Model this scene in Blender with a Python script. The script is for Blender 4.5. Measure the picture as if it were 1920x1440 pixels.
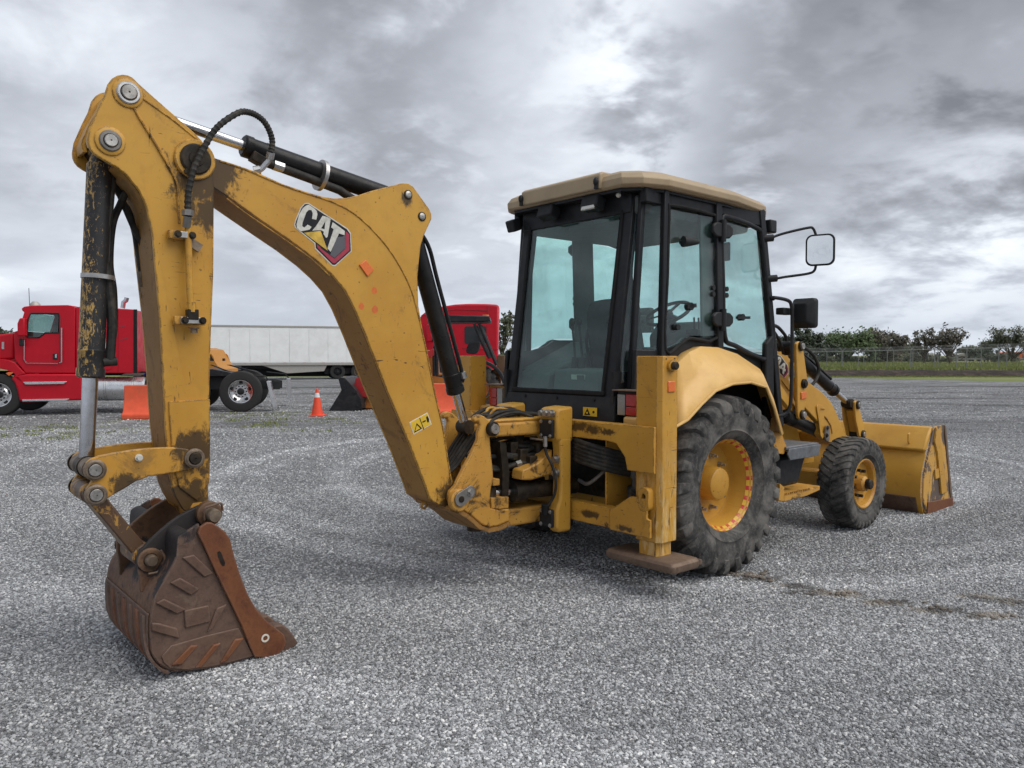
# tuning constants for the light, used right below by the sky, the sun and the exposure
SKYK, SUNE, EXPO = 1.0, 1.5, 0.72
CLOUDX, CLOUDY = 12.1, 7.9

import bpy, bmesh, math, random
from mathutils import Vector, Matrix, noise
R = math.radians
for o in list(bpy.data.objects):
    bpy.data.objects.remove(o)
SC = bpy.context.scene
COL = SC.collection

# ------------------------------------------------------------------ camera
cd = bpy.data.cameras.new('camera'); cam = bpy.data.objects.new('camera', cd); COL.objects.link(cam)
cam.location = (0, 0, 1.62); cam.rotation_euler = (math.pi/2 - 0.03722, 0, 0)
cd.sensor_width = 36; cd.lens = 27.19; cd.clip_start = .05; cd.clip_end = 4000
SC.camera = cam
SC.render.engine = 'CYCLES'; SC.cycles.use_adaptive_sampling = True; SC.cycles.adaptive_threshold = .02; SC.cycles.max_bounces = 5; SC.cycles.diffuse_bounces = 2; SC.cycles.glossy_bounces = 3; SC.cycles.transparent_max_bounces = 16
SC.render.resolution_x, SC.render.resolution_y = 1024, 768

# ------------------------------------------------------------------ node helper
class NT:
    def __init__(s, nt): s.nt = nt
    def n(s, t, ins=None, **props):
        nd = s.nt.nodes.new(t)
        for k, v in props.items(): setattr(nd, k, v)
        for k, v in (ins or {}).items():
            sk = nd.inputs[k]
            if isinstance(v, bpy.types.NodeSocket): s.nt.links.new(v, sk)
            else: sk.default_value = v
        return nd
    def math(s, op, a, b=0.0, c=None, clamp=False):
        d = {0: a, 1: b}
        if c is not None: d[2] = c
        return s.n('ShaderNodeMath', d, operation=op, use_clamp=clamp).outputs[0]
    def vmath(s, op, a, b=(0, 0, 0)):
        nd = s.n('ShaderNodeVectorMath', {0: a, 1: b}, operation=op)
        return nd.outputs['Value'] if op in ('DOT_PRODUCT', 'LENGTH', 'DISTANCE') else nd.outputs[0]
    def ramp(s, f, stops, interp='LINEAR'):
        nd = s.n('ShaderNodeValToRGB', {0: f}); cr = nd.color_ramp; cr.interpolation = interp
        while len(cr.elements) < len(stops): cr.elements.new(.5)
        for e, (p, c) in zip(cr.elements, stops):
            e.position = p; e.color = (c if len(c) == 4 else (*c, 1)) if isinstance(c, tuple) else (c, c, c, 1)
        return nd.outputs[0]
    def step(s, f, a, b):
        return s.n('ShaderNodeMapRange', {0: f, 1: a, 2: b, 3: 0., 4: 1.}, interpolation_type='SMOOTHSTEP').outputs[0]
    def mix(s, f, a, b, mode='MIX'):
        nd = s.nt.nodes.new('ShaderNodeMix'); nd.data_type = 'RGBA'; nd.blend_type = mode
        for i, v in ((0, f), (6, a), (7, b)):
            if isinstance(v, bpy.types.NodeSocket): s.nt.links.new(v, nd.inputs[i])
            else: nd.inputs[i].default_value = (*v, 1) if isinstance(v, tuple) and len(v) == 3 else v
        return nd.outputs[2]
    def noise(s, vec, scale, detail=4, rough=.55, dist=0, dims='3D'):
        return s.n('ShaderNodeTexNoise', {'Vector': vec, 'Scale': scale, 'Detail': detail, 'Roughness': rough, 'Distortion': dist}, noise_dimensions=dims).outputs[0]
    def map(s, vec, scale=(1, 1, 1), rot=(0, 0, 0), loc=(0, 0, 0)):
        return s.n('ShaderNodeMapping', {'Vector': vec, 'Scale': scale, 'Rotation': rot, 'Location': loc}).outputs[0]

# ------------------------------------------------------------------ sky: Nishita behind a broken overcast cloud layer
SUN_EL, SUN_AZ = 52, 112          # degrees above the horizon; azimuth clockwise from the view direction (+Y)
W = bpy.data.worlds.new('World'); SC.world = W; W.use_nodes = True
W.cycles.sampling_method = 'NONE'          # even overcast light: directions drawn from the surfaces are enough
W.node_tree.nodes.clear(); N = NT(W.node_tree)
sky = N.n('ShaderNodeTexSky', sky_type='NISHITA', sun_disc=False, sun_elevation=R(SUN_EL), sun_rotation=R(SUN_AZ), air_density=1.2, dust_density=2.0)
gen = N.n('ShaderNodeTexCoord').outputs['Generated']
sep = N.n('ShaderNodeSeparateXYZ', {0: gen})
zc = N.math('ADD', N.math('MAXIMUM', sep.outputs[2], 0.), .26)
cp = N.n('ShaderNodeCombineXYZ', {0: N.math('DIVIDE', sep.outputs[0], zc), 1: N.math('DIVIDE', sep.outputs[1], zc), 2: 0.}).outputs[0]
cp = N.map(cp, rot=(0, 0, R(-30)), loc=(CLOUDX, CLOUDY, 0))
big = N.noise(cp, .9, 3, .5, .4)
med = N.noise(N.map(cp, loc=(7.3, 2.1, 0)), 2.9, 6, .55, .3)
fine = N.noise(N.map(cp, loc=(1.3, 9.1, 0)), 8., 3, .6, .2)
dens = N.math('ADD', N.math('ADD', N.math('MULTIPLY', big, .36), N.math('MULTIPLY', med, .62)), N.math('MULTIPLY', fine, .14))
# the heavier and the thinner parts of this sky, each a soft-edged mass broken up by the same noise
wob = N.math('ADD', N.math('MULTIPLY', N.math('SUBTRACT', med, .5), .11), N.math('MULTIPLY', N.math('SUBTRACT', fine, .5), .04))
for (d, c0, c1, k) in (((.39, .87, .305), .955, .997, .15), ((.52, .80, .36), .965, .998, .03), ((-.083, .934, .347), .975, .999, .07), ((.085, .95, .285), .972, .999, -.13), ((.20, .90, .36), .975, .999, -.06),
                       ((.489, .86, .150), .965, .998, -.16), ((-.526, .849, .044), .975, .999, -.06), ((-.02, .995, .09), .980, .999, -.06), ((-.50, .78, .37), .95, .998, -.05), ((.452, .889, .065), .975, .999, .05), ((-.33, .92, .20), .97, .999, -.05)):
    dv = Vector(d).normalized(); q = N.math('ADD', N.vmath('DOT_PRODUCT', gen, tuple(dv)), wob)
    dens = N.math('ADD', dens, N.math('MULTIPLY', N.step(q, c0, c1), k))
dens = N.math('MULTIPLY_ADD', N.math('SUBTRACT', dens, .44), 1.28, .485)
cloud = N.ramp(dens, [(.30, (.80, .815, .83)), (.41, (.58, .605, .64)), (.50, (.43, .455, .50)), (.60, (.315, .335, .375)), (.86, (.14, .149, .17))])
# a thinner, bluer band low on the horizon where the Nishita sky shows through the far clouds
skyc = N.mix(1., sky.outputs[0], (.10, .10, .10), 'MULTIPLY')
gap = N.math('MULTIPLY', N.step(dens, .52, .36), .12)
low = N.math('MULTIPLY', N.step(sep.outputs[2], .20, .0), .45)
cloud = N.mix(low, cloud, (.46, .51, .58))
col = N.mix(gap, cloud, skyc)
bg = N.n('ShaderNodeBackground', {0: col, 1: SKYK})
N.n('ShaderNodeOutputWorld', {0: bg.outputs[0]})

# ------------------------------------------------------------------ sun through thin cloud
sl = bpy.data.lights.new('sun', 'SUN'); sl.energy = SUNE; sl.angle = R(58); sl.color = (1, .96, .9)
so = bpy.data.objects.new('sun', sl); COL.objects.link(so)
sd = Vector((math.sin(R(SUN_AZ))*math.cos(R(SUN_EL)), math.cos(R(SUN_AZ))*math.cos(R(SUN_EL)), math.sin(R(SUN_EL))))
so.rotation_euler = sd.to_track_quat('Z', 'Y').to_euler(); so.location = (20, 10, 40)
SC.view_settings.view_transform = 'Standard'; SC.view_settings.look = 'None'
SC.view_settings.gamma = 1; SC.view_settings.exposure = EXPO; SC.view_settings.use_curve_mapping = False

# ------------------------------------------------------------------ geometry helpers
def add_obj(name, me, parent=None):
    o = bpy.data.objects.new(name, me); COL.objects.link(o)
    if parent is not None: o.parent = parent
    return o

def tag(o, label=None, cat=None, group=None, kind=None):
    if label: o['label'] = label
    if cat: o['category'] = cat
    if group: o['group'] = group
    if kind: o['kind'] = kind
    return o

def empty(name, loc=(0, 0, 0), rz=0, parent=None):
    o = bpy.data.objects.new(name, None); COL.objects.link(o); o.location = loc; o.rotation_euler = (0, 0, rz)
    o.empty_display_size = .2
    if parent: o.parent = parent
    return o

def P3(ax, u, v, w):
    return Vector((w, u, v)) if ax == 'x' else Vector((u, w, v)) if ax == 'y' else Vector((u, v, w))

def smooth_line(pts, n=4, closed=True):
    out = []; m = len(pts); V = [Vector(p) for p in pts]
    for i in range(m if closed else m-1):
        if closed: a, b, c, d = V[i-1], V[i], V[(i+1) % m], V[(i+2) % m]
        else: a, b, c, d = V[max(i-1, 0)], V[i], V[i+1], V[min(i+2, m-1)]
        for k in range(n):
            t = k/n
            out.append(.5*((2*b) + (c-a)*t + (2*a-5*b+4*c-d)*t*t + (3*b-a-3*c+d)*t**3))
    if not closed: out.append(V[-1])
    return [tuple(p) for p in out]

def circle(c, r, n=24, a0=0, a1=360):
    k = n if a1-a0 >= 360 else n+1
    return [(c[0]+r*math.cos(R(a0+(a1-a0)*i/n)), c[1]+r*math.sin(R(a0+(a1-a0)*i/n))) for i in range(k)]

def rrect(c, w, h, r, n=4):
    out = []
    for sx, sy, a in ((1, 1, 0), (-1, 1, 90), (-1, -1, 180), (1, -1, 270)):
        for k in range(n+1):
            t = R(a+90*k/n); out.append((c[0]+sx*(w/2-r)+r*math.cos(t), c[1]+sy*(h/2-r)+r*math.sin(t)))
    return out

class B:
    def __init__(s): s.bm = bmesh.new()
    def prism(s, pts, ax, a, b):
        bm = s.bm
        v0 = [bm.verts.new(P3(ax, p[0], p[1], a)) for p in pts]; v1 = [bm.verts.new(P3(ax, p[0], p[1], b)) for p in pts]
        n = len(pts)
        bm.faces.new(v0); bm.faces.new(v1[::-1])
        for i in range(n): bm.faces.new((v0[i], v0[(i+1) % n], v1[(i+1) % n], v1[i]))
        return s
    def loft(s, rings, cap=True, closed=True):
        bm = s.bm; vs = [[bm.verts.new(Vector(p)) for p in r] for r in rings]
        for a, b in zip(vs, vs[1:]):
            n = len(a)
            for i in range(n if closed else n-1): bm.faces.new((a[i], a[(i+1) % n], b[(i+1) % n], b[i]))
        if cap and closed: bm.faces.new(vs[0]); bm.faces.new(vs[-1][::-1])
        return s
    def box(s, c, d, rot=None):
        m = Matrix.Translation(Vector(c)) @ (Matrix(rot) if isinstance(rot, Matrix) else (Matrix.Rotation(R(rot[1]), 4, rot[0]) if rot else Matrix())) @ Matrix.Diagonal((*d, 1))
        bmesh.ops.create_cube(s.bm, size=1, matrix=m); return s
    def bar(s, a, b, w, h, up=(0, 0, 1)):
        a, b = Vector(a), Vector(b); d = (b-a); L = d.length; d.normalize()
        u = Vector(up); x = d.cross(u).normalized(); u = x.cross(d).normalized()
        m = Matrix((x, d, u)).transposed().to_4x4(); m.translation = (a+b)/2
        bmesh.ops.create_cube(s.bm, size=1, matrix=m @ Matrix.Diagonal((w, L, h, 1))); return s
    def cyl(s, a, b, r, r2=None, seg=24):
        return s.tube([a, b], [r, r if r2 is None else r2], seg)
    def tube(s, pts, r, seg=10, caps=True, closed=False):
        bm = s.bm; P = [Vector(p) for p in pts]; n = len(P); rr = r if isinstance(r, (list, tuple)) else [r]*n
        T = []
        for i in range(n):
            a = P[i-1] if (i or closed) else P[i]; b = P[(i+1) % n] if (i < n-1 or closed) else P[i]
            T.append((b-a).normalized())
        u = T[0].orthogonal().normalized(); rings = []
        for i in range(n):
            if i:
                q = T[i-1].rotation_difference(T[i]); u = q @ u
            u = (u - T[i]*u.dot(T[i])).normalized(); w = T[i].cross(u)
            rings.append([bm.verts.new(P[i] + (u*math.cos(2*math.pi*k/seg) + w*math.sin(2*math.pi*k/seg))*rr[i]) for k in range(seg)])
        for a, b in zip(rings, rings[1:] + ([rings[0]] if closed else [])):
            for k in range(seg): bm.faces.new((a[k], a[(k+1) % seg], b[(k+1) % seg], b[k]))
        if caps and not closed: bm.faces.new(rings[0]); bm.faces.new(rings[-1][::-1])
        return s
    def lathe(s, prof, c=(0, 0, 0), ax='y', seg=40, closed=False, cap=True):
        """prof: (radius, offset along the axis)"""
        bm = s.bm; c = Vector(c); rings = []
        for r, h in prof:
            ring = []
            for k in range(seg):
                t = 2*math.pi*k/seg; p, q = r*math.cos(t), r*math.sin(t)
                ring.append(bm.verts.new(c + P3(ax, p, q, h)))
            rings.append(ring)
        for a, b in zip(rings, rings[1:] + ([rings[0]] if closed else [])):
            for k in range(seg): bm.faces.new((a[k], a[(k+1) % seg], b[(k+1) % seg], b[k]))
        if cap and not closed:
            if cap != 'end': bm.faces.new(rings[0])
            bm.faces.new(rings[-1][::-1])
        return s
    def ribbon(s, line, ax, a, b, t):
        """plate of thickness t swept along a polyline lying in the plane normal to ax"""
        P = [Vector(p) for p in line]; off = []
        for i in range(len(P)):
            d = (P[min(i+1, len(P)-1)] - P[max(i-1, 0)]).normalized(); off.append(P[i] + Vector((-d.y, d.x))*t)
        return s.prism([tuple(p) for p in P] + [tuple(p) for p in off[::-1]], ax, a, b)
    def sphere(s, c, r, sub=2, sc=(1, 1, 1)):
        bmesh.ops.create_icosphere(s.bm, subdivisions=sub, radius=1, matrix=Matrix.Translation(Vector(c)) @ Matrix.Diagonal((r*sc[0], r*sc[1], r*sc[2], 1))); return s
    def bolt(s, c, ax, r=.014, h=.014, sgn=-1):
        o = Vector({'x': (sgn, 0, 0), 'y': (0, sgn, 0), 'z': (0, 0, sgn)}[ax]); c = Vector(c)
        s.tube([c, c+o*h*.25], [r*1.5]*2, 12); s.tube([c+o*h*.2, c+o*h], [r*.95]*2, 6); return s
    def mesh(s, name, smooth=35):
        bmesh.ops.recalc_face_normals(s.bm, faces=s.bm.faces)
        me = bpy.data.meshes.new(name); s.bm.to_mesh(me); s.bm.free()
        if smooth and me.polygons:
            me.polygons.foreach_set('use_smooth', [True]*len(me.polygons)); me.set_sharp_from_angle(angle=R(smooth))
        return me
    def build(s, name, mat, parent=None, bevel=0, smooth=35, solid=0, seg=2):
        me = s.mesh(name, smooth); me.materials.append(mat); o = add_obj(name, me, parent)
        if solid:
            m = o.modifiers.new('solidify', 'SOLIDIFY'); m.thickness = solid; m.offset = 0
        if bevel:
            m = o.modifiers.new('bevel', 'BEVEL'); m.width = bevel; m.segments = seg; m.limit_method = 'ANGLE'; m.angle_limit = R(40); m.harden_normals = False
        return o

def kids(o): return [c for c in bpy.data.objects if c.parent == o]
def copy_tree(o, parent=None):
    c = o.copy(); COL.objects.link(c)
    c.parent = parent
    for ch in kids(o): copy_tree(ch, c)
    return c


# ------------------------------------------------------------------ materials
MAT = {}
def newmat(name):
    m = bpy.data.materials.new(name); m.use_nodes = True; m.node_tree.nodes.clear(); N = NT(m.node_tree); MAT[name] = m
    return m, N
def finish(N, **kw):
    """Principled output; kw: col, rough, metal, bump (socket), strength, coat, spec"""
    ins = {'Base Color': kw.get('col', (.5, .5, .5, 1)), 'Roughness': kw.get('rough', .5), 'Metallic': kw.get('metal', 0.)}
    if isinstance(ins['Base Color'], tuple) and len(ins['Base Color']) == 3: ins['Base Color'] = (*ins['Base Color'], 1)
    if 'coat' in kw: ins['Coat Weight'] = kw['coat']; ins['Coat Roughness'] = kw.get('coatrough', .15)
    if 'spec' in kw: ins['Specular IOR Level'] = kw['spec']
    if 'bump' in kw:
        ins['Normal'] = N.n('ShaderNodeBump', {'Height': kw['bump'], 'Strength': kw.get('strength', .2), 'Distance': kw.get('dist', .01)}).outputs[0]
    b = N.n('ShaderNodeBsdfPrincipled', ins)
    if 'emit' in kw: b.inputs['Emission Color'].default_value = (*kw['emit'], 1); b.inputs['Emission Strength'].default_value = kw.get('es', 1)
    N.n('ShaderNodeOutputMaterial', {0: b.outputs[0]}); return b
def oc(N): return N.n('ShaderNodeTexCoord').outputs['Object']

def simple(name, col, rough=.5, metal=0., var=.12, scale=12, coat=0., dirt=0., dirtcol=(.10, .085, .065), bump=0., spec=None):
    m, N = newmat(name); v = oc(N)
    n1 = N.noise(v, scale, 5, .6); f = N.n('ShaderNodeMapRange', {0: n1, 1: .3, 2: .7, 3: 1-var, 4: 1+var}).outputs[0]
    c = N.mix(1., (*col, 1), N.n('ShaderNodeCombineXYZ', {0: f, 1: f, 2: f}).outputs[0], 'MULTIPLY')
    if dirt:
        d = N.math('MULTIPLY', N.step(N.noise(v, scale*.35, 8, .68, .4), .45, .68), dirt); c = N.mix(d, c, (*dirtcol, 1))
    rr = N.n('ShaderNodeMapRange', {0: N.noise(v, scale*2.3, 4), 1: .3, 2: .7, 3: max(rough-.08, .02), 4: min(rough+.12, 1)}).outputs[0]
    kw = dict(col=c, rough=rr, metal=metal, coat=coat, spec=spec if spec is not None else .22 if max(col) < .07 else .5)
    if bump: kw.update(bump=N.noise(v, scale*5, 5, .6), strength=bump, dist=.004)
    finish(N, **kw); return m

def edge_mask(N, radius=.014, lo=.015, hi=.10):
    bv = N.n('ShaderNodeBevel', {'Radius': radius}, samples=3).outputs[0]
    gn = N.n('ShaderNodeNewGeometry').outputs['Normal']
    return N.step(N.math('SUBTRACT', 1., N.vmath('DOT_PRODUCT', bv, gn)), lo, hi)

def paint(name, col, grime=.35, edge=.6, scr=.5, rough=.42, stains=(), speck=.5, oil=0., scuff=False, sscale=(1, 1, 1)):
    """worn machine enamel: tonal drift, dusty film, dark scuffs and scratches, chipped edges"""
    m, N = newmat(name); v = oc(N)
    a = N.noise(v, 1.6, 4, .55); b = N.noise(v, 11, 6, .65, .3); c = N.noise(v, 55, 5, .6)
    base = N.mix(N.step(a, .35, .68), (*col, 1), (col[0]*.86, col[1]*.80, col[2]*.72, 1))
    base = N.mix(N.math('MULTIPLY', N.step(b, .45, .75), .35), base, (col[0]*.72, col[1]*.66, col[2]*.7, 1))
    base = N.mix(N.math('MULTIPLY', N.step(c, .52, .8), .22), base, (.42, .33, .19, 1))          # dust
    g = N.math('MULTIPLY', N.step(N.noise(v, 3.4, 9, .76, .5), .57, .68), grime)
    base = N.mix(g, base, (.075, .05, .03, 1))
    # scratches: thin wandering lines at two angles
    s1 = N.noise(N.map(v, scale=(9, 9, 70), rot=(.5, .3, .2)), 1., 3, .6, .8)
    s2 = N.noise(N.map(v, scale=(80, 14, 10), rot=(.2, .9, .4)), 1., 3, .6, .6)
    patch = N.step(N.noise(v, 2.3, 2), .46, .56)
    sc = N.math('MAXIMUM', N.step(s1, .665, .695), N.step(s2, .67, .70))
    base = N.mix(N.math('MULTIPLY', N.math('MULTIPLY', sc, patch), scr), base, (.055, .035, .022, 1))
    sp = N.step(N.noise(v, 38, 2, .5), .74-.04*speck, .78-.04*speck)
    base = N.mix(N.math('MULTIPLY', sp, .8*speck), base, (.06, .035, .02, 1))
    e = edge_mask(N); en = N.step(N.noise(v, 19, 5, .7), .44, .53)
    ed = N.math('MULTIPLY', N.math('MULTIPLY', e, en), edge)
    base = N.mix(ed, base, (.05, .034, .026, 1))
    if oil:
        base = N.mix(N.math('MULTIPLY', N.step(N.noise(v, 5.5, 8, .7, .8), .54, .64), oil), base, (.022, .018, .014, 1))
    if stains:                                          # grease flung out round the pins
        sn = N.math('MULTIPLY', N.math('SUBTRACT', N.noise(N.map(v, scale=(1.3, 1, .8)), 17, 6, .74, .6), .5), 2.5); sm = 0
        for (x, y, z, r) in stains:
            k = N.step(N.math('ADD', N.math('MULTIPLY', N.vmath('LENGTH', N.vmath('MULTIPLY', N.vmath('SUBTRACT', v, (x, y, z)), sscale)), 1/r), sn), 1.05, .55)
            sm = k if sm == 0 else N.math('MAXIMUM', sm, k)
        base = N.mix(N.math('MULTIPLY', sm, .88), base, (.026, .019, .014, 1))
    if scuff:                                           # paint rubbed pale and scored near the ground
        z = N.n('ShaderNodeSeparateXYZ', {0: v}).outputs[2]; lo = N.step(z, 1.15, .45)
        f1 = N.noise(N.map(v, scale=(6, 6, 1.6), rot=(.4, .2, 0)), 3., 7, .75, .4); f2 = N.noise(N.map(v, scale=(30, 30, 3)), 1.5, 5, .7)
        base = N.mix(N.math('MULTIPLY', N.math('MULTIPLY', lo, N.step(f1, .46, .60)), .75), base, (.68, .50, .24, 1))
        base = N.mix(N.math('MULTIPLY', N.math('MULTIPLY', lo, N.step(f2, .55, .64)), .9), base, (.10, .065, .05, 1))
    rr = N.math('ADD', rough, N.math('ADD', N.math('MULTIPLY', g, .3), N.math('MULTIPLY', N.math('SUBTRACT', b, .5), .25)))
    finish(N, col=base, rough=rr, bump=N.math('ADD', N.math('MULTIPLY', c, .4), N.math('MULTIPLY', ed, -1.)), strength=.10, dist=.004, spec=.4)
    return m

YEL = (.60, .325, .050)
paint('yellow_clean', YEL, grime=.12, edge=.35, scr=.18, speck=.25)
paint('yellow_worn', YEL, grime=.42, edge=1., scr=.9, speck=.75)
paint('yellow_arm', YEL, grime=.42, edge=1., scr=.9, speck=.75, stains=((-3.30, -.17, 2.56, .20), (-3.27, -.16, 2.38, .13), (-3.36, -.13, 1.10, .15), (-3.40, -.12, .84, .16), (-3.22, -.15, 2.62, .12), (-1.66, -.15, .66, .16), (-3.70, -.15, .95, .10), (-2.03, -.15, 2.62, .05)))
paint('yellow_frame', YEL, grime=.45, edge=1., scr=.9, speck=.8, stains=((-.73, -.42, 1.10, .042), (-.73, -.56, 1.085, .038), (-.73, -.68, 1.08, .03), (-.73, -.52, .47, .035), (-.73, -.88, .43, .03)), sscale=(1, .30, 1.))
paint('yellow_stabiliser', YEL, grime=.35, edge=1., scr=1., speck=.8, scuff=True)
paint('yellow_filthy', (.60, .32, .06), grime=.8, edge=1., scr=.8, speck=.9, rough=.55, oil=.85)
paint('yellow_faded', (.74, .46, .15), grime=.06, edge=.2, scr=.08, speck=.1, rough=.38)
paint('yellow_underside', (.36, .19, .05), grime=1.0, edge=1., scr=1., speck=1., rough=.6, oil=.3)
simple('tan_roof', (.40, .30, .185), .5, var=.05, scale=5, dirt=.18)

# rust with remnants of black paint
def rust(name, a, b, dark, paintcol=None, pamt=.0, metal=.25):
    m, N = newmat(name); v = oc(N)
    n1 = N.noise(v, 4, 8, .65, .4); n2 = N.noise(v, 33, 6, .7); n3 = N.noise(v, 120, 3, .6)
    c = N.mix(N.step(n1, .36, .66), (*a, 1), (*b, 1)); c = N.mix(N.math('MULTIPLY', N.step(n2, .45, .72), .6), c, (*dark, 1))
    e = N.math('MULTIPLY', edge_mask(N, .015, .03, .2), .75)
    c = N.mix(N.math('MULTIPLY', e, N.step(n2, .38, .58)), c, (.26, .20, .165, 1))
    c = N.mix(N.math('MULTIPLY', N.step(N.noise(v, 9, 7, .75, .7), .56, .66), .55), c, (dark[0]*.7, dark[1]*.7, dark[2]*.7, 1))
    c = N.mix(N.math('MULTIPLY', N.step(N.noise(N.map(v, loc=(4, 4, 4)), 7, 7, .75, .5), .58, .68), .35), c, (.23, .17, .125, 1))
    if paintcol:
        z = N.n('ShaderNodeSeparateXYZ', {0: v}).outputs[2]
        pm = N.step(N.math('ADD', N.math('MULTIPLY', N.noise(v, 6, 9, .72, .6), 1.1), N.math('MULTIPLY', z, 1.)), pamt, pamt+.10)
        c = N.mix(N.math('MULTIPLY', pm, .9), c, (*paintcol, 1))
    finish(N, col=c, rough=N.math('ADD', .52, N.math('MULTIPLY', n2, .25)), metal=metal, bump=N.math('ADD', n2, N.math('MULTIPLY', n3, .6)), strength=.28, dist=.004)
    return m
rust('bucket_rust', (.115, .066, .046), (.165, .098, .068), (.065, .040, .030))
rust('bucket_side', (.115, .068, .050), (.160, .100, .072), (.065, .042, .032), (.015, .017, .021), 1.22)
rust('bucket_shell', (.135, .068, .040), (.21, .115, .068), (.055, .034, .026), (.014, .017, .022), 1.0)
rust('cutter_rust', (.15, .048, .018), (.20, .074, .026), (.10, .032, .014), metal=.15)
rust('pad_rust', (.15, .10, .07), (.22, .15, .105), (.08, .055, .04))
rust('link_rust', (.11, .058, .03), (.16, .085, .042), (.05, .03, .02), metal=.15)

def flaking(name, under, over, amt=.55, sc=14, side=None):
    m, N = newmat(name); v = oc(N); v2 = N.map(v, scale=(1.6, 1.6, .7))
    n = N.noise(v2, sc, 8, .76, .7); n = N.math('ADD', n, N.math('MULTIPLY', N.noise(v, 1.4, 2), .25))
    if side:                                            # worn through more on the side that rubs
        n = N.math('ADD', n, N.vmath('DOT_PRODUCT', N.n('ShaderNodeTexCoord').outputs['Normal'], side))
    k = N.step(n, amt, amt+.03)
    c = N.mix(k, (*under, 1), (*over, 1)); c = N.mix(N.math('MULTIPLY', N.step(N.noise(v, 50, 4), .5, .8), .3), c, (.10, .085, .07, 1))
    finish(N, col=c, rough=.45, bump=k, strength=.12, dist=.002); return m
flaking('cylinder_flaked', (.018, .018, .020), (.46, .29, .09), .715, 34, side=(-.075, .0, 0))
flaking('bucket_end_worn', (.115, .085, .07), (.62, .34, .07), .60, 3.2)
flaking('link_flaked', (.10, .055, .03), (.44, .23, .045), .70, 11)
simple('cylinder_black', (.016, .016, .017), .32, var=.3, dirt=.35, dirtcol=(.05, .045, .04))
simple('black_steel', (.020, .021, .024), .42, var=.2, dirt=.3, dirtcol=(.07, .065, .058))
simple('cab_black', (.017, .018, .021), .38, var=.15, dirt=.25, dirtcol=(.06, .058, .054))
simple('plastic_black', (.022, .023, .025), .5, var=.15)
simple('rubber_seal', (.016, .016, .017), .7, var=.2)
simple('hose', (.026, .025, .024), .55, var=.35, scale=30, dirt=.5, dirtcol=(.10, .085, .065))
simple('greasy_dark', (.022, .018, .014), .45, var=.5, scale=18, dirt=.55, dirtcol=(.11, .075, .04), bump=.25)
simple('pin_steel', (.42, .41, .39), .38, .85, var=.3, scale=25, dirt=.4, dirtcol=(.12, .09, .06))
simple('pin_brown', (.20, .155, .115), .5, .5, var=.4, scale=25, dirt=.6, dirtcol=(.09, .055, .035))
simple('steel', (.55, .55, .55), .3, .9, var=.15, dirt=.2)
simple('chrome', (.60, .60, .62), .15, 1., var=.02)
simple('bolt_steel', (.45, .44, .42), .35, .9, var=.25)
simple('grey_plate', (.24, .23, .22), .5, .6, var=.25, dirt=.4)
simple('clamp_band', (.46, .45, .44), .35, .8, var=.2)
simple('step_grey', (.16, .17, .185), .5, .4, var=.25, scale=18, dirt=.4)
simple('cab_interior', (.10, .112, .11), .75, var=.12)
simple('seat_fabric', (.040, .042, .045), .85, var=.25)
simple('silver_trim', (.55, .58, .60), .35, .5, var=.08)
simple('orange_reflector', (.75, .16, .02), .3, var=.12, scale=120, coat=.6)
simple('red_lens', (.42, .012, .015), .18, coat=1., var=.15, scale=90)
simple('clear_lens', (.30, .30, .29), .15, .2, coat=1., var=.2, scale=140)
simple('lamp_glass', (.55, .53, .48), .15, .5, coat=1., var=.25, scale=160)
simple('decal_white', (.62, .61, .55), .4, var=.12, scale=40, dirt=.25)
simple('decal_black', (.018, .018, .022), .35, var=.2)
simple('decal_red', (.36, .030, .060), .38, var=.15, scale=40)
simple('decal_gold', (.62, .40, .06), .35, var=.3, scale=20)
simple('sticker_yellow', (.72, .47, .03), .4, var=.06)
simple('spray_orange', (.62, .15, .035), .7, var=.2)
simple('paper', (.62, .58, .50), .8, var=.1)
simple('truck_red', (.50, .006, .020), .38, var=.06, scale=3, dirt=.04, dirtcol=(.25, .05, .05), spec=.3)
simple('truck_dark_red', (.24, .010, .018), .3, var=.1, scale=3, coat=.5)
simple('trailer_white', (.86, .88, .87), .5, var=.05, scale=2, dirt=.18, dirtcol=(.42, .41, .38))
simple('trailer_grey', (.40, .39, .36), .5, .3, var=.1)
simple('pickup_yellow', (.48, .20, .015), .45, var=.06)
simple('machine_orange', (.50, .17, .028), .5, var=.12, dirt=.35)
simple('machine_red', (.40, .012, .016), .35, var=.12, dirt=.2)
simple('barrier_orange', (.78, .105, .040), .6, var=.10, scale=5, dirt=.35, dirtcol=(.45, .12, .06))
simple('cone_orange', (.80, .075, .025), .5, var=.06)
simple('white_band', (.70, .70, .70), .45, var=.08)
simple('semi_orange', (.72, .13, .030), .45, var=.1)
simple('house_white', (.55, .55, .53), .8, var=.1)
simple('galvanised', (.22, .23, .235), .6, .3, var=.15)
simple('concrete_grey', (.32, .31, .30), .8, var=.15)
simple('aluminium', (.74, .75, .76), .28, .95, var=.04, scale=3)
simple('wheel_polish', (.70, .70, .70), .13, 1., var=.08)
simple('blue_hose', (.02, .045, .30), .5, var=.1)
simple('mirror_glass', (.80, .82, .83), .015, 1., var=.01)

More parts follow.
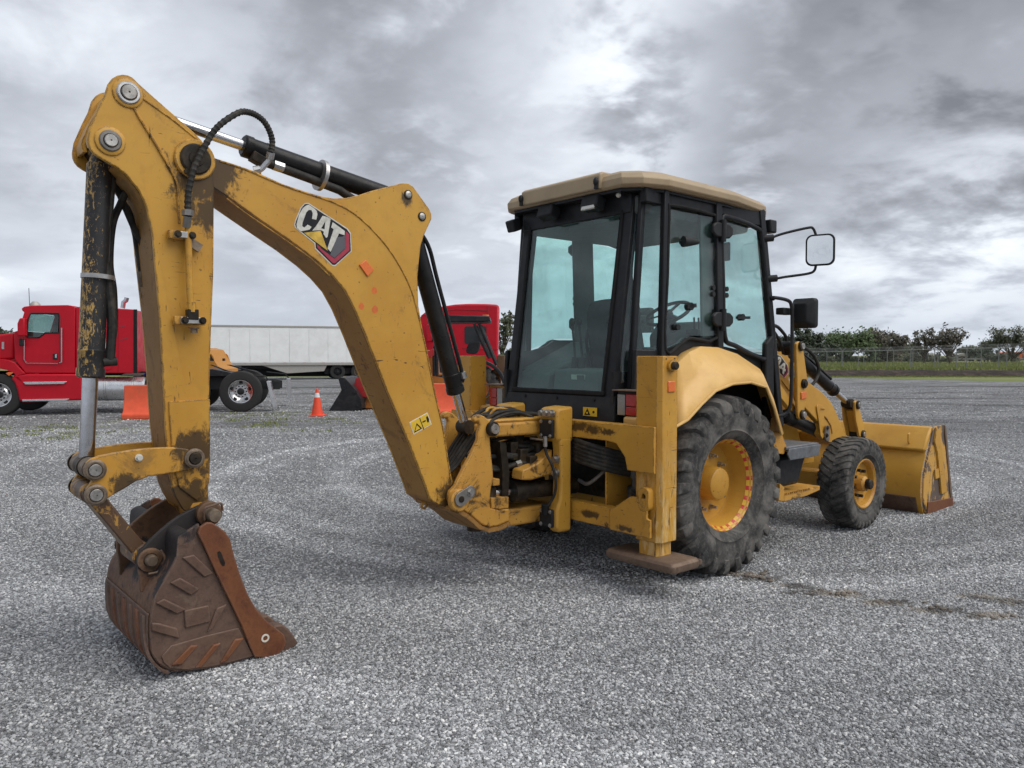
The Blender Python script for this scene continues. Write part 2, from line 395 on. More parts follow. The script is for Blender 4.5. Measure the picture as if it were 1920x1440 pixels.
# tyres: black rubber with grey dust rubbed into it
def tyre_mat(name, dust, dustcol):
    m, N = newmat(name); v = oc(N)
    n1 = N.noise(v, 5, 7, .68, .4); n2 = N.noise(v, 40, 5, .65)
    c = N.mix(N.math('MULTIPLY', N.step(n1, .38, .68), dust), (.030, .030, .030, 1), (*dustcol, 1))
    c = N.mix(N.math('MULTIPLY', N.step(n2, .5, .75), dust*.5), c, (dustcol[0]*1.3, dustcol[1]*1.3, dustcol[2]*1.3, 1))
    finish(N, col=c, rough=.78, bump=N.math('ADD', n2, N.noise(v, 150, 2)), strength=.22, dist=.003, spec=.3); return m
tyre_mat('tyre_work', .95, (.165, .155, .143))
tyre_mat('tyre_side', .8, (.115, .102, .088))
tyre_mat('tyre_road', .15, (.05, .05, .05))

# tinted cab glass: what passes is coloured, the rest is mirror-like by Fresnel
def glass(name, tint, rough=.01, haze=0.):
    m, N = newmat(name)
    t = N.n('ShaderNodeBsdfTransparent', {0: (*tint, 1)}); g = N.n('ShaderNodeBsdfGlossy', {0: (1, 1, 1, 1), 'Roughness': rough})
    fc = N.n('ShaderNodeLayerWeight', {0: .5}).outputs['Facing']
    f = N.math('ADD', .045, N.math('MULTIPLY', .95, N.math('POWER', fc, 5.)))
    sh = N.n('ShaderNodeMixShader', {0: f, 1: t.outputs[0], 2: g.outputs[0]}).outputs[0]
    if haze:                                              # dust film that also paints in a whitish sky reflection
        v = oc(N); d = N.math('MULTIPLY', N.step(N.noise(N.map(v, scale=(1, 1, .6)), 2.2, 6, .6), .42, .75), haze)
        df = N.n('ShaderNodeBsdfDiffuse', {0: (.50, .49, .46, 1)})
        sh = N.n('ShaderNodeMixShader', {0: d, 1: sh, 2: df.outputs[0]}).outputs[0]
    N.n('ShaderNodeOutputMaterial', {0: sh}); return m
glass('cab_glass', (.80, .93, .91), haze=.02); glass('side_glass', (.84, .945, .93), haze=.16); glass('truck_glass', (.66, .78, .76))
simple('dark_glass', (.012, .014, .016), .08, var=.05, coat=.5)

# honeycomb for the emblem
m, N = newmat('emblem_mesh'); v = oc(N)
vo = N.n('ShaderNodeTexVoronoi', {'Vector': v, 'Scale': 120., 'Randomness': 0.}, feature='DISTANCE_TO_EDGE').outputs[0]
finish(N, col=N.mix(N.step(vo, .05, .12), (.10, .10, .115, 1), (.016, .017, .022, 1)), rough=.4)

# reflective red and yellow tape round the rims
m, N = newmat('rim_tape'); v = oc(N); sp = N.n('ShaderNodeSeparateXYZ', {0: v})
ang = N.math('ARCTAN2', sp.outputs[2], sp.outputs[0]); fr = N.math('FRACT', N.math('MULTIPLY', ang, 26/(2*math.pi)))
k = N.step(fr, .42, .46); k2 = N.math('MULTIPLY', N.step(N.noise(v, 9, 4, .7), .52, .62), .6)
finish(N, col=N.mix(k2, N.mix(k, (.55, .030, .030, 1), (.70, .42, .03, 1)), (.60, .32, .07, 1)), rough=.4)
# worn tape on the front rims: only faint red left
m, N = newmat('rim_tape_worn'); v = oc(N)
finish(N, col=N.mix(N.step(N.noise(v, 7, 6, .7), .44, .56), (.50, .10, .05, 1), (.58, .33, .06, 1)), rough=.45)

# gravel bed
def gravel_nodes(N, v, scale):
    vo = N.n('ShaderNodeTexVoronoi', {'Vector': v, 'Scale': scale, 'Randomness': 1.})
    ed = N.n('ShaderNodeTexVoronoi', {'Vector': v, 'Scale': scale, 'Randomness': 1.}, feature='DISTANCE_TO_EDGE').outputs[0]
    g = N.n('ShaderNodeSeparateColor', {0: vo.outputs['Color']}).outputs[0]
    return g, ed, vo.outputs['Distance']

def yard_tone(N, w):
    """broad colour of the yard: paler wheel tracks, damp and muddy patches; returns a multiplier and a mud mask"""
    t = N.n('ShaderNodeMapRange', {0: N.noise(w, .22, 3, .6, .4), 1: .3, 2: .7, 3: .80, 4: 1.14}).outputs[0]
    t2 = N.n('ShaderNodeMapRange', {0: N.noise(N.map(w, scale=(.35, 1.6, 1)), .8, 3, .6), 1: .3, 2: .7, 3: .88, 4: 1.1}).outputs[0]
    t = N.math('MULTIPLY', t, t2)
    jit = N.math('MULTIPLY', N.math('SUBTRACT', N.noise(w, 1.1, 3), .5), .3)
    for (cx, cy, r, wd, k) in ((1.77, 11.18, 5.76, .17, .34), (1.77, 11.18, 5.25, .13, .18), (1.77, 11.18, 4.2, .17, .28), (6, 16, 14.2, .25, .2), (6, 16, 15.6, .25, .2)):
        d = N.math('ABSOLUTE', N.math('SUBTRACT', N.vmath('DISTANCE', w, (cx, cy, 0)), r))
        d = N.math('ADD', d, jit)
        t = N.math('MULTIPLY', t, N.math('ADD', 1., N.math('MULTIPLY', N.step(d, wd*1.6, wd*.4), k)))
    far = N.step(N.n('ShaderNodeSeparateXYZ', {0: w}).outputs[1], 11., 24.)
    wet = N.math('MULTIPLY', N.step(N.noise(N.map(w, scale=(.07, .34, 1), loc=(3, 1, 0)), 1., 6, .66, .3), .50, .66), far)
    st = N.n('ShaderNodeMapRange', {0: N.noise(N.map(w, scale=(.5, 2.6, 1), loc=(5, 2, 0)), 1.3, 5, .68, .3), 1: .34, 2: .68, 3: .48, 4: 1.42}).outputs[0]
    t = N.math('MULTIPLY', t, N.n('ShaderNodeMix', {0: far, 2: 1., 3: st}).outputs[0])
    t = N.math('MULTIPLY', t, N.math('SUBTRACT', 1., N.math('MULTIPLY', wet, .55)))
    mud = 0; mj = N.math('MULTIPLY', N.math('SUBTRACT', N.noise(w, 11, 5, .75), .5), 3.6)
    for (x, y, rx, ry) in MUD:
        d = N.vmath('LENGTH', N.vmath('MULTIPLY', N.vmath('SUBTRACT', w, (x, y, 0)), (1/rx, 1/ry, 0)))
        d = N.math('ADD', d, mj)
        k = N.math('MULTIPLY', N.step(d, 1.2, .5), .85); mud = k if mud == 0 else N.math('MAXIMUM', mud, k)
    return t, mud
MUD = [(*q, rx, ry) for q, (rx, ry) in zip([(1.731, 5.649), (1.795, 5.540), (1.980, 5.360), (2.072, 5.214), (2.249, 5.202), (2.446, 5.009), (2.702, 4.840), (2.951, 4.750), (3.298, 5.031), (3.142, 5.121)],
       ((.12, .09), (.16, .08), (.15, .08), (.22, .08), (.18, .08), (.18, .08), (.18, .09), (.2, .08), (.2, .08), (.16, .07)))]
m, N = newmat('gravel_ground'); gp = N.n('ShaderNodeNewGeometry').outputs['Position']
g1, e1, d1 = gravel_nodes(N, gp, 58.); g2, e2, d2 = gravel_nodes(N, N.map(gp, loc=(3.3, 1.2, 0)), 120.)
tone, mud = yard_tone(N, gp)
c = N.ramp(g1, [(0., (.13, .134, .141)), (.35, (.24, .247, .258)), (.7, (.37, .379, .392)), (.93, (.50, .51, .522)), (1., (.70, .695, .68))])
cs = N.ramp(g2, [(0., (.09, .09, .094)), (.6, (.24, .24, .246)), (1., (.46, .455, .445))])
c = N.mix(N.step(e1, .10, .03), c, cs)
c = N.mix(1., c, N.n('ShaderNodeCombineXYZ', {0: tone, 1: tone, 2: tone}).outputs[0], 'MULTIPLY')
mc = N.mix(N.step(N.noise(gp, 3.2, 3), .45, .58), (.060, .052, .046, 1), (.30, .265, .215, 1))
c = N.mix(N.math('MULTIPLY', mud, .8), c, mc)
h = N.math('ADD', N.math('MULTIPLY', N.step(e1, .0, .35), .012), N.math('ADD', N.math('MULTIPLY', g1, .008), N.math('MULTIPLY', N.step(e2, 0., .3), .004)))
bsd = N.n('ShaderNodeBsdfPrincipled', {'Base Color': c, 'Roughness': .88, 'Specular IOR Level': .25,
    'Normal': N.n('ShaderNodeBump', {'Height': h, 'Strength': .9, 'Distance': 1.}).outputs[0]})
N.n('ShaderNodeOutputMaterial', {0: bsd.outputs[0]})

m, N = newmat('gravel_stone'); gp = N.n('ShaderNodeNewGeometry').outputs['Position']
rnd = N.n('ShaderNodeObjectInfo').outputs['Random']
tone, mud = yard_tone(N, gp)
c = N.ramp(rnd, [(0., (.145, .149, .156)), (.30, (.262, .269, .281)), (.65, (.40, .409, .422)), (.90, (.53, .54, .552)), (1., (.74, .735, .72))])
c = N.mix(N.math('MULTIPLY', N.step(N.noise(gp, 160, 3), .5, .75), .3), c, (.16, .155, .15, 1))
c = N.mix(1., c, N.n('ShaderNodeCombineXYZ', {0: tone, 1: tone, 2: tone}).outputs[0], 'MULTIPLY')
mc = N.mix(N.step(N.noise(gp, 3.2, 3), .45, .58), (.060, .052, .046, 1), (.30, .265, .215, 1))
c = N.mix(N.math('MULTIPLY', mud, .9), c, mc)
finish(N, col=c, rough=.85, spec=.3)

m, N = newmat('meadow'); gp = N.n('ShaderNodeNewGeometry').outputs['Position']
n1 = N.noise(N.map(gp, scale=(.5, 1, 1)), .12, 6, .65, .4); n2 = N.noise(gp, 1.4, 6, .7)
c = N.mix(N.step(n1, .38, .62), (.15, .19, .045, 1), (.24, .22, .10, 1)); c = N.mix(N.math('MULTIPLY', N.step(n2, .45, .75), .6), c, (.095, .14, .032, 1))
finish(N, col=c, rough=.95, bump=n2, strength=.6, dist=.15)
m, N = newmat('grass_blade'); rn = N.n('ShaderNodeObjectInfo').outputs['Random']; gp = N.n('ShaderNodeNewGeometry').outputs['Position']
finish(N, col=N.mix(N.noise(gp, .5, 3), (.13, .18, .035, 1), (.25, .26, .09, 1)), rough=.8)
m, N = newmat('soil_bank'); gp = N.n('ShaderNodeNewGeometry').outputs['Position']
n1 = N.noise(gp, 1.2, 9, .75, .5); n2 = N.noise(gp, 5, 4, .7)
c = N.mix(N.step(n1, .42, .62), (.022, .014, .010, 1), (.075, .050, .036, 1)); c = N.mix(N.step(n2, .64, .72), c, (.26, .21, .17, 1))
z = N.n('ShaderNodeSeparateXYZ', {0: gp}).outputs[2]
finish(N, col=c, rough=.95, bump=n1, strength=1., dist=.3)
def leaf(name, a, b):
    m, N = newmat(name); gp = N.n('ShaderNodeNewGeometry').outputs['Position']
    c = N.mix(N.step(N.noise(gp, .9, 4, .6), .38, .62), (*a, 1), (*b, 1)); c = N.mix(N.math('MULTIPLY', N.step(N.noise(gp, 6, 2), .5, .7), .5), c, (a[0]*.6, a[1]*.6, a[2]*.6, 1))
    finish(N, col=c, rough=.75)
leaf('leaf_green', (.045, .078, .024), (.085, .125, .040)); leaf('leaf_dark', (.034, .048, .028), (.060, .078, .042))
leaf('leaf_brown', (.075, .070, .050), (.12, .108, .076)); leaf('leaf_olive', (.060, .074, .042), (.105, .115, .062))
simple('bark', (.075, .058, .045), .9, var=.3, scale=6)
simple('mud', (.16, .135, .11), .9, var=.4, scale=30)


# ================================================================== ground
def sheet(name, pts, z, mat, kind='structure'):
    b = B(); b.bm.faces.new([b.bm.verts.new((x, y, z)) for x, y in pts]); o = b.build(name, MAT[mat]); tag(o, kind=kind); return o
YARD = sheet('gravel_yard', [(-600, -400), (600, -400), (600, 900), (-600, 900)], 0, 'gravel_ground')

# loose stones lying on the yard near the camera, scattered with geometry nodes
def scatter_stones(name, quad, density, smin, smax, seed, z=.0):
    b = B(); b.bm.faces.new([b.bm.verts.new((x, y, z)) for x, y in quad]); o = b.build(name, MAT['gravel_stone'])
    tag(o, kind='stuff')
    ng = bpy.data.node_groups.new(name, 'GeometryNodeTree')
    ng.interface.new_socket('Geometry', in_out='INPUT', socket_type='NodeSocketGeometry'); ng.interface.new_socket('Geometry', in_out='OUTPUT', socket_type='NodeSocketGeometry')
    G = NT(ng); gi = ng.nodes.new('NodeGroupInput'); go = ng.nodes.new('NodeGroupOutput')
    dp = G.n('GeometryNodeDistributePointsOnFaces', {'Mesh': gi.outputs[0], 'Density': density, 'Seed': seed})
    var = []
    for k in range(4):
        ico = G.n('GeometryNodeMeshIcoSphere', {'Radius': 1., 'Subdivisions': 2})
        pos = G.n('GeometryNodeInputPosition').outputs[0]
        nz = G.n('ShaderNodeTexNoise', {'Vector': G.vmath('ADD', pos, (k*7.1, k*3.3, 2.)), 'Scale': .95, 'Detail': 1.5}).outputs[1]
        off = G.vmath('MULTIPLY', G.vmath('SUBTRACT', nz, (.5, .5, .5)), (1.5, 1.5, 1.5))
        sp = G.n('GeometryNodeSetPosition', {'Geometry': ico.outputs[0], 'Offset': off})
        sp = G.n('GeometryNodeTransform', {'Geometry': sp.outputs[0], 'Scale': ((1, .8, .55), (1, .65, .7), (.9, .9, .45), (1.1, .6, .55))[k]})
        sm = G.n('GeometryNodeSetShadeSmooth', {'Geometry': sp.outputs[0], 'Shade Smooth': False})
        mt = G.n('GeometryNodeSetMaterial', {'Geometry': sm.outputs[0], 'Material': MAT['gravel_stone']})
        var.append(G.n('GeometryNodeGeometryToInstance', {0: mt.outputs[0]}).outputs[0])
    jn = ng.nodes.new('GeometryNodeJoinGeometry')
    for v in var[::-1]: ng.links.new(v, jn.inputs[0])
    rv = G.n('FunctionNodeRandomValue', {0: (-.7, -.7, 0), 1: (.7, .7, 6.28), 'Seed': seed+1}, data_type='FLOAT_VECTOR')
    rf = G.n('FunctionNodeRandomValue', {2: 0., 3: 1., 'Seed': seed+2}, data_type='FLOAT')
    sz = G.math('ADD', smin, G.math('MULTIPLY', G.math('POWER', rf.outputs[1], 1.7), smax-smin))
    ri = G.n('FunctionNodeRandomValue', {4: 0, 5: 3, 'Seed': seed+3}, data_type='INT')
    ip = G.n('GeometryNodeInstanceOnPoints', {'Points': dp.outputs[0], 'Instance': jn.outputs[0], 'Pick Instance': True, 'Instance Index': ri.outputs[2],
             'Rotation': rv.outputs[0], 'Scale': G.n('ShaderNodeCombineXYZ', {0: sz, 1: sz, 2: sz}).outputs[0]})
    ng.links.new(ip.outputs[0], go.inputs[0])
    md = o.modifiers.new('scatter', 'NODES'); md.node_group = ng
    return o
scatter_stones('loose_gravel', [(-3.4, 2.4), (3.4, 2.4), (5.0, 5.4), (-5.0, 5.4)], 7600, .0045, .0120, 3)
scatter_stones('loose_gravel', [(-5.0, 5.4), (5.0, 5.4), (8.2, 9.5), (-8.2, 9.5)], 3300, .0052, .0130, 13)
scatter_stones('loose_gravel', [(-8.2, 9.5), (8.2, 9.5), (13.5, 17), (-13.5, 17)], 480, .008, .0175, 23)
scatter_stones('loose_gravel', [(-11, 13), (11, 13), (19, 25), (-19, 25)], 70, .012, .026, 33)
scatter_stones('loose_gravel', [(-15, 19), (15, 19), (30, 40), (-16, 40)], 22, .016, .036, 43)

# sparse weeds in the gravel
def tufts(name, spots, blades, h, mat, seed, label=None):
    rnd = random.Random(seed); b = B(); bm = b.bm
    for (x, y, r) in spots:
        for k in range(blades):
            a = rnd.uniform(0, 6.28); q = r*math.sqrt(rnd.random()); px, py = x+q*math.cos(a), y+q*.7*math.sin(a)
            t = rnd.uniform(0, 6.28); w = rnd.uniform(.006, .016); hh = h*rnd.uniform(.4, 1.2); lx, ly = rnd.uniform(-.6, .6)*hh, rnd.uniform(-.6, .6)*hh
            bm.faces.new([bm.verts.new(v) for v in ((px-w*math.cos(t), py-w*math.sin(t), 0), (px+w*math.cos(t), py+w*math.sin(t), 0), (px+lx, py+ly, hh))])
    o = b.build(name, MAT[mat], smooth=0); tag(o, kind='stuff'); return o
W0 = [(-7.267, 20.218), (-6.620, 19.542), (-6.014, 18.909), (-7.958, 21.324), (-6.049, 17.494), (-5.445, 17.896), (-5.514, 19.220), (-9.993, 16.051), (-9.932, 16.505), (-8.959, 15.415), (-10.118, 15.727), (-9.799, 17.494), (-8.772, 16.051), (-10.344, 17.494), (-9.413, 18.909), (-5.895, 21.324), (-6.948, 20.942), (-4.784, 19.220), (-7.334, 18.608), (-8.410, 14.641), (-8.562, 16.505), (-11.000, 16.742), (-4.334, 16.275), (-4.085, 18.461), (-6.369, 20.942)]
rnd = random.Random(4)
tufts('weeds', [(x+rnd.uniform(-.5, .5), y+rnd.uniform(-.5, .5), rnd.uniform(.15, .5)) for x, y in W0 for _ in range(3)], 32, .05, 'grass_blade', 5)

# ---- grass field beyond the yard, with the bank at its edge
FY = 56.0
def ridge(name, prof, x0, x1, n, mat, amp, seed, kind='structure'):
    """long strip: prof gives (y, z); small humps from noise"""
    b = B(); bm = b.bm; rows = []
    for i in range(n+1):
        x = x0+(x1-x0)*i/n; row = []
        for k, (y, z) in enumerate(prof):
            w = 0 if k in (0, len(prof)-1) else amp
            row.append(bm.verts.new((x, y+w*2*noise.noise((x*.35, k*2.1, seed)), z+w*noise.noise((x*.6, k*3.7, seed+5)))))
        rows.append(row)
    for a, c in zip(rows, rows[1:]):
        for k in range(len(prof)-1): bm.faces.new((a[k], c[k], c[k+1], a[k+1]))
    o = b.build(name, MAT[mat], smooth=60); tag(o, kind=kind); return o
sheet('grass_verge', [(-500, 58.0), (18, 57.6), (22.5, 55.6), (26, 52.5), (30.5, 47.5), (38, 42), (60, 33), (120, 25), (200, 61.5), (-500, 61.5)], .004, 'meadow')
ridge('earth_bank', [(59.0, .0), (59.6, .16), (60.4, .34), (61.2, .44), (62.6, .40)], -30, 110, 420, 'soil_bank', .10, 2)
ridge('field', [(61.8, .38), (64, .44), (75, .42), (110, .40), (200, .42), (500, .6), (900, .9)], -600, 600, 120, 'meadow', .02, 7)
rnd = random.Random(8)
b = B(); bm = b.bm
def blades(n, ya, yb, xa, xb, z, h):
    for k in range(n):
        y = rnd.uniform(ya, yb); x = rnd.uniform(xa, xb); t = rnd.uniform(0, 6.28); w = rnd.uniform(.03, .09); hh = h*rnd.uniform(.3, 1.2)*(.6+.8*max(0, noise.noise((x*.12, y*.12, 3))))
        bm.faces.new([bm.verts.new(v) for v in ((x-w*math.cos(t), y-w*math.sin(t), z), (x+w*math.cos(t), y+w*math.sin(t), z), (x+rnd.uniform(-.5, .5)*hh, y+rnd.uniform(-.3, .3)*hh, z+hh))])
blades(26000, 62, 78, 12, 64, .40, .34); blades(14000, 78, 115, 16, 90, .40, .5); blades(9000, 56, 59.5, 8, 52, 0, .10)
tag(b.build('tall_grass', MAT['grass_blade'], smooth=0), kind='stuff')

# clods of mud dropped by the tyre
rnd = random.Random(21); b = B()
for (x, y), n in zip([(1.732, 5.677), (1.795, 5.540), (2.045, 5.238), (2.212, 5.202), (2.428, 5.009), (2.713, 4.861), (2.951, 4.750)], (16, 8, 7, 8, 6, 12, 7)):
    for k in range(n):
        r = rnd.uniform(.006, .022); b.sphere((x+rnd.gauss(0, .09), y+rnd.gauss(0, .035), r*.35), r, 1, (rnd.uniform(.8, 1.5), rnd.uniform(.8, 1.3), rnd.uniform(.5, .8)))
tag(b.build('mud_clods', MAT['mud'], smooth=0), kind='stuff')
# low scrub along the far side of the field
b = B(); bm = b.bm
for k in range(9000):
    x = rnd.uniform(44, 112); hump = 1.1+.9*noise.noise((x*.16, 1.7, 4))+.5*noise.noise((x*.5, 3.1, 2)); y = 138+rnd.uniform(-2, 2); z = .4+max(.2, hump)*rnd.random()**.7
    if x > 66 and noise.noise((x*.09, 8, 1)) > .05: continue
    s = rnd.uniform(.10, .26); u = Vector((rnd.uniform(-1, 1), rnd.uniform(-1, 1), rnd.uniform(-1, 1))).normalized(); v = u.orthogonal().normalized(); p = Vector((x, y, z))
    bm.faces.new([bm.verts.new(p+q) for q in (u*s*1.4, v*s, -u*s*1.4, -v*s)])
tag(b.build('distant_scrub', MAT['leaf_olive'], smooth=0), kind='stuff')


# ================================================================== the backhoe loader (metres; x forward, y left, z up, origin under the rear axle)
ROOT = empty('backhoe_loader', (0.7669, 6.4199, 0), R(40.5))
tag(ROOT, 'yellow and black backhoe loader with its digging arm lowered to the gravel in the foreground', 'backhoe loader')
Y = lambda k: MAT[k]
def T3(pts, y): return [(p[0], y, p[1]) for p in pts]

# ---- boom
boom_out = [(-3.233, 2.679), (-3.132, 2.664), (-3.027, 2.645), (-2.854, 2.596), (-2.727, 2.574), (-2.619, 2.558), (-2.540, 2.556), (-2.455, 2.570), (-2.371, 2.597), (-2.282, 2.635), (-2.101, 2.700), (-2.053, 2.717), (-2.009, 2.720), (-1.972, 2.705), (-1.849, 2.577), (-1.832, 2.547), (-1.832, 2.513), (-1.892, 2.399), (-1.917, 2.327), (-1.930, 2.240), (-1.943, 2.125), (-1.936, 1.939), (-1.907, 1.798), (-1.845, 1.536), (-1.782, 1.268), (-1.722, 1.050), (-1.701, 0.871), (-1.657, 0.743), (-1.580, 0.690), (-1.552, 0.628), (-1.585, 0.577), (-1.653, 0.567), (-1.728, 0.595), (-1.798, 0.626), (-1.849, 0.664), (-1.879, 0.742), (-2.002, 1.031), (-2.164, 1.373), (-2.237, 1.540), (-2.323, 1.739), (-2.403, 1.910), (-2.470, 2.020), (-2.548, 2.099), (-2.640, 2.171), (-2.767, 2.253), (-2.933, 2.346), (-3.075, 2.427), (-3.178, 2.487), (-3.263, 2.529), (-3.327, 2.554), (-3.382, 2.585), (-3.400, 2.635), (-3.380, 2.685), (-3.330, 2.711)]
boom = B()
boom.prism(boom_out, 'y', -.15, -.125); boom.prism(boom_out, 'y', .125, .15)
BOOM = boom.build('boom', Y('yellow_arm'), ROOT, bevel=.004)
low = [(-1.798, 0.626), (-1.849, 0.664), (-1.879, 0.742), (-2.002, 1.031), (-2.164, 1.373), (-2.237, 1.540), (-2.323, 1.739), (-2.403, 1.910), (-2.470, 2.020), (-2.548, 2.099), (-2.640, 2.171), (-2.767, 2.253), (-2.933, 2.346), (-3.075, 2.427), (-3.178, 2.487), (-3.263, 2.529)]
low = smooth_line(low, 3, False)
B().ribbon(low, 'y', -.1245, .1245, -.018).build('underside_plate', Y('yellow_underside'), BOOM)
topl = [(-3.213, 2.674), (-3.073, 2.650), (-2.854, 2.593), (-2.660, 2.559), (-2.540, 2.537), (-2.412, 2.492), (-2.284, 2.409), (-2.166, 2.301), (-2.076, 2.188), (-1.996, 2.053), (-1.936, 1.877), (-1.874, 1.641), (-1.812, 1.376), (-1.748, 1.141), (-1.714, 0.959), (-1.679, 0.774)]
topl = smooth_line(topl, 3, False)
B().ribbon(topl, 'y', -.1245, .1245, -.016).build('top_plate', Y('yellow_worn'), BOOM)
B().tube(T3([(p[0]-.0, p[1]-.005) for p in topl], -.151), .005, 6).build('weld_bead', Y('yellow_worn'), BOOM)
seam2 = smooth_line([(-3.178, 2.472), (-3.076, 2.407), (-2.933, 2.328), (-2.767, 2.235), (-2.664, 2.169), (-2.569, 2.094)], 3, False)
B().tube(T3(seam2, -.150), .004, 6).build('weld_bead', Y('yellow_worn'), BOOM)

def pin(parent, c, y, r=.032, washer=None, mat='pin_steel', h=.02, sgn=-1, wm='pin_brown'):
    """pin end showing on a side plate: boss ring, dark seat and the pin face"""
    x, z = c
    b = B(); wr = washer or r*1.55
    b.lathe([(wr, 0), (wr, sgn*h*.55), (wr*.9, sgn*h*.75), (r*1.12, sgn*h*.75), (r*1.12, sgn*h*.2)], (x, y, z), 'y', 28, cap=False)
    w = b.build('pin_collar', Y(wm), parent)
    p = B().lathe([(r, sgn*h*.1), (r, sgn*h*.95), (r*.9, sgn*h*1.1), (r*.14, sgn*h*1.1), (r*.12, sgn*h*.8)], (x, y, z), 'y', 24).build('pin', Y(mat), parent)
    return p
q = [(-2.013, 2.648), (-1.908, 2.521)]
for c in q: pin(BOOM, c, -.149, .022, .030, h=.010, wm='greasy_dark')
# warning sticker and side marker, spray marks
def poly_decal(name, pts, y, mat, parent, t=.0012):
    return B().prism(pts, 'y', y, y-t).build(name, Y(mat), parent)
poly_decal('warning_sticker', [(-2.012, 1.185), (-1.872, 1.243), (-1.837, 1.162), (-1.979, 1.103)], -.1502, 'white_band', BOOM)
poly_decal('sticker_face', [(-2.007, 1.182), (-1.874, 1.237), (-1.844, 1.164), (-1.976, 1.110)], -.1515, 'sticker_yellow', BOOM)
tri = [(-1.957, 1.178), (-1.915, 1.140), (-1.977, 1.115)]; tri_in = [(-1.957, 1.164), (-1.931, 1.141), (-1.970, 1.125)]
poly_decal('warning_triangle', tri, -.1529, 'decal_black', BOOM); poly_decal('triangle_field', tri_in, -.1542, 'sticker_yellow', BOOM)
poly_decal('sticker_divider', [(-1.936, 1.208), (-1.932, 1.211), (-1.899, 1.134), (-1.904, 1.132)], -.1529, 'decal_black', BOOM)
for pp in ("c5|635 803, 646 797, 652 812, 650 830, 642 834, 636 818", "c5|619 826, 633 820, 636 828, 622 834", "c5|588 862, 604 853, 606 859, 590 868"):
    pass
poly_decal('sticker_figure', [(-1.883, 1.212), (-1.876, 1.220), (-1.869, 1.215), (-1.859, 1.198), (-1.862, 1.179), (-1.872, 1.177), (-1.878, 1.193)], -.1529, 'decal_black', BOOM)
poly_decal('sticker_figure', [(-1.913, 1.185), (-1.888, 1.194), (-1.885, 1.186), (-1.910, 1.177)], -.1529, 'decal_black', BOOM)
B().prism([(-2.372, 2.173), (-2.327, 2.207), (-2.271, 2.149), (-2.314, 2.104)], 'y', -.1495, -.160).build('side_marker', Y('orange_reflector'), BOOM, bevel=.003)
for c, rr in zip([(-2.263, 2.023), (-2.356, 1.922), (-2.260, 1.906)], (.020, .019, .021)):
    rnd = random.Random(int(c[0]*1000)); pts = [(c[0]+(rr*(.8+.35*rnd.random()))*math.cos(t*.35), c[1]+rr*1.15*(.8+.35*rnd.random())*math.sin(t*.35)) for t in range(18)]
    poly_decal('spray_mark', pts, -.1503, 'spray_orange', BOOM, .0006)
# maker's emblem
E0 = -.1503
def em(name, pts, lvl, mat): return poly_decal(name, pts, E0-.0012*lvl, mat, BOOM, .0011)
em('emblem', [(-2.725, 2.504), (-2.701, 2.509), (-2.447, 2.387), (-2.425, 2.361), (-2.421, 2.251), (-2.531, 2.153), (-2.551, 2.153), (-2.662, 2.245), (-2.665, 2.276), (-2.785, 2.355), (-2.790, 2.374), (-2.783, 2.400), (-2.750, 2.476)], 0, 'decal_white')
em('emblem_backing', [(-2.723, 2.498), (-2.703, 2.503), (-2.452, 2.381), (-2.432, 2.357), (-2.427, 2.254), (-2.533, 2.161), (-2.549, 2.161), (-2.656, 2.250), (-2.659, 2.281), (-2.779, 2.359), (-2.784, 2.375), (-2.777, 2.399), (-2.744, 2.473)], 1, 'decal_black')
em('emblem_border', [(-2.460, 2.368), (-2.438, 2.353), (-2.436, 2.256), (-2.533, 2.171), (-2.548, 2.170), (-2.648, 2.255), (-2.651, 2.273), (-2.630, 2.259), (-2.624, 2.250), (-2.537, 2.198), (-2.465, 2.263), (-2.466, 2.345)], 2, 'decal_red')
em('emblem_field', [(-2.467, 2.343), (-2.466, 2.266), (-2.537, 2.202), (-2.565, 2.218), (-2.521, 2.328), (-2.483, 2.334)], 2, 'emblem_mesh')
em('letter_c', [(-2.718, 2.490), (-2.701, 2.498), (-2.666, 2.481), (-2.649, 2.467), (-2.645, 2.449), (-2.653, 2.416), (-2.680, 2.418), (-2.675, 2.449), (-2.682, 2.468), (-2.700, 2.468), (-2.716, 2.451), (-2.740, 2.387), (-2.742, 2.369), (-2.729, 2.362), (-2.715, 2.374), (-2.709, 2.382), (-2.683, 2.371), (-2.696, 2.354), (-2.750, 2.338), (-2.775, 2.354), (-2.777, 2.377), (-2.760, 2.435), (-2.737, 2.473)], 2, 'decal_white')
em('letter_a', [(-2.612, 2.444), (-2.581, 2.440), (-2.560, 2.431), (-2.581, 2.323), (-2.591, 2.316), (-2.608, 2.338), (-2.605, 2.351), (-2.623, 2.358), (-2.679, 2.350), (-2.655, 2.378)], 2, 'decal_white')
em('letter_gap', [(-2.596, 2.413), (-2.601, 2.367), (-2.622, 2.370)], 3, 'decal_black')
em('letter_t', [(-2.547, 2.414), (-2.467, 2.369), (-2.469, 2.344), (-2.506, 2.351), (-2.562, 2.236), (-2.583, 2.255), (-2.541, 2.373), (-2.557, 2.382)], 2, 'decal_white')
em('emblem_triangle', [(-2.733, 2.332), (-2.626, 2.354), (-2.581, 2.241), (-2.665, 2.291)], 2, 'decal_gold')
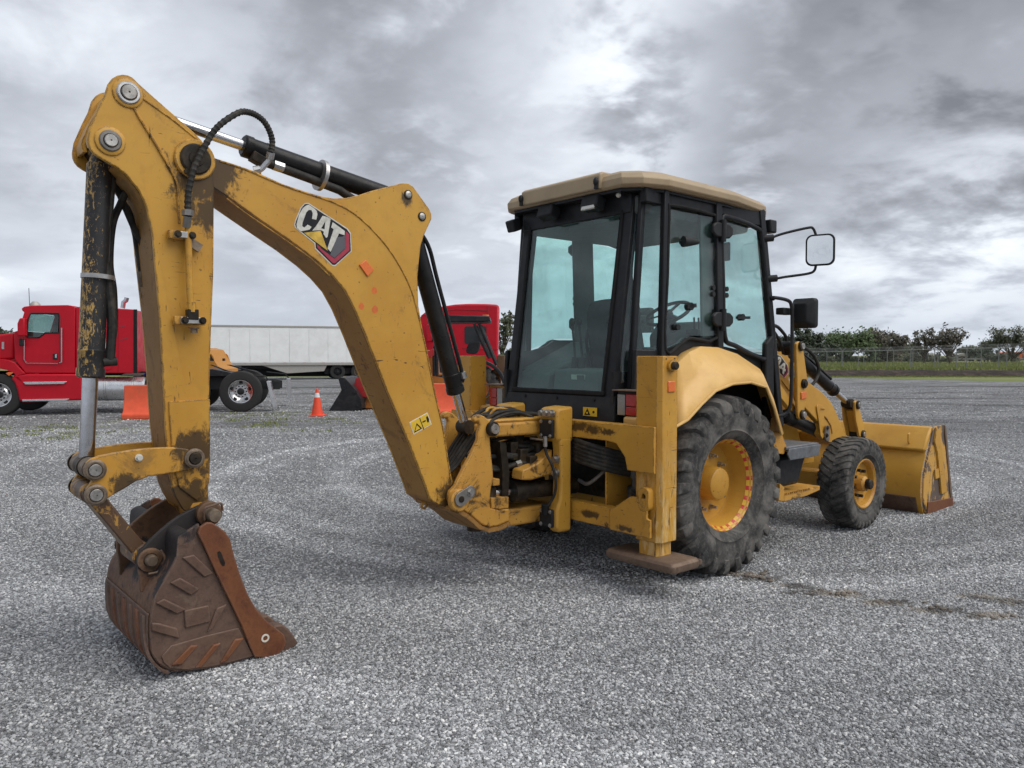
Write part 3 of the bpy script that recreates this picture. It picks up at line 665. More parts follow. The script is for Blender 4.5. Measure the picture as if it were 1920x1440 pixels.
# hoses along the boom top and stops at the foot
B().tube(smooth_line([(-3.10, -.07, 2.52), (-2.95, -.08, 2.545), (-2.75, -.07, 2.53), (-2.55, -.06, 2.45), (-2.42, -.05, 2.40), (-2.2, 0, 2.30)], 6, False), .017, 10).build('hose', Y('hose'), BOOM)
B().tube(smooth_line([(-3.15, .04, 2.53), (-2.9, .03, 2.58), (-2.6, .03, 2.48), (-2.4, .03, 2.40)], 6, False), .015, 10).build('hose', Y('hose'), BOOM)
b = B(); c0, = [(-1.634, 0.634)]
b.lathe([(.075, 0), (.075, -.05), (.06, -.055), (.05, -.055)], (c0[0], -.145, c0[1]), 'y', 28); b.build('foot_boss', Y('yellow_filthy'), BOOM)
b = B(); h0, = [(-1.800, 0.593)]; b.lathe([(.012, -.006), (.026, -.006), (.026, .006), (.012, .006)], (h0[0], 0, h0[1]), 'y', 18, closed=True).build('lifting_eye', Y('yellow_filthy'), BOOM)

# ---- dipper (stick)
DY = -.165
dip = [(-3.763, 2.949), (-3.744, 2.979), (-3.720, 2.999), (-3.695, 3.009), (-3.671, 3.011), (-3.650, 3.004), (-3.622, 2.980), (-3.541, 2.921), (-3.457, 2.861), (-3.351, 2.785), (-3.317, 2.753), (-3.290, 2.723), (-3.271, 2.688), (-3.262, 2.640)]+[(-3.256, 2.521), (-3.263, 2.052), (-3.275, 1.766), (-3.286, 1.408), (-3.288, 1.088), (-3.289, 0.987), (-3.291, 0.874), (-3.289, 0.801), (-3.321, 0.730), (-3.361, 0.739), (-3.426, 0.799), (-3.460, 0.866), (-3.481, 0.924), (-3.495, 1.007), (-3.502, 1.109), (-3.513, 1.249), (-3.524, 1.554), (-3.538, 1.829), (-3.566, 2.167)]+[(-3.568, 2.207), (-3.574, 2.267), (-3.583, 2.307), (-3.595, 2.363), (-3.607, 2.401), (-3.628, 2.449), (-3.655, 2.481), (-3.686, 2.517), (-3.716, 2.540), (-3.740, 2.554), (-3.757, 2.561), (-3.784, 2.573), (-3.810, 2.585), (-3.834, 2.600), (-3.848, 2.618), (-3.856, 2.638), (-3.858, 2.663), (-3.849, 2.719), (-3.806, 2.830), (-3.781, 2.886)]
def dy(z):                                    # half width of the box: wide fork above, narrow foot below
    return .120 + .06*min(max((z-.7)/1.5, 0), 1)
b = B(); bm = b.bm
for s in (-1, 1):
    for a, t in ((0, .024),):
        v0 = [bm.verts.new((x, s*dy(z), z)) for x, z in dip]; v1 = [bm.verts.new((x, s*(dy(z)-t), z)) for x, z in dip]
        n = len(dip); bm.faces.new(v0); bm.faces.new(v1[::-1])
        for i in range(n): bm.faces.new((v0[i], v0[(i+1) % n], v1[(i+1) % n], v1[i]))
DIP = b.build('dipper_arm', Y('yellow_arm'), ROOT, bevel=.004)
def dstrip(line, t):
    b = B(); bm = b.bm; rows = []
    P = [Vector(p) for p in line]
    for i, p in enumerate(P):
        d = (P[min(i+1, len(P)-1)]-P[max(i-1, 0)]).normalized(); o = p + Vector((-d.y, d.x))*t; w = dy(p.y)-.025
        rows.append([(p.x, -w, p.y), (p.x, w, p.y), (o.x, w, o.y), (o.x, -w, o.y)])
    return b.loft(rows)
back = smooth_line([(-3.426, 0.805), (-3.460, 0.866), (-3.481, 0.924), (-3.495, 1.007), (-3.502, 1.109), (-3.513, 1.249), (-3.524, 1.554), (-3.538, 1.829), (-3.566, 2.167), (-3.574, 2.275), (-3.593, 2.367), (-3.625, 2.438), (-3.659, 2.484), (-3.698, 2.525), (-3.741, 2.555)], 3, False)
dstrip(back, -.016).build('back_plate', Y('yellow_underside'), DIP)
front = [(-3.289, 0.830), (-3.289, 0.987), (-3.288, 1.088), (-3.286, 1.408), (-3.275, 1.766), (-3.263, 2.052), (-3.258, 2.380), (-3.259, 2.493)]
dstrip(front, .016).build('front_plate', Y('yellow_worn'), DIP)
# collars with curved spacers between the fork plates
q = [(-3.674, 2.921), (-3.760, 2.670)]
for c in q:
    B().cyl((c[0], -.155, c[1]), (c[0], .155, c[1]), .045).build('fork_spacer', Y('greasy_dark'), DIP)
pin(DIP, q[0], -.178, .036, .056, h=.03, wm='steel'); pin(DIP, q[1], -.178, .031, .052, h=.03, mat='pin_steel', wm='grey_plate')
for c, rr in ((q[0], .072), (q[1], .070)):
    B().lathe([(rr, .004), (rr, -.008), (rr*.8, -.013), (.05, -.013)], (c[0], -.178, c[1]), 'y', 32, cap=False).build('pin_boss', Y('yellow_worn'), DIP)
for c in q: pin(DIP, c, .178, .034, .054, h=.02, sgn=1)
# slotted web between the plates
w0, = [(-3.813, 2.857)]; w1, = [(-3.859, 2.698)]
webl = smooth_line([(-3.737, 2.941), (-3.762, 2.878), (-3.807, 2.790), (-3.822, 2.751), (-3.844, 2.690), (-3.838, 2.644)], 4, False)
B().ribbon(webl, 'y', -.155, -.075, .02).build('nose_web', Y('yellow_worn'), DIP); B().ribbon(webl, 'y', .02, .155, .02).build('nose_web', Y('yellow_worn'), DIP)
cp, = [(-3.355, 2.646)]
b = B(); b.lathe([(.105, .004), (.105, -.008), (.10, -.014), (.08, -.014)], (cp[0], -.180, cp[1]), 'y', 36, cap=False); b.build('pivot_boss', Y('yellow_worn'), DIP)
b = B(); b.lathe([(.080, 0), (.080, -.022), (.072, -.030), (.040, -.030), (.036, -.036)], (cp[0], -.180, cp[1]), 'y', 32); b.build('pivot_cap', Y('greasy_dark'), DIP)
pb, = [(-3.400, 2.575)]; B().bolt((pb[0], -.18, pb[1]), 'y', .018, .03).build('pivot_bolt', Y('greasy_dark'), DIP)
# weld line of the overlaid side plate
wl = smooth_line([(-3.650, 2.861), (-3.621, 2.809), (-3.565, 2.723), (-3.502, 2.621), (-3.461, 2.546), (-3.443, 2.494), (-3.440, 2.384), (-3.438, 2.302)], 4, False)
B().tube([(x, -dy(z)-.001, z) for x, z in wl], .006, 6).build('weld_bead', Y('yellow_filthy'), DIP)
wl = [(-3.619, 2.917), (-3.472, 2.838), (-3.312, 2.736)]
B().tube([(x, -dy(z)-.001, z) for x, z in wl], .004, 6).build('weld_bead', Y('yellow_worn'), DIP)
# reinforcing plate near the foot
pts = [(-3.497, 1.378), (-3.285, 1.384), (-3.285, 1.234), (-3.284, 1.089), (-3.289, 0.929), (-3.352, 0.835), (-3.445, 0.918), (-3.470, 1.020), (-3.482, 1.119), (-3.491, 1.246)]
b = B(); bm = b.bm
v0 = [bm.verts.new((x, -dy(z)-.010, z)) for x, z in pts]; v1 = [bm.verts.new((x, -dy(z)+.004, z)) for x, z in pts]
bm.faces.new(v0); bm.faces.new(v1[::-1])
for i in range(len(pts)): bm.faces.new((v0[i], v0[(i+1) % len(pts)], v1[(i+1) % len(pts)], v1[i]))
b.build('reinforcing_plate', Y('yellow_arm'), DIP, bevel=.003)
# hose run on the near face: armoured hose, steel pipe and two clamps
hn = [(-3.414, 2.365), (-3.410, 2.448), (-3.393, 2.539), (-3.361, 2.632), (-3.319, 2.715), (-3.277, 2.792), (-3.220, 2.857)]; hf = [(-3.125, 2.931), (-3.065, 2.948), (-3.013, 2.946), (-2.967, 2.924), (-2.935, 2.876), (-2.920, 2.820), (-2.929, 2.759)]
hz = smooth_line([(x, -.24, z) for x, z in hn]+[(x, y, z) for (x, z), y in zip(hf, (-.21, -.19, -.17, -.16, -.16, -.16, -.16))], 10, False)
b = B(); b.tube(hz, [.0155+.003*(i % 3 == 0) for i in range(len(hz))], 10); b.build('armoured_hose', Y('hose'), DIP, smooth=20)
b = B(); fz = [(-3.414, 2.338), (-3.415, 2.283)]; b.tube([hz[0], (fz[0][0], -.24, fz[0][1])], .024, 10); b.tube([(fz[0][0], -.24, fz[0][1]+.03), (fz[0][0], -.24, fz[0][1])], .030, 6); b.tube([(fz[0][0], -.24, fz[0][1]), (fz[1][0], -.22, fz[1][1])], .020, 10); b.build('hose_fitting', Y('grey_plate'), DIP)
el = [(-2.929, 2.759), (-2.932, 2.725), (-2.954, 2.691), (-2.978, 2.662), (-3.009, 2.653)]; ez = [(x, -.16+.012*i, z) for i, (x, z) in enumerate(el)]
b = B(); b.tube(smooth_line(ez, 4, False), .016, 10); b.tube([hz[-1], ez[1]], .024, 8); b.tube([ez[3], ez[4]], .026, 8); b.build('hose_elbow', Y('steel'), DIP)
pl = [(-3.405, 2.288), (-3.403, 2.081), (-3.402, 1.957), (-3.393, 1.846)]
B().tube([(x, -.215, z) for x, z in pl], .017, 12).build('pipe', Y('yellow_worn'), DIP)
pj = [(-3.395, 1.896), (-3.393, 1.865)]; B().tube([(pj[0][0], -.215, pj[0][1]), (pj[1][0], -.215, pj[1][1]-.02)], .024, 8).build('pipe_collar', Y('yellow_worn'), DIP)
pk = [(-3.390, 1.832)]; B().box((pk[0][0], -.21, pk[0][1]), (.055, .05, .055)).build('pipe_block', Y('greasy_dark'), DIP, bevel=.004)
for (cc, ln) in (("345 441", .10), ("361 601", .125)):
    k, = [[(-3.425, 2.242)], [(-3.388, 1.801)]][0 if cc[0:3] == '345' else 1]
    B().box((k[0], -.215, k[1]), (ln, .030, .034)).build('hose_clamp', Y('clamp_band'), DIP, bevel=.003)
    for dx in (-.36, .36): B().bolt((k[0]+dx*ln, -.23, k[1]), 'y', .013, .014).build('bolt', Y('greasy_dark'), DIP)
    B().box((k[0]-.01, -.190, k[1]), (ln*1.25, .03, .045)).build('clamp_bracket', Y('yellow_filthy'), DIP, bevel=.003)
k, = [(-3.383, 1.757)]; B().bolt((k[0], -.215, k[1]+.01), 'z', .018, .03).build('pipe_nut', Y('pin_brown'), DIP)
k, = [(-3.363, 2.196)]; B().box((k[0], -.195, k[1]), (.06, .02, .045), ('Y', 30)).build('broken_bracket', Y('pin_brown'), DIP)
# inside hoses and pipe behind the dipper
B().tube(smooth_line([(-3.62, .02, 2.52), (-3.66, .03, 2.42), (-3.70, .05, 2.30), (-3.715, .06, 2.1), (-3.70, .06, 1.95), (-3.705, .05, 1.75), (-3.735, .03, 1.62)], 8, False), .019, 10).build('hose', Y('hose'), DIP)
B().tube(smooth_line([(-3.72, .05, 2.60), (-3.66, .05, 2.45), (-3.60, .05, 2.30), (-3.55, .06, 2.2), (-3.53, .07, 2.1), (-3.50, .07, 2.02)], 8, False), .017, 10).build('hose', Y('hose'), DIP)
B().tube(smooth_line([(-3.60, .09, 2.52), (-3.60, .09, 2.40), (-3.575, .10, 2.25), (-3.555, .10, 2.1), (-3.54, .10, 2.02)], 8, False), .017, 10).build('hose', Y('hose'), DIP)
B().tube([(-3.535, .07, 2.07), (-3.525, .07, 2.00), (-3.52, .07, 1.98)], .020, 10).build('hose_fitting', Y('pin_brown'), DIP)
B().tube([(-3.555, .10, 2.07), (-3.545, .10, 1.99)], .020, 10).build('hose_fitting', Y('pin_brown'), DIP)
B().box((-3.52, .08, 1.975), (.03, .12, .05)).build('clamp_bracket', Y('yellow_underside'), DIP)

# ---- hydraulic cylinders (barrel, gland, rod, end eyes)
def hydraulic(name, a, b, f, r, rr, mat, gland=None, eye=.055, ew=.10, parent=ROOT):
    """a: barrel end pin, b: rod end pin, f: share of the length taken by the barrel"""
    a, b = Vector(a), Vector(b); d = b-a; m = a+d*f; u = d.normalized()
    o = B(); o.tube([a+u*eye*.5, a+u*(eye+.02), a+u*(eye+.03), m-u*.10, m-u*.097, m-u*.09, m-u*.085, m], [r*.7, r*.85, r, r, r*1.05, r*1.05, r, r], 32)
    o.tube([a-Vector((0, ew/2, 0)), a+Vector((0, ew/2, 0))], eye, 24); o = o.build(name, Y(mat), parent)
    B().tube([m-u*.005, m+u*.035, m+u*.045], [r*1.10, r*1.10, r*.9], 32).build('gland', Y(mat), o)
    B().tube([m, b-u*eye*.8], rr, 28).build('rod', Y('chrome'), o)
    B().tube([b-Vector((0, ew/2, 0)), b+Vector((0, ew/2, 0))], eye, 24).build('rod_eye', Y('greasy_dark'), o)
    return o, m, u
pA, pB = [(p[0], 0, p[1]) for p in [(-2.013, 2.648), (-1.908, 2.521)]]
pT, pU = [(p[0], 0, p[1]) for p in [(-3.674, 2.921), (-3.760, 2.670)]]
SCY, m, u = hydraulic('dipper_cylinder', pA, pT, .585, .058, .031, 'cylinder_black', eye=.05)
# steel pipe and band under the barrel
a = Vector(pA); pt = [Vector((m.x, -.045, m.z))-u*.05-Vector((0, 0, .066)), Vector((m.x, -.045, m.z))-u*.35-Vector((0, 0, .075)), Vector((m.x, -.045, m.z))-u*.55-Vector((0, 0, .085)), Vector((m.x, -.045, m.z))-u*.70-Vector((0, 0, .13))]
B().tube(pt, .026, 12).build('cylinder_hose', Y('hose'), SCY)
B().box(pt[0]+u*.02, (.09, .06, .055), ('Y', 22)).build('port_block', Y('greasy_dark'), SCY, bevel=.005)
B().tube([pt[0]-u*.07, pt[0]-u*.13], .031, 8).build('hose_fitting', Y('steel'), SCY)
c = m-u*.44; B().tube([c-u*.012-Vector((0, .012, .022)), c+u*.012-Vector((0, .012, .022))], .094, 32).build('clamp_band', Y('clamp_band'), SCY)
kp, = [(-1.446, 1.113)]
pK = (kp[0], 0, kp[1])
BCY, m, u = hydraulic('boom_cylinder', pB, pK, .80, .059, .032, 'cylinder_black', eye=.05)
n = Vector((u.z, 0, -u.x))
if n.x < 0: n = -n
off = n*.070
B().tube(smooth_line([Vector(pB)+u*.10+off*.4-Vector((0, .05, 0)), Vector(pB)+u*.22+off-Vector((0, .04, 0)), Vector(pB)+u*.45+off-Vector((0, .035, 0)), m-u*.12+off-Vector((0, .035, 0)), m-u*.02+off*.7-Vector((0, .03, 0))], 6, False), .014, 10).build('cylinder_pipe', Y('cylinder_black'), BCY)
B().tube([m-u*.09+off-Vector((0, .04, 0)), m-u*.045+off-Vector((0, .04, 0))], .024, 8).build('pipe_fitting', Y('steel'), BCY)
B().tube(smooth_line([Vector(pB)+u*.02+Vector((-.02, .06, 0)), Vector(pB)+u*.2+Vector((.03, .09, 0)), Vector(pB)+u*.45+Vector((-.02, .10, 0))], 6, False), .016, 10).build('hose', Y('hose'), BCY)
pl0 = [(-3.856, 1.057), (-3.854, 0.934), (-3.380, 1.074)]; pL1, pL2, pL3 = [(p[0], 0, p[1]) for p in pl0]
KCY, m, u = hydraulic('bucket_cylinder', pU, pL1, .695, .061, .037, 'cylinder_flaked', eye=.055, ew=.09)
B().tube(smooth_line([m+Vector((.085, -.02, .05)), m+Vector((.098, -.02, .25)), m+Vector((.082, -.02, .45)), m+Vector((.06, -.02, .6)), m+Vector((.09, -.02, .8)), m+Vector((.11, -.01, 1.0))], 8, False), .024, 10).build('cylinder_hose', Y('hose'), KCY)
B().tube([m+Vector((.05, -.02, .035)), m+Vector((.115, -.02, .04))], .024, 12).build('hose_fitting', Y('hose'), KCY)
c = m-u*.47; B().tube([c-u*.011+Vector((.012, -.004, 0)), c+u*.011+Vector((.012, -.004, 0))], .078, 32).build('clamp_band', Y('clamp_band'), KCY)

# ---- bucket linkage
lk = [(-3.363, 1.104), (-3.337, 1.066), (-3.355, 1.027), (-3.407, 1.010), (-3.484, 1.006), (-3.550, 1.000), (-3.607, 0.999), (-3.627, 0.990), (-3.667, 0.980), (-3.711, 0.954), (-3.765, 0.927), (-3.807, 0.905), (-3.830, 0.889), (-3.860, 0.886), (-3.886, 0.904), (-3.896, 0.934), (-3.891, 0.966), (-3.877, 0.985), (-3.865, 1.005), (-3.887, 1.032), (-3.895, 1.061), (-3.889, 1.093), (-3.867, 1.112), (-3.830, 1.123), (-3.762, 1.132), (-3.684, 1.140), (-3.605, 1.143), (-3.544, 1.142), (-3.482, 1.138), (-3.418, 1.126)]
for s in (-1, 1):
    o = B().prism(lk, 'y', s*.172, s*.138).build('bucket_lever', Y('yellow_arm'), ROOT, bevel=.005)
    for c in pl0:
        B().lathe([(.052, 0), (.052, s*.018), (.044, s*.022), (.036, s*.022)], (c[0], s*.172, c[1]), 'y', 28, cap=False).build('boss', Y('pin_brown'), o)
    for c, mt in zip(pl0, ('pin_steel', 'pin_steel', 'greasy_dark')):
        pin(o, c, s*.180, .030, .047, mt, h=.022, sgn=s, wm='pin_brown')
    if s < 0:
        k, = [(-3.652, 1.099)]; B().bolt((k[0], -.172, k[1]), 'y', .013, .02).build('grease_fitting', Y('decal_white'), o)
for c in (pL1, pL2): 
    B().cyl((c[0], -.14, c[2]), (c[0], .14, c[2]), .050).build('link_bush', Y('pin_brown'), ROOT)
ear, = [(-3.620, 0.580)]; pE = (ear[0], 0, ear[1])
hinge, = [(-3.328, 0.781)]; pH = (hinge[0], 0, hinge[1])
b = B(); a, e = Vector(pL2), Vector(pE); d = (e-a).normalized()
b.bar(a+d*.02, e-d*.01, .20, .075, up=(d.z*-1, 0, d.x)); b.tube([e-Vector((0, .13, 0)), e+Vector((0, .13, 0))], .058, 24); b.tube([a-Vector((0, .125, 0)), a+Vector((0, .125, 0))], .056, 24)
PLK = b.build('power_link', Y('link_flaked'), ROOT, bevel=.008)

# ---- digging bucket
YN, YF = -.40, .46
side = [(-3.434, 0.770), (-3.488, 0.740), (-3.536, 0.717), (-3.546, 0.614), (-3.561, 0.580), (-3.608, 0.503), (-3.649, 0.438), (-3.664, 0.381), (-3.674, 0.311), (-3.675, 0.220), (-3.668, 0.152), (-3.638, 0.095), (-3.593, 0.054), (-3.523, 0.025), (-3.402, 0.005), (-3.276, 0.000), (-3.159, 0.005), (-3.184, 0.068), (-3.229, 0.196), (-3.285, 0.332), (-3.358, 0.506), (-3.417, 0.661)]
zmin = min(p[1] for p in side); DZ = .010-zmin
sh = lambda pts: [(p[0], p[1]+DZ*min(max((.75-p[1])/.75, 0), 1)) for p in pts]
side = sh(side)
BK = B().prism(side, 'y', YN, YN+.022).prism(side, 'y', YF, YF-.022).build('digging_bucket', Y('bucket_side'), ROOT, bevel=.004)
prof = smooth_line(side[1:17], 4, False)
B().ribbon(prof[8:], 'y', YN+.004, YF-.004, .018).build('shell', Y('bucket_shell'), BK)
B().ribbon(prof[:9], 'y', YN+.004, -.216, .018).build('top_plate', Y('bucket_shell'), BK); B().ribbon(prof[:9], 'y', .216, YF-.004, .018).build('top_plate', Y('bucket_shell'), BK)
cut = sh([(-3.447, 0.723), (-3.437, 0.753), (-3.401, 0.773), (-3.376, 0.768), (-3.346, 0.746), (-3.309, 0.709), (-3.284, 0.667), (-3.263, 0.574), (-3.235, 0.472), (-3.191, 0.347), (-3.146, 0.259), (-3.093, 0.188), (-3.039, 0.135), (-2.998, 0.092), (-2.984, 0.048), (-2.999, 0.011), (-3.034, -0.014), (-3.082, -0.015), (-3.163, 0.009), (-3.188, 0.072), (-3.232, 0.200), (-3.288, 0.335), (-3.361, 0.508), (-3.421, 0.663)])
for y0, y1 in ((YN-.022, YN-.0005), (YF+.0005, YF+.022)):
    c = B().prism(cut, 'y', y0, y1).build('side_cutter', Y('cutter_rust'), BK, bevel=.005)
sl = sh([(-3.352, 0.610), (-3.342, 0.616), (-3.333, 0.607), (-3.313, 0.549), (-3.316, 0.534), (-3.328, 0.536), (-3.339, 0.557), (-3.350, 0.594)]); B().prism(sl, 'y', YN-.0225, YN-.0235).build('slot', Y('greasy_dark'), BK)
r0, = sh([(-3.105, 0.100)]); B().lathe([(.022, 0), (.022, -.004), (.013, -.004), (.013, 0)], (r0[0], YN-.022, r0[1]), 'y', 20, closed=True).build('bolt_ring', Y('paper'), BK)
r1 = sh([(-3.104, 0.193), (-3.263, 0.167)]); 
for name, pts in (('wear_bar', "a"), ): pass
wear = [[(-3.520, 0.609), (-3.463, 0.615), (-3.367, 0.501), (-3.414, 0.488)], [(-3.580, 0.491), (-3.533, 0.510), (-3.439, 0.433), (-3.481, 0.407)], [(-3.647, 0.402), (-3.610, 0.418), (-3.506, 0.341), (-3.551, 0.326)],
        [(-3.668, 0.309), (-3.635, 0.300), (-3.549, 0.254), (-3.538, 0.199), (-3.613, 0.237), (-3.670, 0.269)], [(-3.515, 0.337), (-3.394, 0.339), (-3.386, 0.251), (-3.511, 0.245)], [(-3.354, 0.314), (-3.301, 0.325), (-3.375, 0.211), (-3.403, 0.198)],
        [(-3.488, 0.153), (-3.452, 0.144), (-3.534, 0.065), (-3.581, 0.074)], [(-3.376, 0.128), (-3.335, 0.128), (-3.439, 0.024), (-3.469, 0.029)], [(-3.265, 0.130), (-3.216, 0.125), (-3.311, 0.022), (-3.343, 0.021)]]
for i, pts in enumerate(wear):
    lift = .018 if i >= 6 else .012
    B().prism(sh(pts), 'y', YN-lift, YN+.002).build('wear_bar', Y('cutter_rust' if i >= 6 else 'bucket_rust'), BK, bevel=.006)
    B().prism(sh(pts), 'y', YF-.002, YF+lift).build('wear_bar', Y('bucket_rust'), BK, bevel=.006)
band = sh([(-3.626, 0.129), (-3.579, 0.172), (-3.412, 0.181), (-3.242, 0.183), (-3.164, 0.013), (-3.276, 0.010), (-3.402, 0.015), (-3.523, 0.034), (-3.587, 0.060), (-3.615, 0.095)])
B().prism(band, 'y', YN-.007, YN+.002).build('heel_plate', Y('bucket_rust'), BK, bevel=.003)
# wear strips across the heel, slanted
hp = [p for p in prof]
i0 = min(range(len(hp)), key=lambda i: abs(hp[i][1]-.36) + (0 if hp[i][0] < -3.4 else 9))
heel = hp[i0:i0+22]
B().ribbon(heel, 'y', YN+.02, YF-.02, -.010).build('heel_wrap', Y('bucket_rust'), BK, bevel=.003)
for k in range(7):
    yc = YN+.08+.115*k; b = B(); rows = []
    for j, p in enumerate(heel[1:-3]):
        yy = yc - .11*j/len(heel); q = Vector(heel[j+2])-Vector(heel[j]); nrm = Vector((q.y, -q.x)).normalized()
        o = Vector(p)+nrm*.008; o2 = Vector(p)+nrm*.020
        rows.append([(o.x, yy-.025, o.y), (o.x, yy+.025, o.y), (o2.x, yy+.02, o2.y), (o2.x, yy-.02, o2.y)])
    b.loft(rows).build('wear_strip', Y('cutter_rust' if k % 2 else 'bucket_rust'), BK)
# floor lip and teeth
lip0, = sh([(-3.159, 0.005)]); lip1, = sh([(-2.980, 0.031)]); lip2, = sh([(-3.037, -0.016)])
B().prism([lip0, lip2, lip1, (lip0[0]-.02, lip0[1]+.05)], 'y', YN+.02, YF-.02).build('lip_plate', Y('cutter_rust'), BK, bevel=.004)
tooth = sh([(-3.049, 0.138), (-3.028, 0.143), (-2.993, 0.139), (-2.972, 0.120), (-2.937, 0.075), (-2.905, 0.016), (-2.924, -0.001), (-2.966, -0.014), (-3.016, -0.018), (-3.036, 0.004)])
for k in range(5):
    y0 = YN+.002+k*(YF-YN-.094)/4
    B().prism(tooth, 'y', y0+.004, y0+.086).build('tooth', Y('bucket_rust'), BK, bevel=.008)
# bucket ears and hinge
earp = [(-3.678, 0.588), (-3.674, 0.612), (-3.663, 0.633), (-3.640, 0.651), (-3.604, 0.686), (-3.568, 0.716), (-3.519, 0.753), (-3.476, 0.779), (-3.426, 0.802), (-3.382, 0.819), (-3.344, 0.828), (-3.305, 0.821), (-3.282, 0.793), (-3.280, 0.753), (-3.297, 0.725), (-3.320, 0.679), (-3.417, 0.576), (-3.499, 0.461), (-3.596, 0.428), (-3.667, 0.414), (-3.668, 0.492), (-3.676, 0.544)]
earp = sh(earp)
for s in (-1, 1):
    e = B().prism(earp, 'y', s*.215, s*.185).build('ear_plate', Y('bucket_shell' if s < 0 else 'link_rust'), BK, bevel=.004)
    B().lathe([(.060, 0), (.060, s*.014), (.052, s*.018), (.035, s*.018)], (pE[0], s*.215, pE[2]), 'y', 24, cap=False).build('ear_boss', Y('link_rust'), BK)
    B().lathe([(.031, 0), (.031, s*.045), (.024, s*.055), (.008, s*.055)], (pE[0], s*.215, pE[2]), 'y', 22).build('ear_pin', Y('pin_brown'), BK)
    B().lathe([(.066, 0), (.066, s*.04), (.058, s*.045), (.035, s*.045)], (pH[0], s*.215, pH[2]), 'y', 26, cap=False).build('hinge_boss', Y('link_rust'), BK)
    B().lathe([(.036, 0), (.036, s*.11), (.03, s*.12), (.008, s*.12)], (pH[0], s*.215, pH[2]), 'y', 22).build('hinge_pin', Y('pin_brown'), BK)
B().tube([(pH[0], -.125, pH[2]), (pH[0], .125, pH[2])], .062, 24).build('dipper_bush', Y('yellow_filthy'), DIP)
B().tube(smooth_line([(pH[0]-.045, -.30, pH[2]-.02), (pH[0]-.05, -.315, pH[2]+.04), (pH[0]-.01, -.32, pH[2]+.055), (pH[0]+.035, -.315, pH[2]+.06), (pH[0]+.05, -.30, pH[2]+.02)], 6, False), .006, 8).build('retaining_clip', Y('link_rust'), BK)
B().tube(smooth_line([(pE[0]-.02, -.262, pE[2]-.06), (pE[0]+.03, -.262, pE[2]-.055), (pE[0]+.06, -.262, pE[2]), (pE[0]+.04, -.262, pE[2]+.05)], 6, False), .006, 8).build('retaining_clip', Y('link_rust'), BK)
tp = sh([(-3.488, 0.740), (-3.536, 0.717), (-3.542, 0.662)])
B().bar((pH[0]-.10, -.18, pH[2]-.13), (pE[0]+.10, -.18, pE[2]+.02), .02, .02).build('stiffener', Y('bucket_shell'), BK)
B().prism([(pE[0]+.02, pE[2]-.10), (pE[0]+.16, pE[2]-.03), (pH[0]-.06, pH[2]-.14), (pH[0]-.06, pH[2]-.18), (pE[0]+.10, pE[2]-.16)], 'y', -.186, .186).build('hinge_floor', Y('link_rust'), BK)


# ---- rear frame between the stabilisers (horizontal beams, swing carriage)
XF = -.72
FRM = B().box((-.675, 0, 1.08), (.09, 2.0, .125)).box((-.675, 0, .475), (.09, 2.0, .145)).build('rear_frame', Y('yellow_frame'), ROOT, bevel=.006)
B().box((-.36, 0, .80), (.02, 1.50, .66)).build('back_panel', Y('yellow_worn'), FRM, bevel=.003)
for s in (-1, 1):
    B().box((-.50, s*.62, .80), (.30, .02, .60)).build('gusset', Y('yellow_worn'), FRM, bevel=.003)
    B().prism([(-.716, 1.02), (-.716, .86), (-.66, .86), (-.66, 1.02)], 'y', s*.93, s*1.10).build('beam_bracket', Y('yellow_worn'), FRM, bevel=.004)
    B().prism([(s*.86, 1.145), (s*1.13, 1.145), (s*1.13, .835), (s*.90, .835), (s*.88, .92), (s*.80, 1.01), (s*.72, 1.02)], 'x', -.745, -.722).build('beam_end_plate', Y('yellow_frame'), FRM, bevel=.004)
    B().prism([(s*.74, .545), (s*.84, .60), (s*.93, .66), (s*1.07, .66), (s*1.07, .53), (s*1.10, .52), (s*1.10, .40), (s*.74, .40)], 'x', -.745, -.722).build('beam_end_plate', Y('yellow_frame'), FRM, bevel=.004)
B().box((-.38, -.05, .78), (.015, .62, .50)).build('opening', Y('greasy_dark'), FRM)
for i, (yy, zz) in enumerate(((-.60, .92), (-.60, .58), (-.60, .76), (-.35, .96))): B().bolt((-.372, yy, zz), 'x', .012, .012).build('bolt', Y('greasy_dark'), FRM)
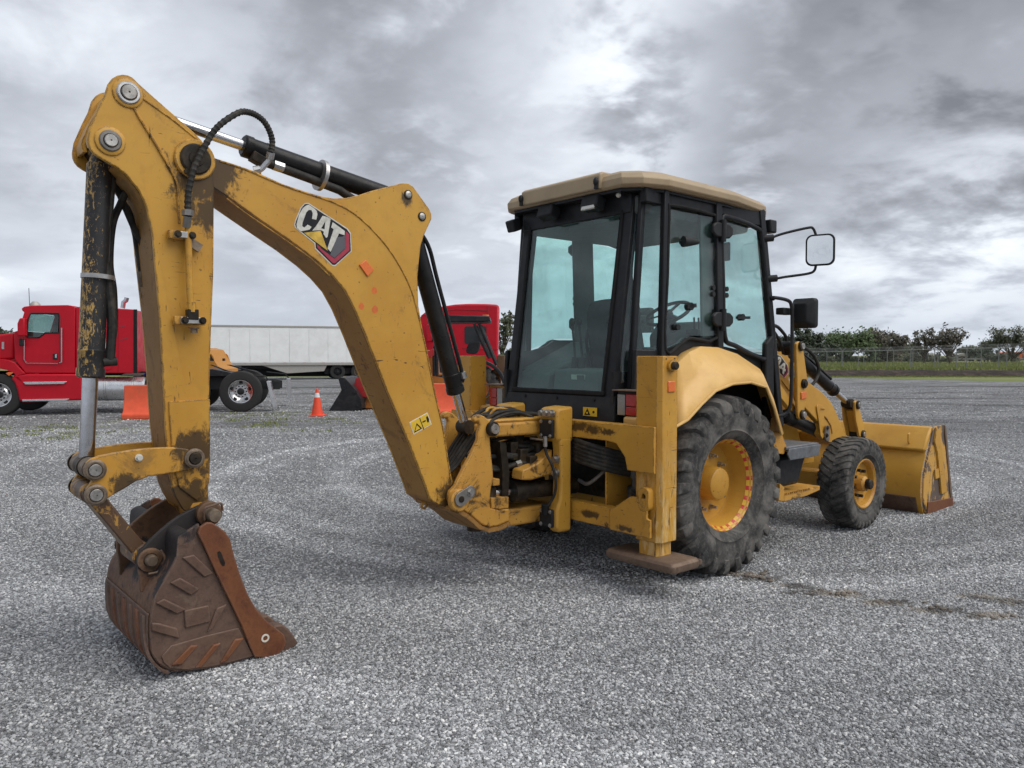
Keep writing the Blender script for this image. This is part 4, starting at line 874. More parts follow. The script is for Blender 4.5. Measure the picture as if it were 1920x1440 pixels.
# stabilisers
def stabiliser(s, name):
    y0, y1 = s*.93, s*1.14
    outl = [(-.69, y0), (-.69, y1-s*.035), (-.665, y1), (-.51, y1), (-.51, y0)]
    st = B().prism(outl, 'z', .36, 1.615).build(name, Y('yellow_stabiliser'), ROOT, bevel=.006)
    B().prism([(-.675, y0+s*.02), (-.675, y1-s*.05), (-.65, y1-s*.03), (-.53, y1-s*.03), (-.53, y0+s*.02)], 'z', .25, .37).build('inner_leg', Y('yellow_stabiliser'), st, bevel=.004)
    rows = [[(x, y, z) for x, y in rrect((-.60, s*1.00), .30-2*i_, .60-2*i_, .03)] for i_, z in ((.035, .19), (.008, .198), (.0, .215), (.0, .245), (.012, .262), (.03, .266))]
    p = B().loft(rows).build('foot_pad', Y('pad_rust'), st, bevel=.004)
    B().tube([(-.455, s*1.22, .235), (-.455, s*1.30, .235)], .018, 12).build('pad_pin', Y('pad_rust'), st)
    k = [(-.593, 1.565)]
    B().lathe([(.042, 0), (.042, s*.018), (.036, s*.02)], (-.585, y1, 1.55), 'y', 24).build('pin_boss', Y('yellow_worn'), st)
    B().lathe([(.027, 0), (.027, s*.035), (.022, s*.04)], (-.585, y1+s*.012, 1.55), 'y', 20).build('pin', Y('greasy_dark'), st)
    B().box((-.582, y1, 1.41), (.075, .018, .075)).build('side_marker', Y('orange_reflector'), st, bevel=.006)
    for q in ((-.635, 1.595), (-.545, 1.598)): B().bolt((q[0], y1-s*.002, q[1]), 'y', .006, .004, s).build('bolt', Y('greasy_dark'), st)
    # lashing eye on the rear face
    ring = rrect((s*1.045, .655), .085, .16, .035); hole = rrect((s*1.045, .65), .036, .085, .017)
    b = B(); bm = b.bm
    for xx in (-.735,):
        o = [bm.verts.new((xx-.012, y, z)) for y, z in ring]; i = [bm.verts.new((xx-.012, y, z)) for y, z in hole]; o2 = [bm.verts.new((xx+.045, y, z)) for y, z in ring]; i2 = [bm.verts.new((xx+.045, y, z)) for y, z in hole]
        n = len(o)
        for k in range(n):
            k2 = (k+1) % n
            bm.faces.new((o[k], o[k2], i[k2], i[k])); bm.faces.new((o[k], o[k2], o2[k2], o2[k])); bm.faces.new((i[k], i[k2], i2[k2], i2[k]))
    b.build('lashing_eye', Y('yellow_worn'), st, bevel=.003)
    return st
stabiliser(-1, 'stabiliser'); stabiliser(1, 'stabiliser')
# tail lamps
for s in (-1, 1):
    h = B().box((-.50, s*.735, 1.275), (.10, .19, .175)).build('tail_lamp', Y('yellow_clean' if s > 0 else 'black_steel'), ROOT, bevel=.004)
    B().box((-.525, s*.735, 1.370), (.15, .215, .008)).build('lamp_shield', Y('pad_rust'), h)
    B().box((-.556, s*.775, 1.30), (.02, .095, .085)).build('red_lens', Y('red_lens'), h, bevel=.004); B().box((-.556, s*.775, 1.222), (.02, .095, .06)).build('amber_lens', Y('red_lens'), h, bevel=.004)
    B().box((-.556, s*.683, 1.265), (.02, .070, .15)).build('reversing_lens', Y('clear_lens'), h, bevel=.004)
    B().box((-.50, s*.86, 1.135), (.16, .30, .10)).build('lamp_step', Y('yellow_faded'), ROOT, bevel=.02)

# ---- swing carriage and kingpost
SW = B()
top_ = smooth_line([(-.75, -.17), (-.95, -.165), (-1.08, -.16), (-1.22, -.14), (-1.36, -.10), (-1.42, 0), (-1.36, .10), (-1.22, .14), (-1.08, .16), (-.95, .165), (-.75, .17)], 3, False)
SW.prism(top_, 'z', 1.035, 1.135)
SWG = SW.build('swing_frame', Y('yellow_filthy'), ROOT, bevel=.018, seg=3)
B().prism([(x, y*.9) for x, y in top_], 'z', .375, .50).build('lower_swing_arm', Y('yellow_filthy'), SWG, bevel=.018, seg=3)
B().prism([(x*.99-.01, y*.93) for x, y in top_], 'z', 1.13, 1.165).build('swing_frame_rim', Y('yellow_worn'), SWG, bevel=.016)
for s in (-1, 1):
    blk = B().prism([(-.722, 1.245), (-.865, 1.235), (-.885, 1.21), (-.885, 1.02), (-.86, .985), (-.722, .985)], 'y', s*.165, s*.36).build('hinge_block', Y('yellow_worn'), SWG, bevel=.02, seg=3)
    col_ = [(-.74, 1.02), (-.865, 1.02), (-.852, .95), (-.845, .70), (-.855, .56), (-.885, .50), (-.89, .36), (-.86, .325), (-.74, .325)]
    cl = B().prism(col_, 'y', s*.265, s*.362).build('hinge_column', Y('yellow_worn'), SWG, bevel=.02, seg=3)
    for k in range(3):
        yb = s*(.205+.052*k)
        B().tube([(-.88, yb, 1.195), (-.922, yb, 1.195)], .022, 6).build('bolt', Y('bolt_steel'), SWG)
        B().tube([(-.884, yb, 1.195), (-.898, yb, 1.195)], .028, 14).build('washer', Y('bolt_steel'), SWG)
    for (zz, hh) in ((1.085, .135), (.43, .13)):
        B().box((-.900, s*.265, zz), (.026, .135, hh)).build('cover_plate', Y('black_steel'), SWG, bevel=.006)
        for dy_ in (-.048, .048):
            for dz in (-.38, .38): B().bolt((-.913, s*.265+dy_, zz+dz*hh), 'x', .010, .010).build('bolt', Y('bolt_steel'), SWG)
    B().prism([(-.84, .93), (-.98, .84), (-1.13, .80), (-1.14, .73), (-1.05, .72), (-.84, .74)], 'y', s*.14, s*.265).build('cylinder_bracket', Y('yellow_filthy'), SWG, bevel=.012)
    for zz in (.86, .76): B().bolt((-.85, s*.315, zz), 'x', .024, .035).build('bolt', Y('bolt_steel'), SWG)
# kingpost: two cheek plates, floor, web
kp_out = [(-1.472, 1.213), (-1.430, 1.197), (-1.387, 1.165), (-1.344, 1.122), (-1.331, 1.087), (-1.348, 1.058), (-1.383, 1.050), (-1.380, 0.996), (-1.370, 0.915), (-1.357, 0.819), (-1.353, 0.764), (-1.374, 0.685), (-1.383, 0.632), (-1.381, 0.551), (-1.292, 0.525), (-1.203, 0.524), (-1.204, 0.438), (-1.301, 0.417), (-1.397, 0.417), (-1.465, 0.451), (-1.565, 0.535), (-1.631, 0.576), (-1.679, 0.579), (-1.719, 0.614), (-1.739, 0.662), (-1.723, 0.712), (-1.683, 0.743), (-1.622, 0.838), (-1.556, 0.930), (-1.489, 1.038), (-1.485, 1.097), (-1.468, 1.136), (-1.485, 1.167), (-1.514, 1.159), (-1.529, 1.183), (-1.510, 1.205)]
KP = B()
for s in (-1, 1): KP.prism(kp_out, 'y', s*.205, s*.165)
KPO = KP.build('kingpost', Y('yellow_filthy'), ROOT, bevel=.010)
fl = [(-1.719, 0.607), (-1.631, 0.570), (-1.565, 0.528), (-1.465, 0.444), (-1.397, 0.414), (-1.301, 0.413), (-1.207, 0.435)]
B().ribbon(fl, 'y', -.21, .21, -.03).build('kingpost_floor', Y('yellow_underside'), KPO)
B().prism([(-1.262, 1.005), (-1.208, 0.994), (-1.172, 0.778), (-1.191, 0.496), (-1.245, 0.496), (-1.236, 0.784)], 'y', -.164, .164).build('kingpost_web', Y('greasy_dark'), KPO)
B().prism([(-1.362, 0.618), (-1.199, 0.609), (-1.199, 0.525), (-1.292, 0.527), (-1.362, 0.543)], 'y', -.19, -.02).build('lower_lug', Y('yellow_filthy'), KPO, bevel=.008)
B().prism([(-1.349, 0.756), (-1.283, 0.746), (-1.283, 0.698), (-1.349, 0.701)], 'y', -.19, -.05).build('cylinder_lug', Y('yellow_filthy'), KPO, bevel=.006)
bp, = [(-1.670, 0.647)]
for s in (-1, 1):
    B().lathe([(.078, 0), (.078, s*.035), (.070, s*.042), (.04, s*.042)], (bp[0], s*.205, bp[1]), 'y', 30).build('foot_boss', Y('yellow_filthy'), KPO)
    pin(KPO, (pK[0]+.075, pK[2]-.005), s*.205, .036, .052, h=.045, sgn=s, mat='pin_steel', wm='greasy_dark')
b = B(); A2, B2 = [(-1.676, 0.658), (-1.599, 0.698)]
d = (Vector(B2)-Vector(A2)).normalized(); ang = math.degrees(math.atan2(d.y, d.x)); pts = circle(B2, .042, 14, ang-90, ang+90)+circle(A2, .050, 14, ang+90, ang+270)
B().prism(pts, 'y', -.247, -.262).build('pin_keeper', Y('grey_plate'), KPO, bevel=.003)
B().bolt((B2[0], -.262, B2[1]), 'y', .020, .016).build('bolt', Y('bolt_steel'), KPO)
B().lathe([(.022, 0), (.022, -.004), (.016, -.004)], (A2[0], -.262, A2[1]), 'y', 18).build('keeper_hole', Y('greasy_dark'), KPO)
B().tube([(-1.36, 0, .36), (-1.36, 0, .60)], .06, 20).build('lower_pivot', Y('greasy_dark'), KPO); B().tube([(-1.32, 0, .98), (-1.32, 0, 1.17)], .06, 20).build('upper_pivot', Y('greasy_dark'), KPO)
# swing cylinders
for s in (-1, 1):
    o = B().tube([(-.55, s*.20, .62), (-1.10, s*.13, .63)], .062, 26).tube([(-1.02, s*.14, .63), (-1.12, s*.128, .63)], .082, 26).build('swing_cylinder', Y('greasy_dark'), ROOT)
    B().tube([(-1.11, s*.13, .63), (-1.30, s*.11, .635)], .030, 22).build('rod', Y('chrome'), o)
    B().box((-1.335, s*.115, .632), (.10, .09, .11)).build('rod_end', Y('greasy_dark'), o, bevel=.012)
# valve hoses behind the kingpost
HB = B().box((-.80, 0, .86), (.20, .34, .22)).build('valve_block', Y('greasy_dark'), ROOT, bevel=.02)
rnd = random.Random(11)
for k in range(16):
    y0 = -.18+.024*k; z0 = .80+.035*(k % 6)
    pts = [(-.70, y0*.8, z0), (-.90, y0, z0+rnd.uniform(-.03, .03)), (-1.06, y0*.9+rnd.uniform(-.03, .03), z0+rnd.uniform(-.02, .04)), (-1.22, y0*.7+rnd.uniform(-.03, .03), z0+rnd.uniform(-.04, .04)), (-1.36, y0*.5, z0+rnd.uniform(-.05, .05))]
    B().tube(smooth_line(pts, 6, False), rnd.choice((.015, .018, .021)), 10).build('hose', Y('hose'), HB)
    if k % 2 == 0: B().tube([pts[2], Vector(pts[2])*.75+Vector(pts[3])*.25], .026, 6).build('hose_fitting', Y(rnd.choice(('greasy_dark', 'pin_brown', 'grey_plate'))), HB)
for k in range(5):
    B().box((-.98-.05*(k % 3), -.19+.05*k, .82+.05*(k % 4)), (.07, .05, .13)).build('hose_block', Y('greasy_dark'), HB, bevel=.006)
# thin lubrication line on the near column
B().tube(smooth_line([(-.925, -.275, 1.02), (-.925, -.275, .96), (-.92, -.285, .90), (-.91, -.335, .82), (-.90, -.36, .72), (-.90, -.35, .62), (-.915, -.31, .54), (-.925, -.28, .50)], 8, False), .011, 10).build('grease_line', Y('hose'), SWG)
B().tube([(-.925, -.275, 1.03), (-.925, -.275, .955)], .016, 8).tube([(-.925, -.275, 1.0), (-.95, -.14, 1.005)], .009, 8).build('line_fitting', Y('bolt_steel'), SWG)
B().tube([(-.925, -.275, .53), (-.92, -.27, .46)], .028, 12).build('rubber_boot', Y('rubber_seal'), SWG)
# loop of hoses at the right of the column
for k in range(6):
    z = 1.00-.028*k
    B().tube(smooth_line([(-.50, -.28, z-.02), (-.68, -.34, z), (-.72, -.45, z-.015), (-.70, -.58, z-.04), (-.62, -.68, z-.07), (-.50, -.70, z-.10), (-.40, -.60, z-.10)], 8, False), .019, 10).build('hose', Y('hose'), FRM)
B().tube(smooth_line([(-.60, -.30, .68), (-.64, -.42, .67), (-.62, -.50, .72), (-.55, -.55, .80)], 8, False), .014, 10).build('hose', Y('grey_plate'), FRM)
# top hooks and pipework on the swing frame
for s in (-1, 1):
    B().tube(smooth_line([(-.98, s*.05, 1.17), (-1.08, s*.05, 1.215), (-1.20, s*.04, 1.23), (-1.25, s*.02, 1.16)], 5, False), .011, 8).build('hose_guard', Y('yellow_worn'), SWG)
    B().tube(smooth_line([(-.80, s*.10, 1.17), (-1.0, s*.09, 1.19), (-1.15, s*.06, 1.17), (-1.3, s*.02, 1.10)], 5, False), .017, 8).build('hose', Y('hose'), SWG)
for k in range(6):
    yy = -.11+.044*k; B().tube(smooth_line([(-.80, yy*1.3, 1.10+.01*(k % 2)), (-1.05, yy*1.2, 1.20+.012*(k % 3)), (-1.28, yy, 1.16+.015*(k % 2)), (-1.46, yy*.9, 1.00), (-1.58, yy*.8, .86), (-1.68, yy*.8, .80)], 5, False), rnd.choice((.011, .013, .015)), 8).build('hose', Y('hose'), SWG)
B().box((-1.22, 0, 1.175), (.16, .14, .035)).build('grease_cake', Y('greasy_dark'), SWG, bevel=.01)

# ---- chassis
CH = B().box((.9, 0, .68), (2.5, .62, .34)).box((2.1, 0, .60), (1.5, .46, .22)).build('chassis', Y('black_steel'), ROOT, bevel=.01)
B().tube([(.165, -.75, .66), (.165, .75, .66)], .15, 24).build('rear_axle', Y('yellow_worn'), CH)
B().box((2.42, 0, .42), (.16, 1.5, .16)).build('front_axle', Y('yellow_filthy'), CH, bevel=.02)
B().box((2.60, 0, .75), (.5, .66, .5)).build('front_frame', Y('yellow_worn'), CH, bevel=.01)

# ---- wheels
def tyre_mesh(Rr, Wd, rim, nl, depth, name):
    b = B(); h = Wd/2; Rb = Rr-depth
    prof = [(rim*.98, -h*.70), (rim*1.04, -h*.80), (rim*1.16, -h*.92), (rim*1.19, -h*.97), (rim*1.23, -h*.955), (rim+(Rb-rim)*.45, -h*1.0), (rim+(Rb-rim)*.75, -h*.98), (Rb*.955, -h*.90), (Rb*.985, -h*.72), (Rb, -h*.35), (Rb*1.002, 0)]
    prof = prof + [(r, -w) for r, w in prof[-2::-1]]
    prof = [(p[0], p[1]) for p in smooth_line(prof, 2, False)]
    b.lathe(prof, (0, 0, 0), 'y', 72, cap=False)
    bm = b.bm
    for s in (-1, 1):
        for k in range(nl):
            a0 = 2*math.pi*(k+(.5 if s > 0 else 0))/nl; rows = []
            # path of one lug from the centre over the shoulder onto the sidewall
            for (w, da, rb, rt, hw) in ((-.02, .09, Rb*.985, Rr*1.004, .60), (.35, .03, Rb*.985, Rr*1.002, .60), (.72, -.06, Rb*.970, Rr*.990, .60), (.93, -.09, Rb*.940, Rr*.960, .56), (1.0, -.10, Rb*.88, Rr*.905, .50), (.99, -.105, Rb*.84, Rb*.85, .40)):
                hwid = hw*math.pi/nl*(1.0 if depth > .02 else 1.28); y = s*w*h; yt = y if w < .9 else y+s*depth*.27
                rows.append([(rb*math.cos(a0+da-hwid), y, rb*math.sin(a0+da-hwid)), (rb*math.cos(a0+da+hwid), y, rb*math.sin(a0+da+hwid)),
                             (rt*math.cos(a0+da+hwid*.8), yt, rt*math.sin(a0+da+hwid*.8)), (rt*math.cos(a0+da-hwid*.8), yt, rt*math.sin(a0+da-hwid*.8))])
            b.loft(rows)
    return b.mesh(name, 40)
def wheel(name, c, s, Rr, Wd, rim, nl, depth, kind):
    w = empty(name, c, 0, ROOT)
    me = tyre_mesh(Rr, Wd, rim, nl, depth, 'tyre'); me.materials.append(Y('tyre_work'))
    t = add_obj('tyre', me, w); t.rotation_euler = (0, R(random.Random(name+str(s)).uniform(0, 30)), 0)
    # slight flattening where the tyre carries the machine is left to the loose stones
    h = Wd/2*(.84 if kind == 'rear' else .96); f = lambda r, y: (r, s*y)          # the rim sits inside the bulge of the sidewall
    if kind == 'rear':
        prof = [f(rim*1.02, h*.78), f(rim*1.03, h*.84), f(rim*.99, h*.86), f(rim*.95, h*.80), f(rim*.91, h*.66), f(rim*.895, h*.1), f(rim*.86, h*.0), f(rim*.70, h*-.06), f(.12, h*-.06)]
        B().lathe(prof, (0, 0, 0), 'y', 56, cap='end').build('rim', Y('yellow_clean'), w)
        B().lathe([f(rim*.983, h*.858), f(rim*.948, h*.790), f(rim*.905, h*.675)], (0, 0, 0), 'y', 72, cap=False).build('reflective_tape', Y('rim_tape'), w)
        B().lathe([f(.128, -.02), f(.126, h*.46), f(.118, h*.56), f(.105, h*.60), f(.02, h*.61)], (0, 0, 0), 'y', 40).build('hub', Y('yellow_worn'), w)
        for k in range(10):
            a = 2*math.pi*k/10; bb = B(); c0 = Vector((.205*math.cos(a), s*h*-.06, .205*math.sin(a))); bb.tube([c0, c0+Vector((0, s*.035, 0))], .017, 6); bb.tube([c0, c0+Vector((0, s*.008, 0))], .022, 14); bb.tube([c0, c0+Vector((0, s*.06, 0))], .010, 10)
            bb.build('wheel_nut', Y('bolt_steel'), w)
    else:
        prof = [f(rim*1.02, h*.80), f(rim*1.03, h*.86), f(rim*.98, h*.88), f(rim*.90, h*.76), f(rim*.86, h*.45), f(rim*.70, h*.36), f(.05, h*.36)]
        B().lathe(prof, (0, 0, 0), 'y', 48, cap='end').build('rim', Y('yellow_clean'), w)
        B().lathe([f(rim*1.0, h*.884), f(rim*.92, h*.80)], (0, 0, 0), 'y', 56, cap=False).build('reflective_tape', Y('rim_tape_worn'), w)
        B().lathe([f(.075, h*.3), f(.072, h*.85), f(.055, h*.95), f(.05, h*1.0)], (0, 0, 0), 'y', 30).build('hub', Y('yellow_filthy'), w)
        B().lathe([f(.047, h*.95), f(.047, h*1.25), f(.040, h*1.32), f(.01, h*1.32)], (0, 0, 0), 'y', 24).build('hub_cap', Y('greasy_dark'), w)
        for k in range(8):
            a = 2*math.pi*k/8+.2; c0 = Vector((.125*math.cos(a), s*h*.36, .125*math.sin(a))); B().tube([c0, c0+Vector((0, s*.04, 0))], .016, 6).build('wheel_nut', Y('greasy_dark'), w)
    return w
for s in (-1, 1):
    wheel('rear_wheel', (.150, s*.915, .660), s, .670, .485, .345, 25, .030, 'rear')
    wheel('front_wheel', (2.40, s*.95, .424), s, .428, .29, .226, 36, .009, 'front')

# ---- rear fenders
def fender(s):
    A = [(p[0], s*1.13, p[1]) for p in [(-0.509, 1.136), (-0.379, 1.176), (-0.222, 1.276), (-0.058, 1.365), (0.153, 1.409), (0.390, 1.416), (0.604, 1.374), (0.722, 1.208), (0.836, 0.991)]]
    Bp = [(p[0], s*1.03, p[1]) for p in [(-0.363, 1.363), (-0.279, 1.417), (-0.156, 1.490), (0.037, 1.526), (0.274, 1.524), (0.502, 1.509), (0.712, 1.464), (0.865, 1.269), (1.024, 0.980)]]
    Cp = [(p[0], s*.80, p[1]) for p in [(-0.122, 1.525), (-0.039, 1.572), (0.070, 1.636), (0.217, 1.681), (0.441, 1.675), (0.706, 1.624), (1.037, 1.499), (1.174, 1.262), (1.333, 0.946)]]
    for i, k in enumerate((.5, .5, .55, .80)):            # rear half: one flat slope from arch to cab
        Bp[i] = tuple(Vector(A[i]).lerp(Vector(Cp[i]), k))
    D = [(p[0]-.02, s*.62, p[2]-.01) for p in Cp]
    b = B(); bm = b.bm; rows = [[bm.verts.new(Vector(q)) for q in r] for r in zip(A, Bp, Cp, D)]
    for r0, r1 in zip(rows, rows[1:]):
        for k in range(3): bm.faces.new((r0[k], r1[k], r1[k+1], r0[k+1]))
    o = b.build('fender', Y('yellow_faded'), ROOT, bevel=0, smooth=14, solid=.014)
    b = B(); bm = b.bm
    B().tube([(p[0]-.004, p[1], p[2]) for p in A], .011, 8).build('fender_lip', Y('yellow_faded'), o)
    return o
fender(-1); fender(1)
B().box((-.02, -.60, 1.05), (1.1, .03, .9)).build('wheel_arch_liner', Y('black_steel'), ROOT); B().box((-.02, .60, 1.05), (1.1, .03, .9)).build('wheel_arch_liner', Y('black_steel'), ROOT)


# ================================================================== cab
def xr(z): return -.545+(z-1.35)*.142                  # rear face leans forward
def xa(z): return 1.335-(z-1.51)*.19                   # front pillar line
CAB = B().box((.35, 0, 1.16), (1.55, 1.10, .10)).build('cab', Y('cab_black'), ROOT, bevel=.01)
def post(name, a, b, w, h, mat='cab_black', up=(0, 1, 0), bev=.008):
    return B().bar(a, b, w, h, up).build(name, Y(mat), CAB, bevel=bev)
def pane(name, pts, mat, t=.006):
    """flat or slightly skewed pane from 3D corners, given a real thickness"""
    V = [Vector(p) for p in pts]; n = (V[1]-V[0]).cross(V[-1]-V[0]).normalized()
    b = B(); b.loft([[v-n*t/2 for v in V], [v+n*t/2 for v in V]]); return b.build(name, Y(mat), CAB, smooth=0)
# rear lower panel and corner columns
b = B(); b.loft([[(xr(1.10)-.015, -.64, 1.10), (xr(1.10)-.015, .64, 1.10), (xr(1.10)+.08, .64, 1.10), (xr(1.10)+.08, -.64, 1.10)], [(xr(1.33)-.012, -.62, 1.325), (xr(1.33)-.012, .62, 1.325), (xr(1.33)+.06, .62, 1.325), (xr(1.33)+.06, -.62, 1.325)]])
b.build('rear_sill', Y('cab_black'), CAB, bevel=.012)
for yy in (-.42, -.02, .35): B().bolt((xr(1.29)-.012, yy, 1.285), 'x', .011, .008).build('bolt', Y('plastic_black'), CAB)
for yy in (-.40, .42):
    st = B().box((xr(1.20)-.022, yy, 1.20), (.004, .14, .065)).build('warning_label', Y('sticker_yellow'), CAB)
    B().prism([(yy+.055, 1.175), (yy-.005, 1.175), (yy+.025, 1.225)], 'x', xr(1.2)-.0245, xr(1.2)-.0262).build('warning_triangle', Y('decal_black'), CAB)
    B().prism(circle((yy+.025, 1.191), .009, 10), 'x', xr(1.2)-.0265, xr(1.2)-.0275).build('triangle_mark', Y('sticker_yellow'), CAB)
    B().prism(circle((yy-.038, 1.2), .010, 8), 'x', xr(1.2)-.0245, xr(1.2)-.0262).build('label_mark', Y('decal_black'), CAB)
for s in (-1, 1):
    post('rear_post', (xr(1.15)+.03, s*.555, 1.15), (xr(2.84)+.03, s*.555, 2.84), .075, .10)
    post('window_channel', (xr(1.33)-.012, s*.500, 1.33), (xr(2.70)-.012, s*.512, 2.70), .022, .030, 'rubber_seal')
    post('corner_post', (-.44, s*.650, 1.20), (-.30, s*.650, 2.84), .05, .04)
    post('side_post', (-.195, s*.745, 1.50), (-.16, s*.745, 2.84), .055, .045)
    post('door_post', (.53, s*.755, 1.30), (.475, s*.755, 2.84), .075, .05)
    post('front_post', (xa(1.0), s*.755, 1.0), (xa(2.84), s*.755, 2.84), .07, .06)
    post('side_header', (-.36, s*.70, 2.80), (1.15, s*.745, 2.77), .06, .14, up=(0, 0, 1))
    # dark lower side following the fender, then down to the step
    low_side = [(-.50, 1.10), (-.46, 1.66), (-.20, 1.655), (.0, 1.70), (.10, 1.755), (.42, 1.76), (.56, 1.70), (1.20, 1.62), (1.33, 1.56), (1.36, .98), (1.24, .98), (.9, 1.10)]
    B().prism(low_side, 'y', s*.735, s*.700).build('side_panel', Y('cab_black'), CAB, bevel=.006)
    # panes
    pane('quarter_pane', [(xr(1.40)+.03, s*.605, 1.40), (-.235, s*.728, 1.56), (-.185, s*.728, 2.72), (xr(2.72)+.03, s*.605, 2.72)], 'side_glass')
    pane('side_pane', [(-.165, s*.755, 1.67), (.02, s*.755, 1.72), (.14, s*.755, 1.77), (.49, s*.755, 1.775), (.455, s*.755, 2.70), (-.13, s*.755, 2.70)], 'side_glass')
    pane('door_pane', [(.60, s*.758, 1.80), (.72, s*.758, 1.73), (xa(1.62)-.06, s*.758, 1.64), (xa(2.62)-.06, s*.758, 2.58), (xa(2.62)-.16, s*.758, 2.66), (.54, s*.758, 2.69)], 'side_glass')
    df = smooth_line([(.575, 1.78), (.72, 1.70), (xa(1.60)-.03, 1.605), (xa(2.2)-.02, 2.2), (xa(2.60)-.03, 2.60), (xa(2.66)-.10, 2.68), (.60, 2.725), (.52, 2.66), (.545, 2.2)], 3)
    B().tube([(x, s*.768, z) for x, z in df], .020, 10, closed=True).build('door_frame', Y('cab_black'), CAB)
    wf = smooth_line([(-.17, 1.66), (.01, 1.70), (.13, 1.75), (.48, 1.76), (.50, 2.2), (.455, 2.66), (.38, 2.72), (-.10, 2.73), (-.135, 2.66), (-.15, 2.2)], 3)
    B().tube([(x, s*.762, z) for x, z in wf], .014, 8, closed=True).build('window_seal', Y('rubber_seal'), CAB)
    for zz in (2.60, 1.90):
        x0 = .505-.02*(zz-2.2)
        for sg in (-1, 1):
            pts = [(x0+sg*.012, zz-.055), (x0+sg*.09, zz-.052), (x0+sg*.135, zz-.022), (x0+sg*.135, zz+.030), (x0+sg*.09, zz+.058), (x0+sg*.012, zz+.062)]
            B().prism(pts, 'y', s*.772, s*.805).build('hinge', Y('plastic_black'), CAB, bevel=.010)
        B().tube([(x0, s*.80, zz-.085), (x0, s*.80, zz+.085)], .024, 14).build('hinge_barrel', Y('plastic_black'), CAB)
    for (xx, zz) in ((.42, 2.15), (.42, 2.10), (.60, 2.15), (.60, 2.10)): B().tube([(xx, s*.752, zz), (xx, s*.775, zz)], .020, 16).build('glass_stud', Y('plastic_black'), CAB)
    B().prism([(.37, 1.45), (.64, 1.45), (.585, 2.72), (.32, 2.72)], 'y', s*.715, s*.690).build('post_trim', Y('cab_interior'), CAB, bevel=.01)
    # side work lamps under the roof corners
    if s > 0: B().box((xr(2.74)-.08, s*.66, 2.725), (.09, .10, .10), ('Y', -20)).build('corner_lamp', Y('plastic_black'), CAB, bevel=.012)
    B().box((1.26, s*.74, 2.72), (.10, .09, .11)).build('corner_lamp', Y('plastic_black'), CAB, bevel=.012)
    if s > 0: continue
    k = B(); k.tube([(.00, s*.79, 2.47), (.03, s*.80, 2.47), (.17, s*.80, 2.48)], [.042, .038, .018], 14); k.tube([(.02, s*.75, 2.47), (.02, s*.80, 2.47)], .018, 10); k.build('window_latch', Y('plastic_black'), CAB)
    k = B(); k.bar((.05, s*.785, 1.985), (.16, s*.785, 2.00), .03, .03); k.tube([(.10, s*.75, 1.99), (.10, s*.80, 1.99)], .030, 12); k.build('window_handle', Y('plastic_black'), CAB)
    k = B(); k.bar((.72, s*.785, 1.925), (.90, s*.785, 1.93), .022, .022); k.tube([(.80, s*.75, 1.93), (.80, s*.795, 1.93)], .028, 12); k.build('door_handle', Y('plastic_black'), CAB)
    B().tube([(-.04, s*.75, 1.83), (-.04, s*.785, 1.83)], .024, 12).build('glass_stud', Y('plastic_black'), CAB)
# rear window
pane('rear_pane', [(xr(1.36)-.004, .492, 1.355), (xr(1.36)-.004, -.492, 1.355), (xr(2.66)-.004, -.50, 2.665), (xr(2.66)-.004, .50, 2.665)], 'cab_glass')
post('window_sill', (xr(1.335)-.012, -.52, 1.338), (xr(1.335)-.012, .52, 1.338), .03, .035, 'rubber_seal', up=(0, 0, 1))
post('rear_header', (xr(2.74)+.02, -.60, 2.745), (xr(2.74)+.02, .60, 2.745), .09, .15, up=(0, 0, 1))
pane('windscreen', [(xa(1.55)+.01, -.70, 1.55), (xa(1.55)+.01, .70, 1.55), (xa(2.70)+.01, .70, 2.70), (xa(2.70)+.01, -.70, 2.70)], 'side_glass')
post('front_header', (xa(2.76), -.72, 2.77), (xa(2.76), .72, 2.77), .08, .12, up=(0, 0, 1))
B().box((1.30, 0, 1.30), (.06, 1.40, .50)).build('front_wall', Y('cab_black'), CAB, bevel=.01)
# roof
ringb = [(-.50, -.62), (-.40, -.73), (-.20, -.80), (.62, -.82), (1.12, -.75), (1.34, -.62), (1.38, -.40)]
ringb = ringb+[(x, -y) for x, y in ringb[::-1]]
def ring(k, z, dx=0): return [(x*k+dx, y*k, z-.02*max(0, x)) for x, y in ringb]
rf = B(); rf.loft([ring(.99, 2.835), ring(1.025, 2.850), ring(1.03, 2.895), ring(.985, 2.935), ring(.90, 2.965, .01), ring(.70, 2.975, .03)])
ROOF = rf.build('roof', Y('tan_roof'), CAB, bevel=.006, smooth=12)
B().prism(rrect((.38, 0), 1.44, 1.36, .1), 'z', 2.66, 2.80).build('headliner', Y('cab_interior'), CAB, bevel=.02)
B().prism([(-.535, 2.845), (-.535, 2.955), (-.50, 2.975), (-.10, 2.985), (-.10, 2.845)], 'y', -.44, .44).build('roof_rear_hump', Y('tan_roof'), ROOF, bevel=.012)
B().prism([(.2, 2.96), (.25, 2.992), (.9, 2.975), (1.0, 2.93)], 'y', -.55, .55).build('roof_hatch', Y('tan_roof'), ROOF, bevel=.015)
B().loft([[(x, y, z-.012) for x, y, z in ring(.95, 2.825)], [(x, y, z) for x, y, z in ring(.95, 2.838)]]).build('roof_liner', Y('cab_black'), ROOF)
for yy in (.43, -.41): B().sphere((-.545, yy, 2.90), .022, 2, (1, 1, 1.5)).box((-.54, yy, 2.875), (.02, .03, .06)).build('roof_bolt', Y('plastic_black'), ROOF)
for yy in (.19, -.30):
    l = B().box((-.46, yy, 2.765), (.10, .17, .10), ('Y', 18)).build('work_lamp', Y('plastic_black'), CAB, bevel=.012)
    if yy < 0: B().box((-.507, yy, 2.747), (.02, .135, .075), ('Y', 18)).build('lamp_glass', Y('lamp_glass'), CAB, bevel=.006)
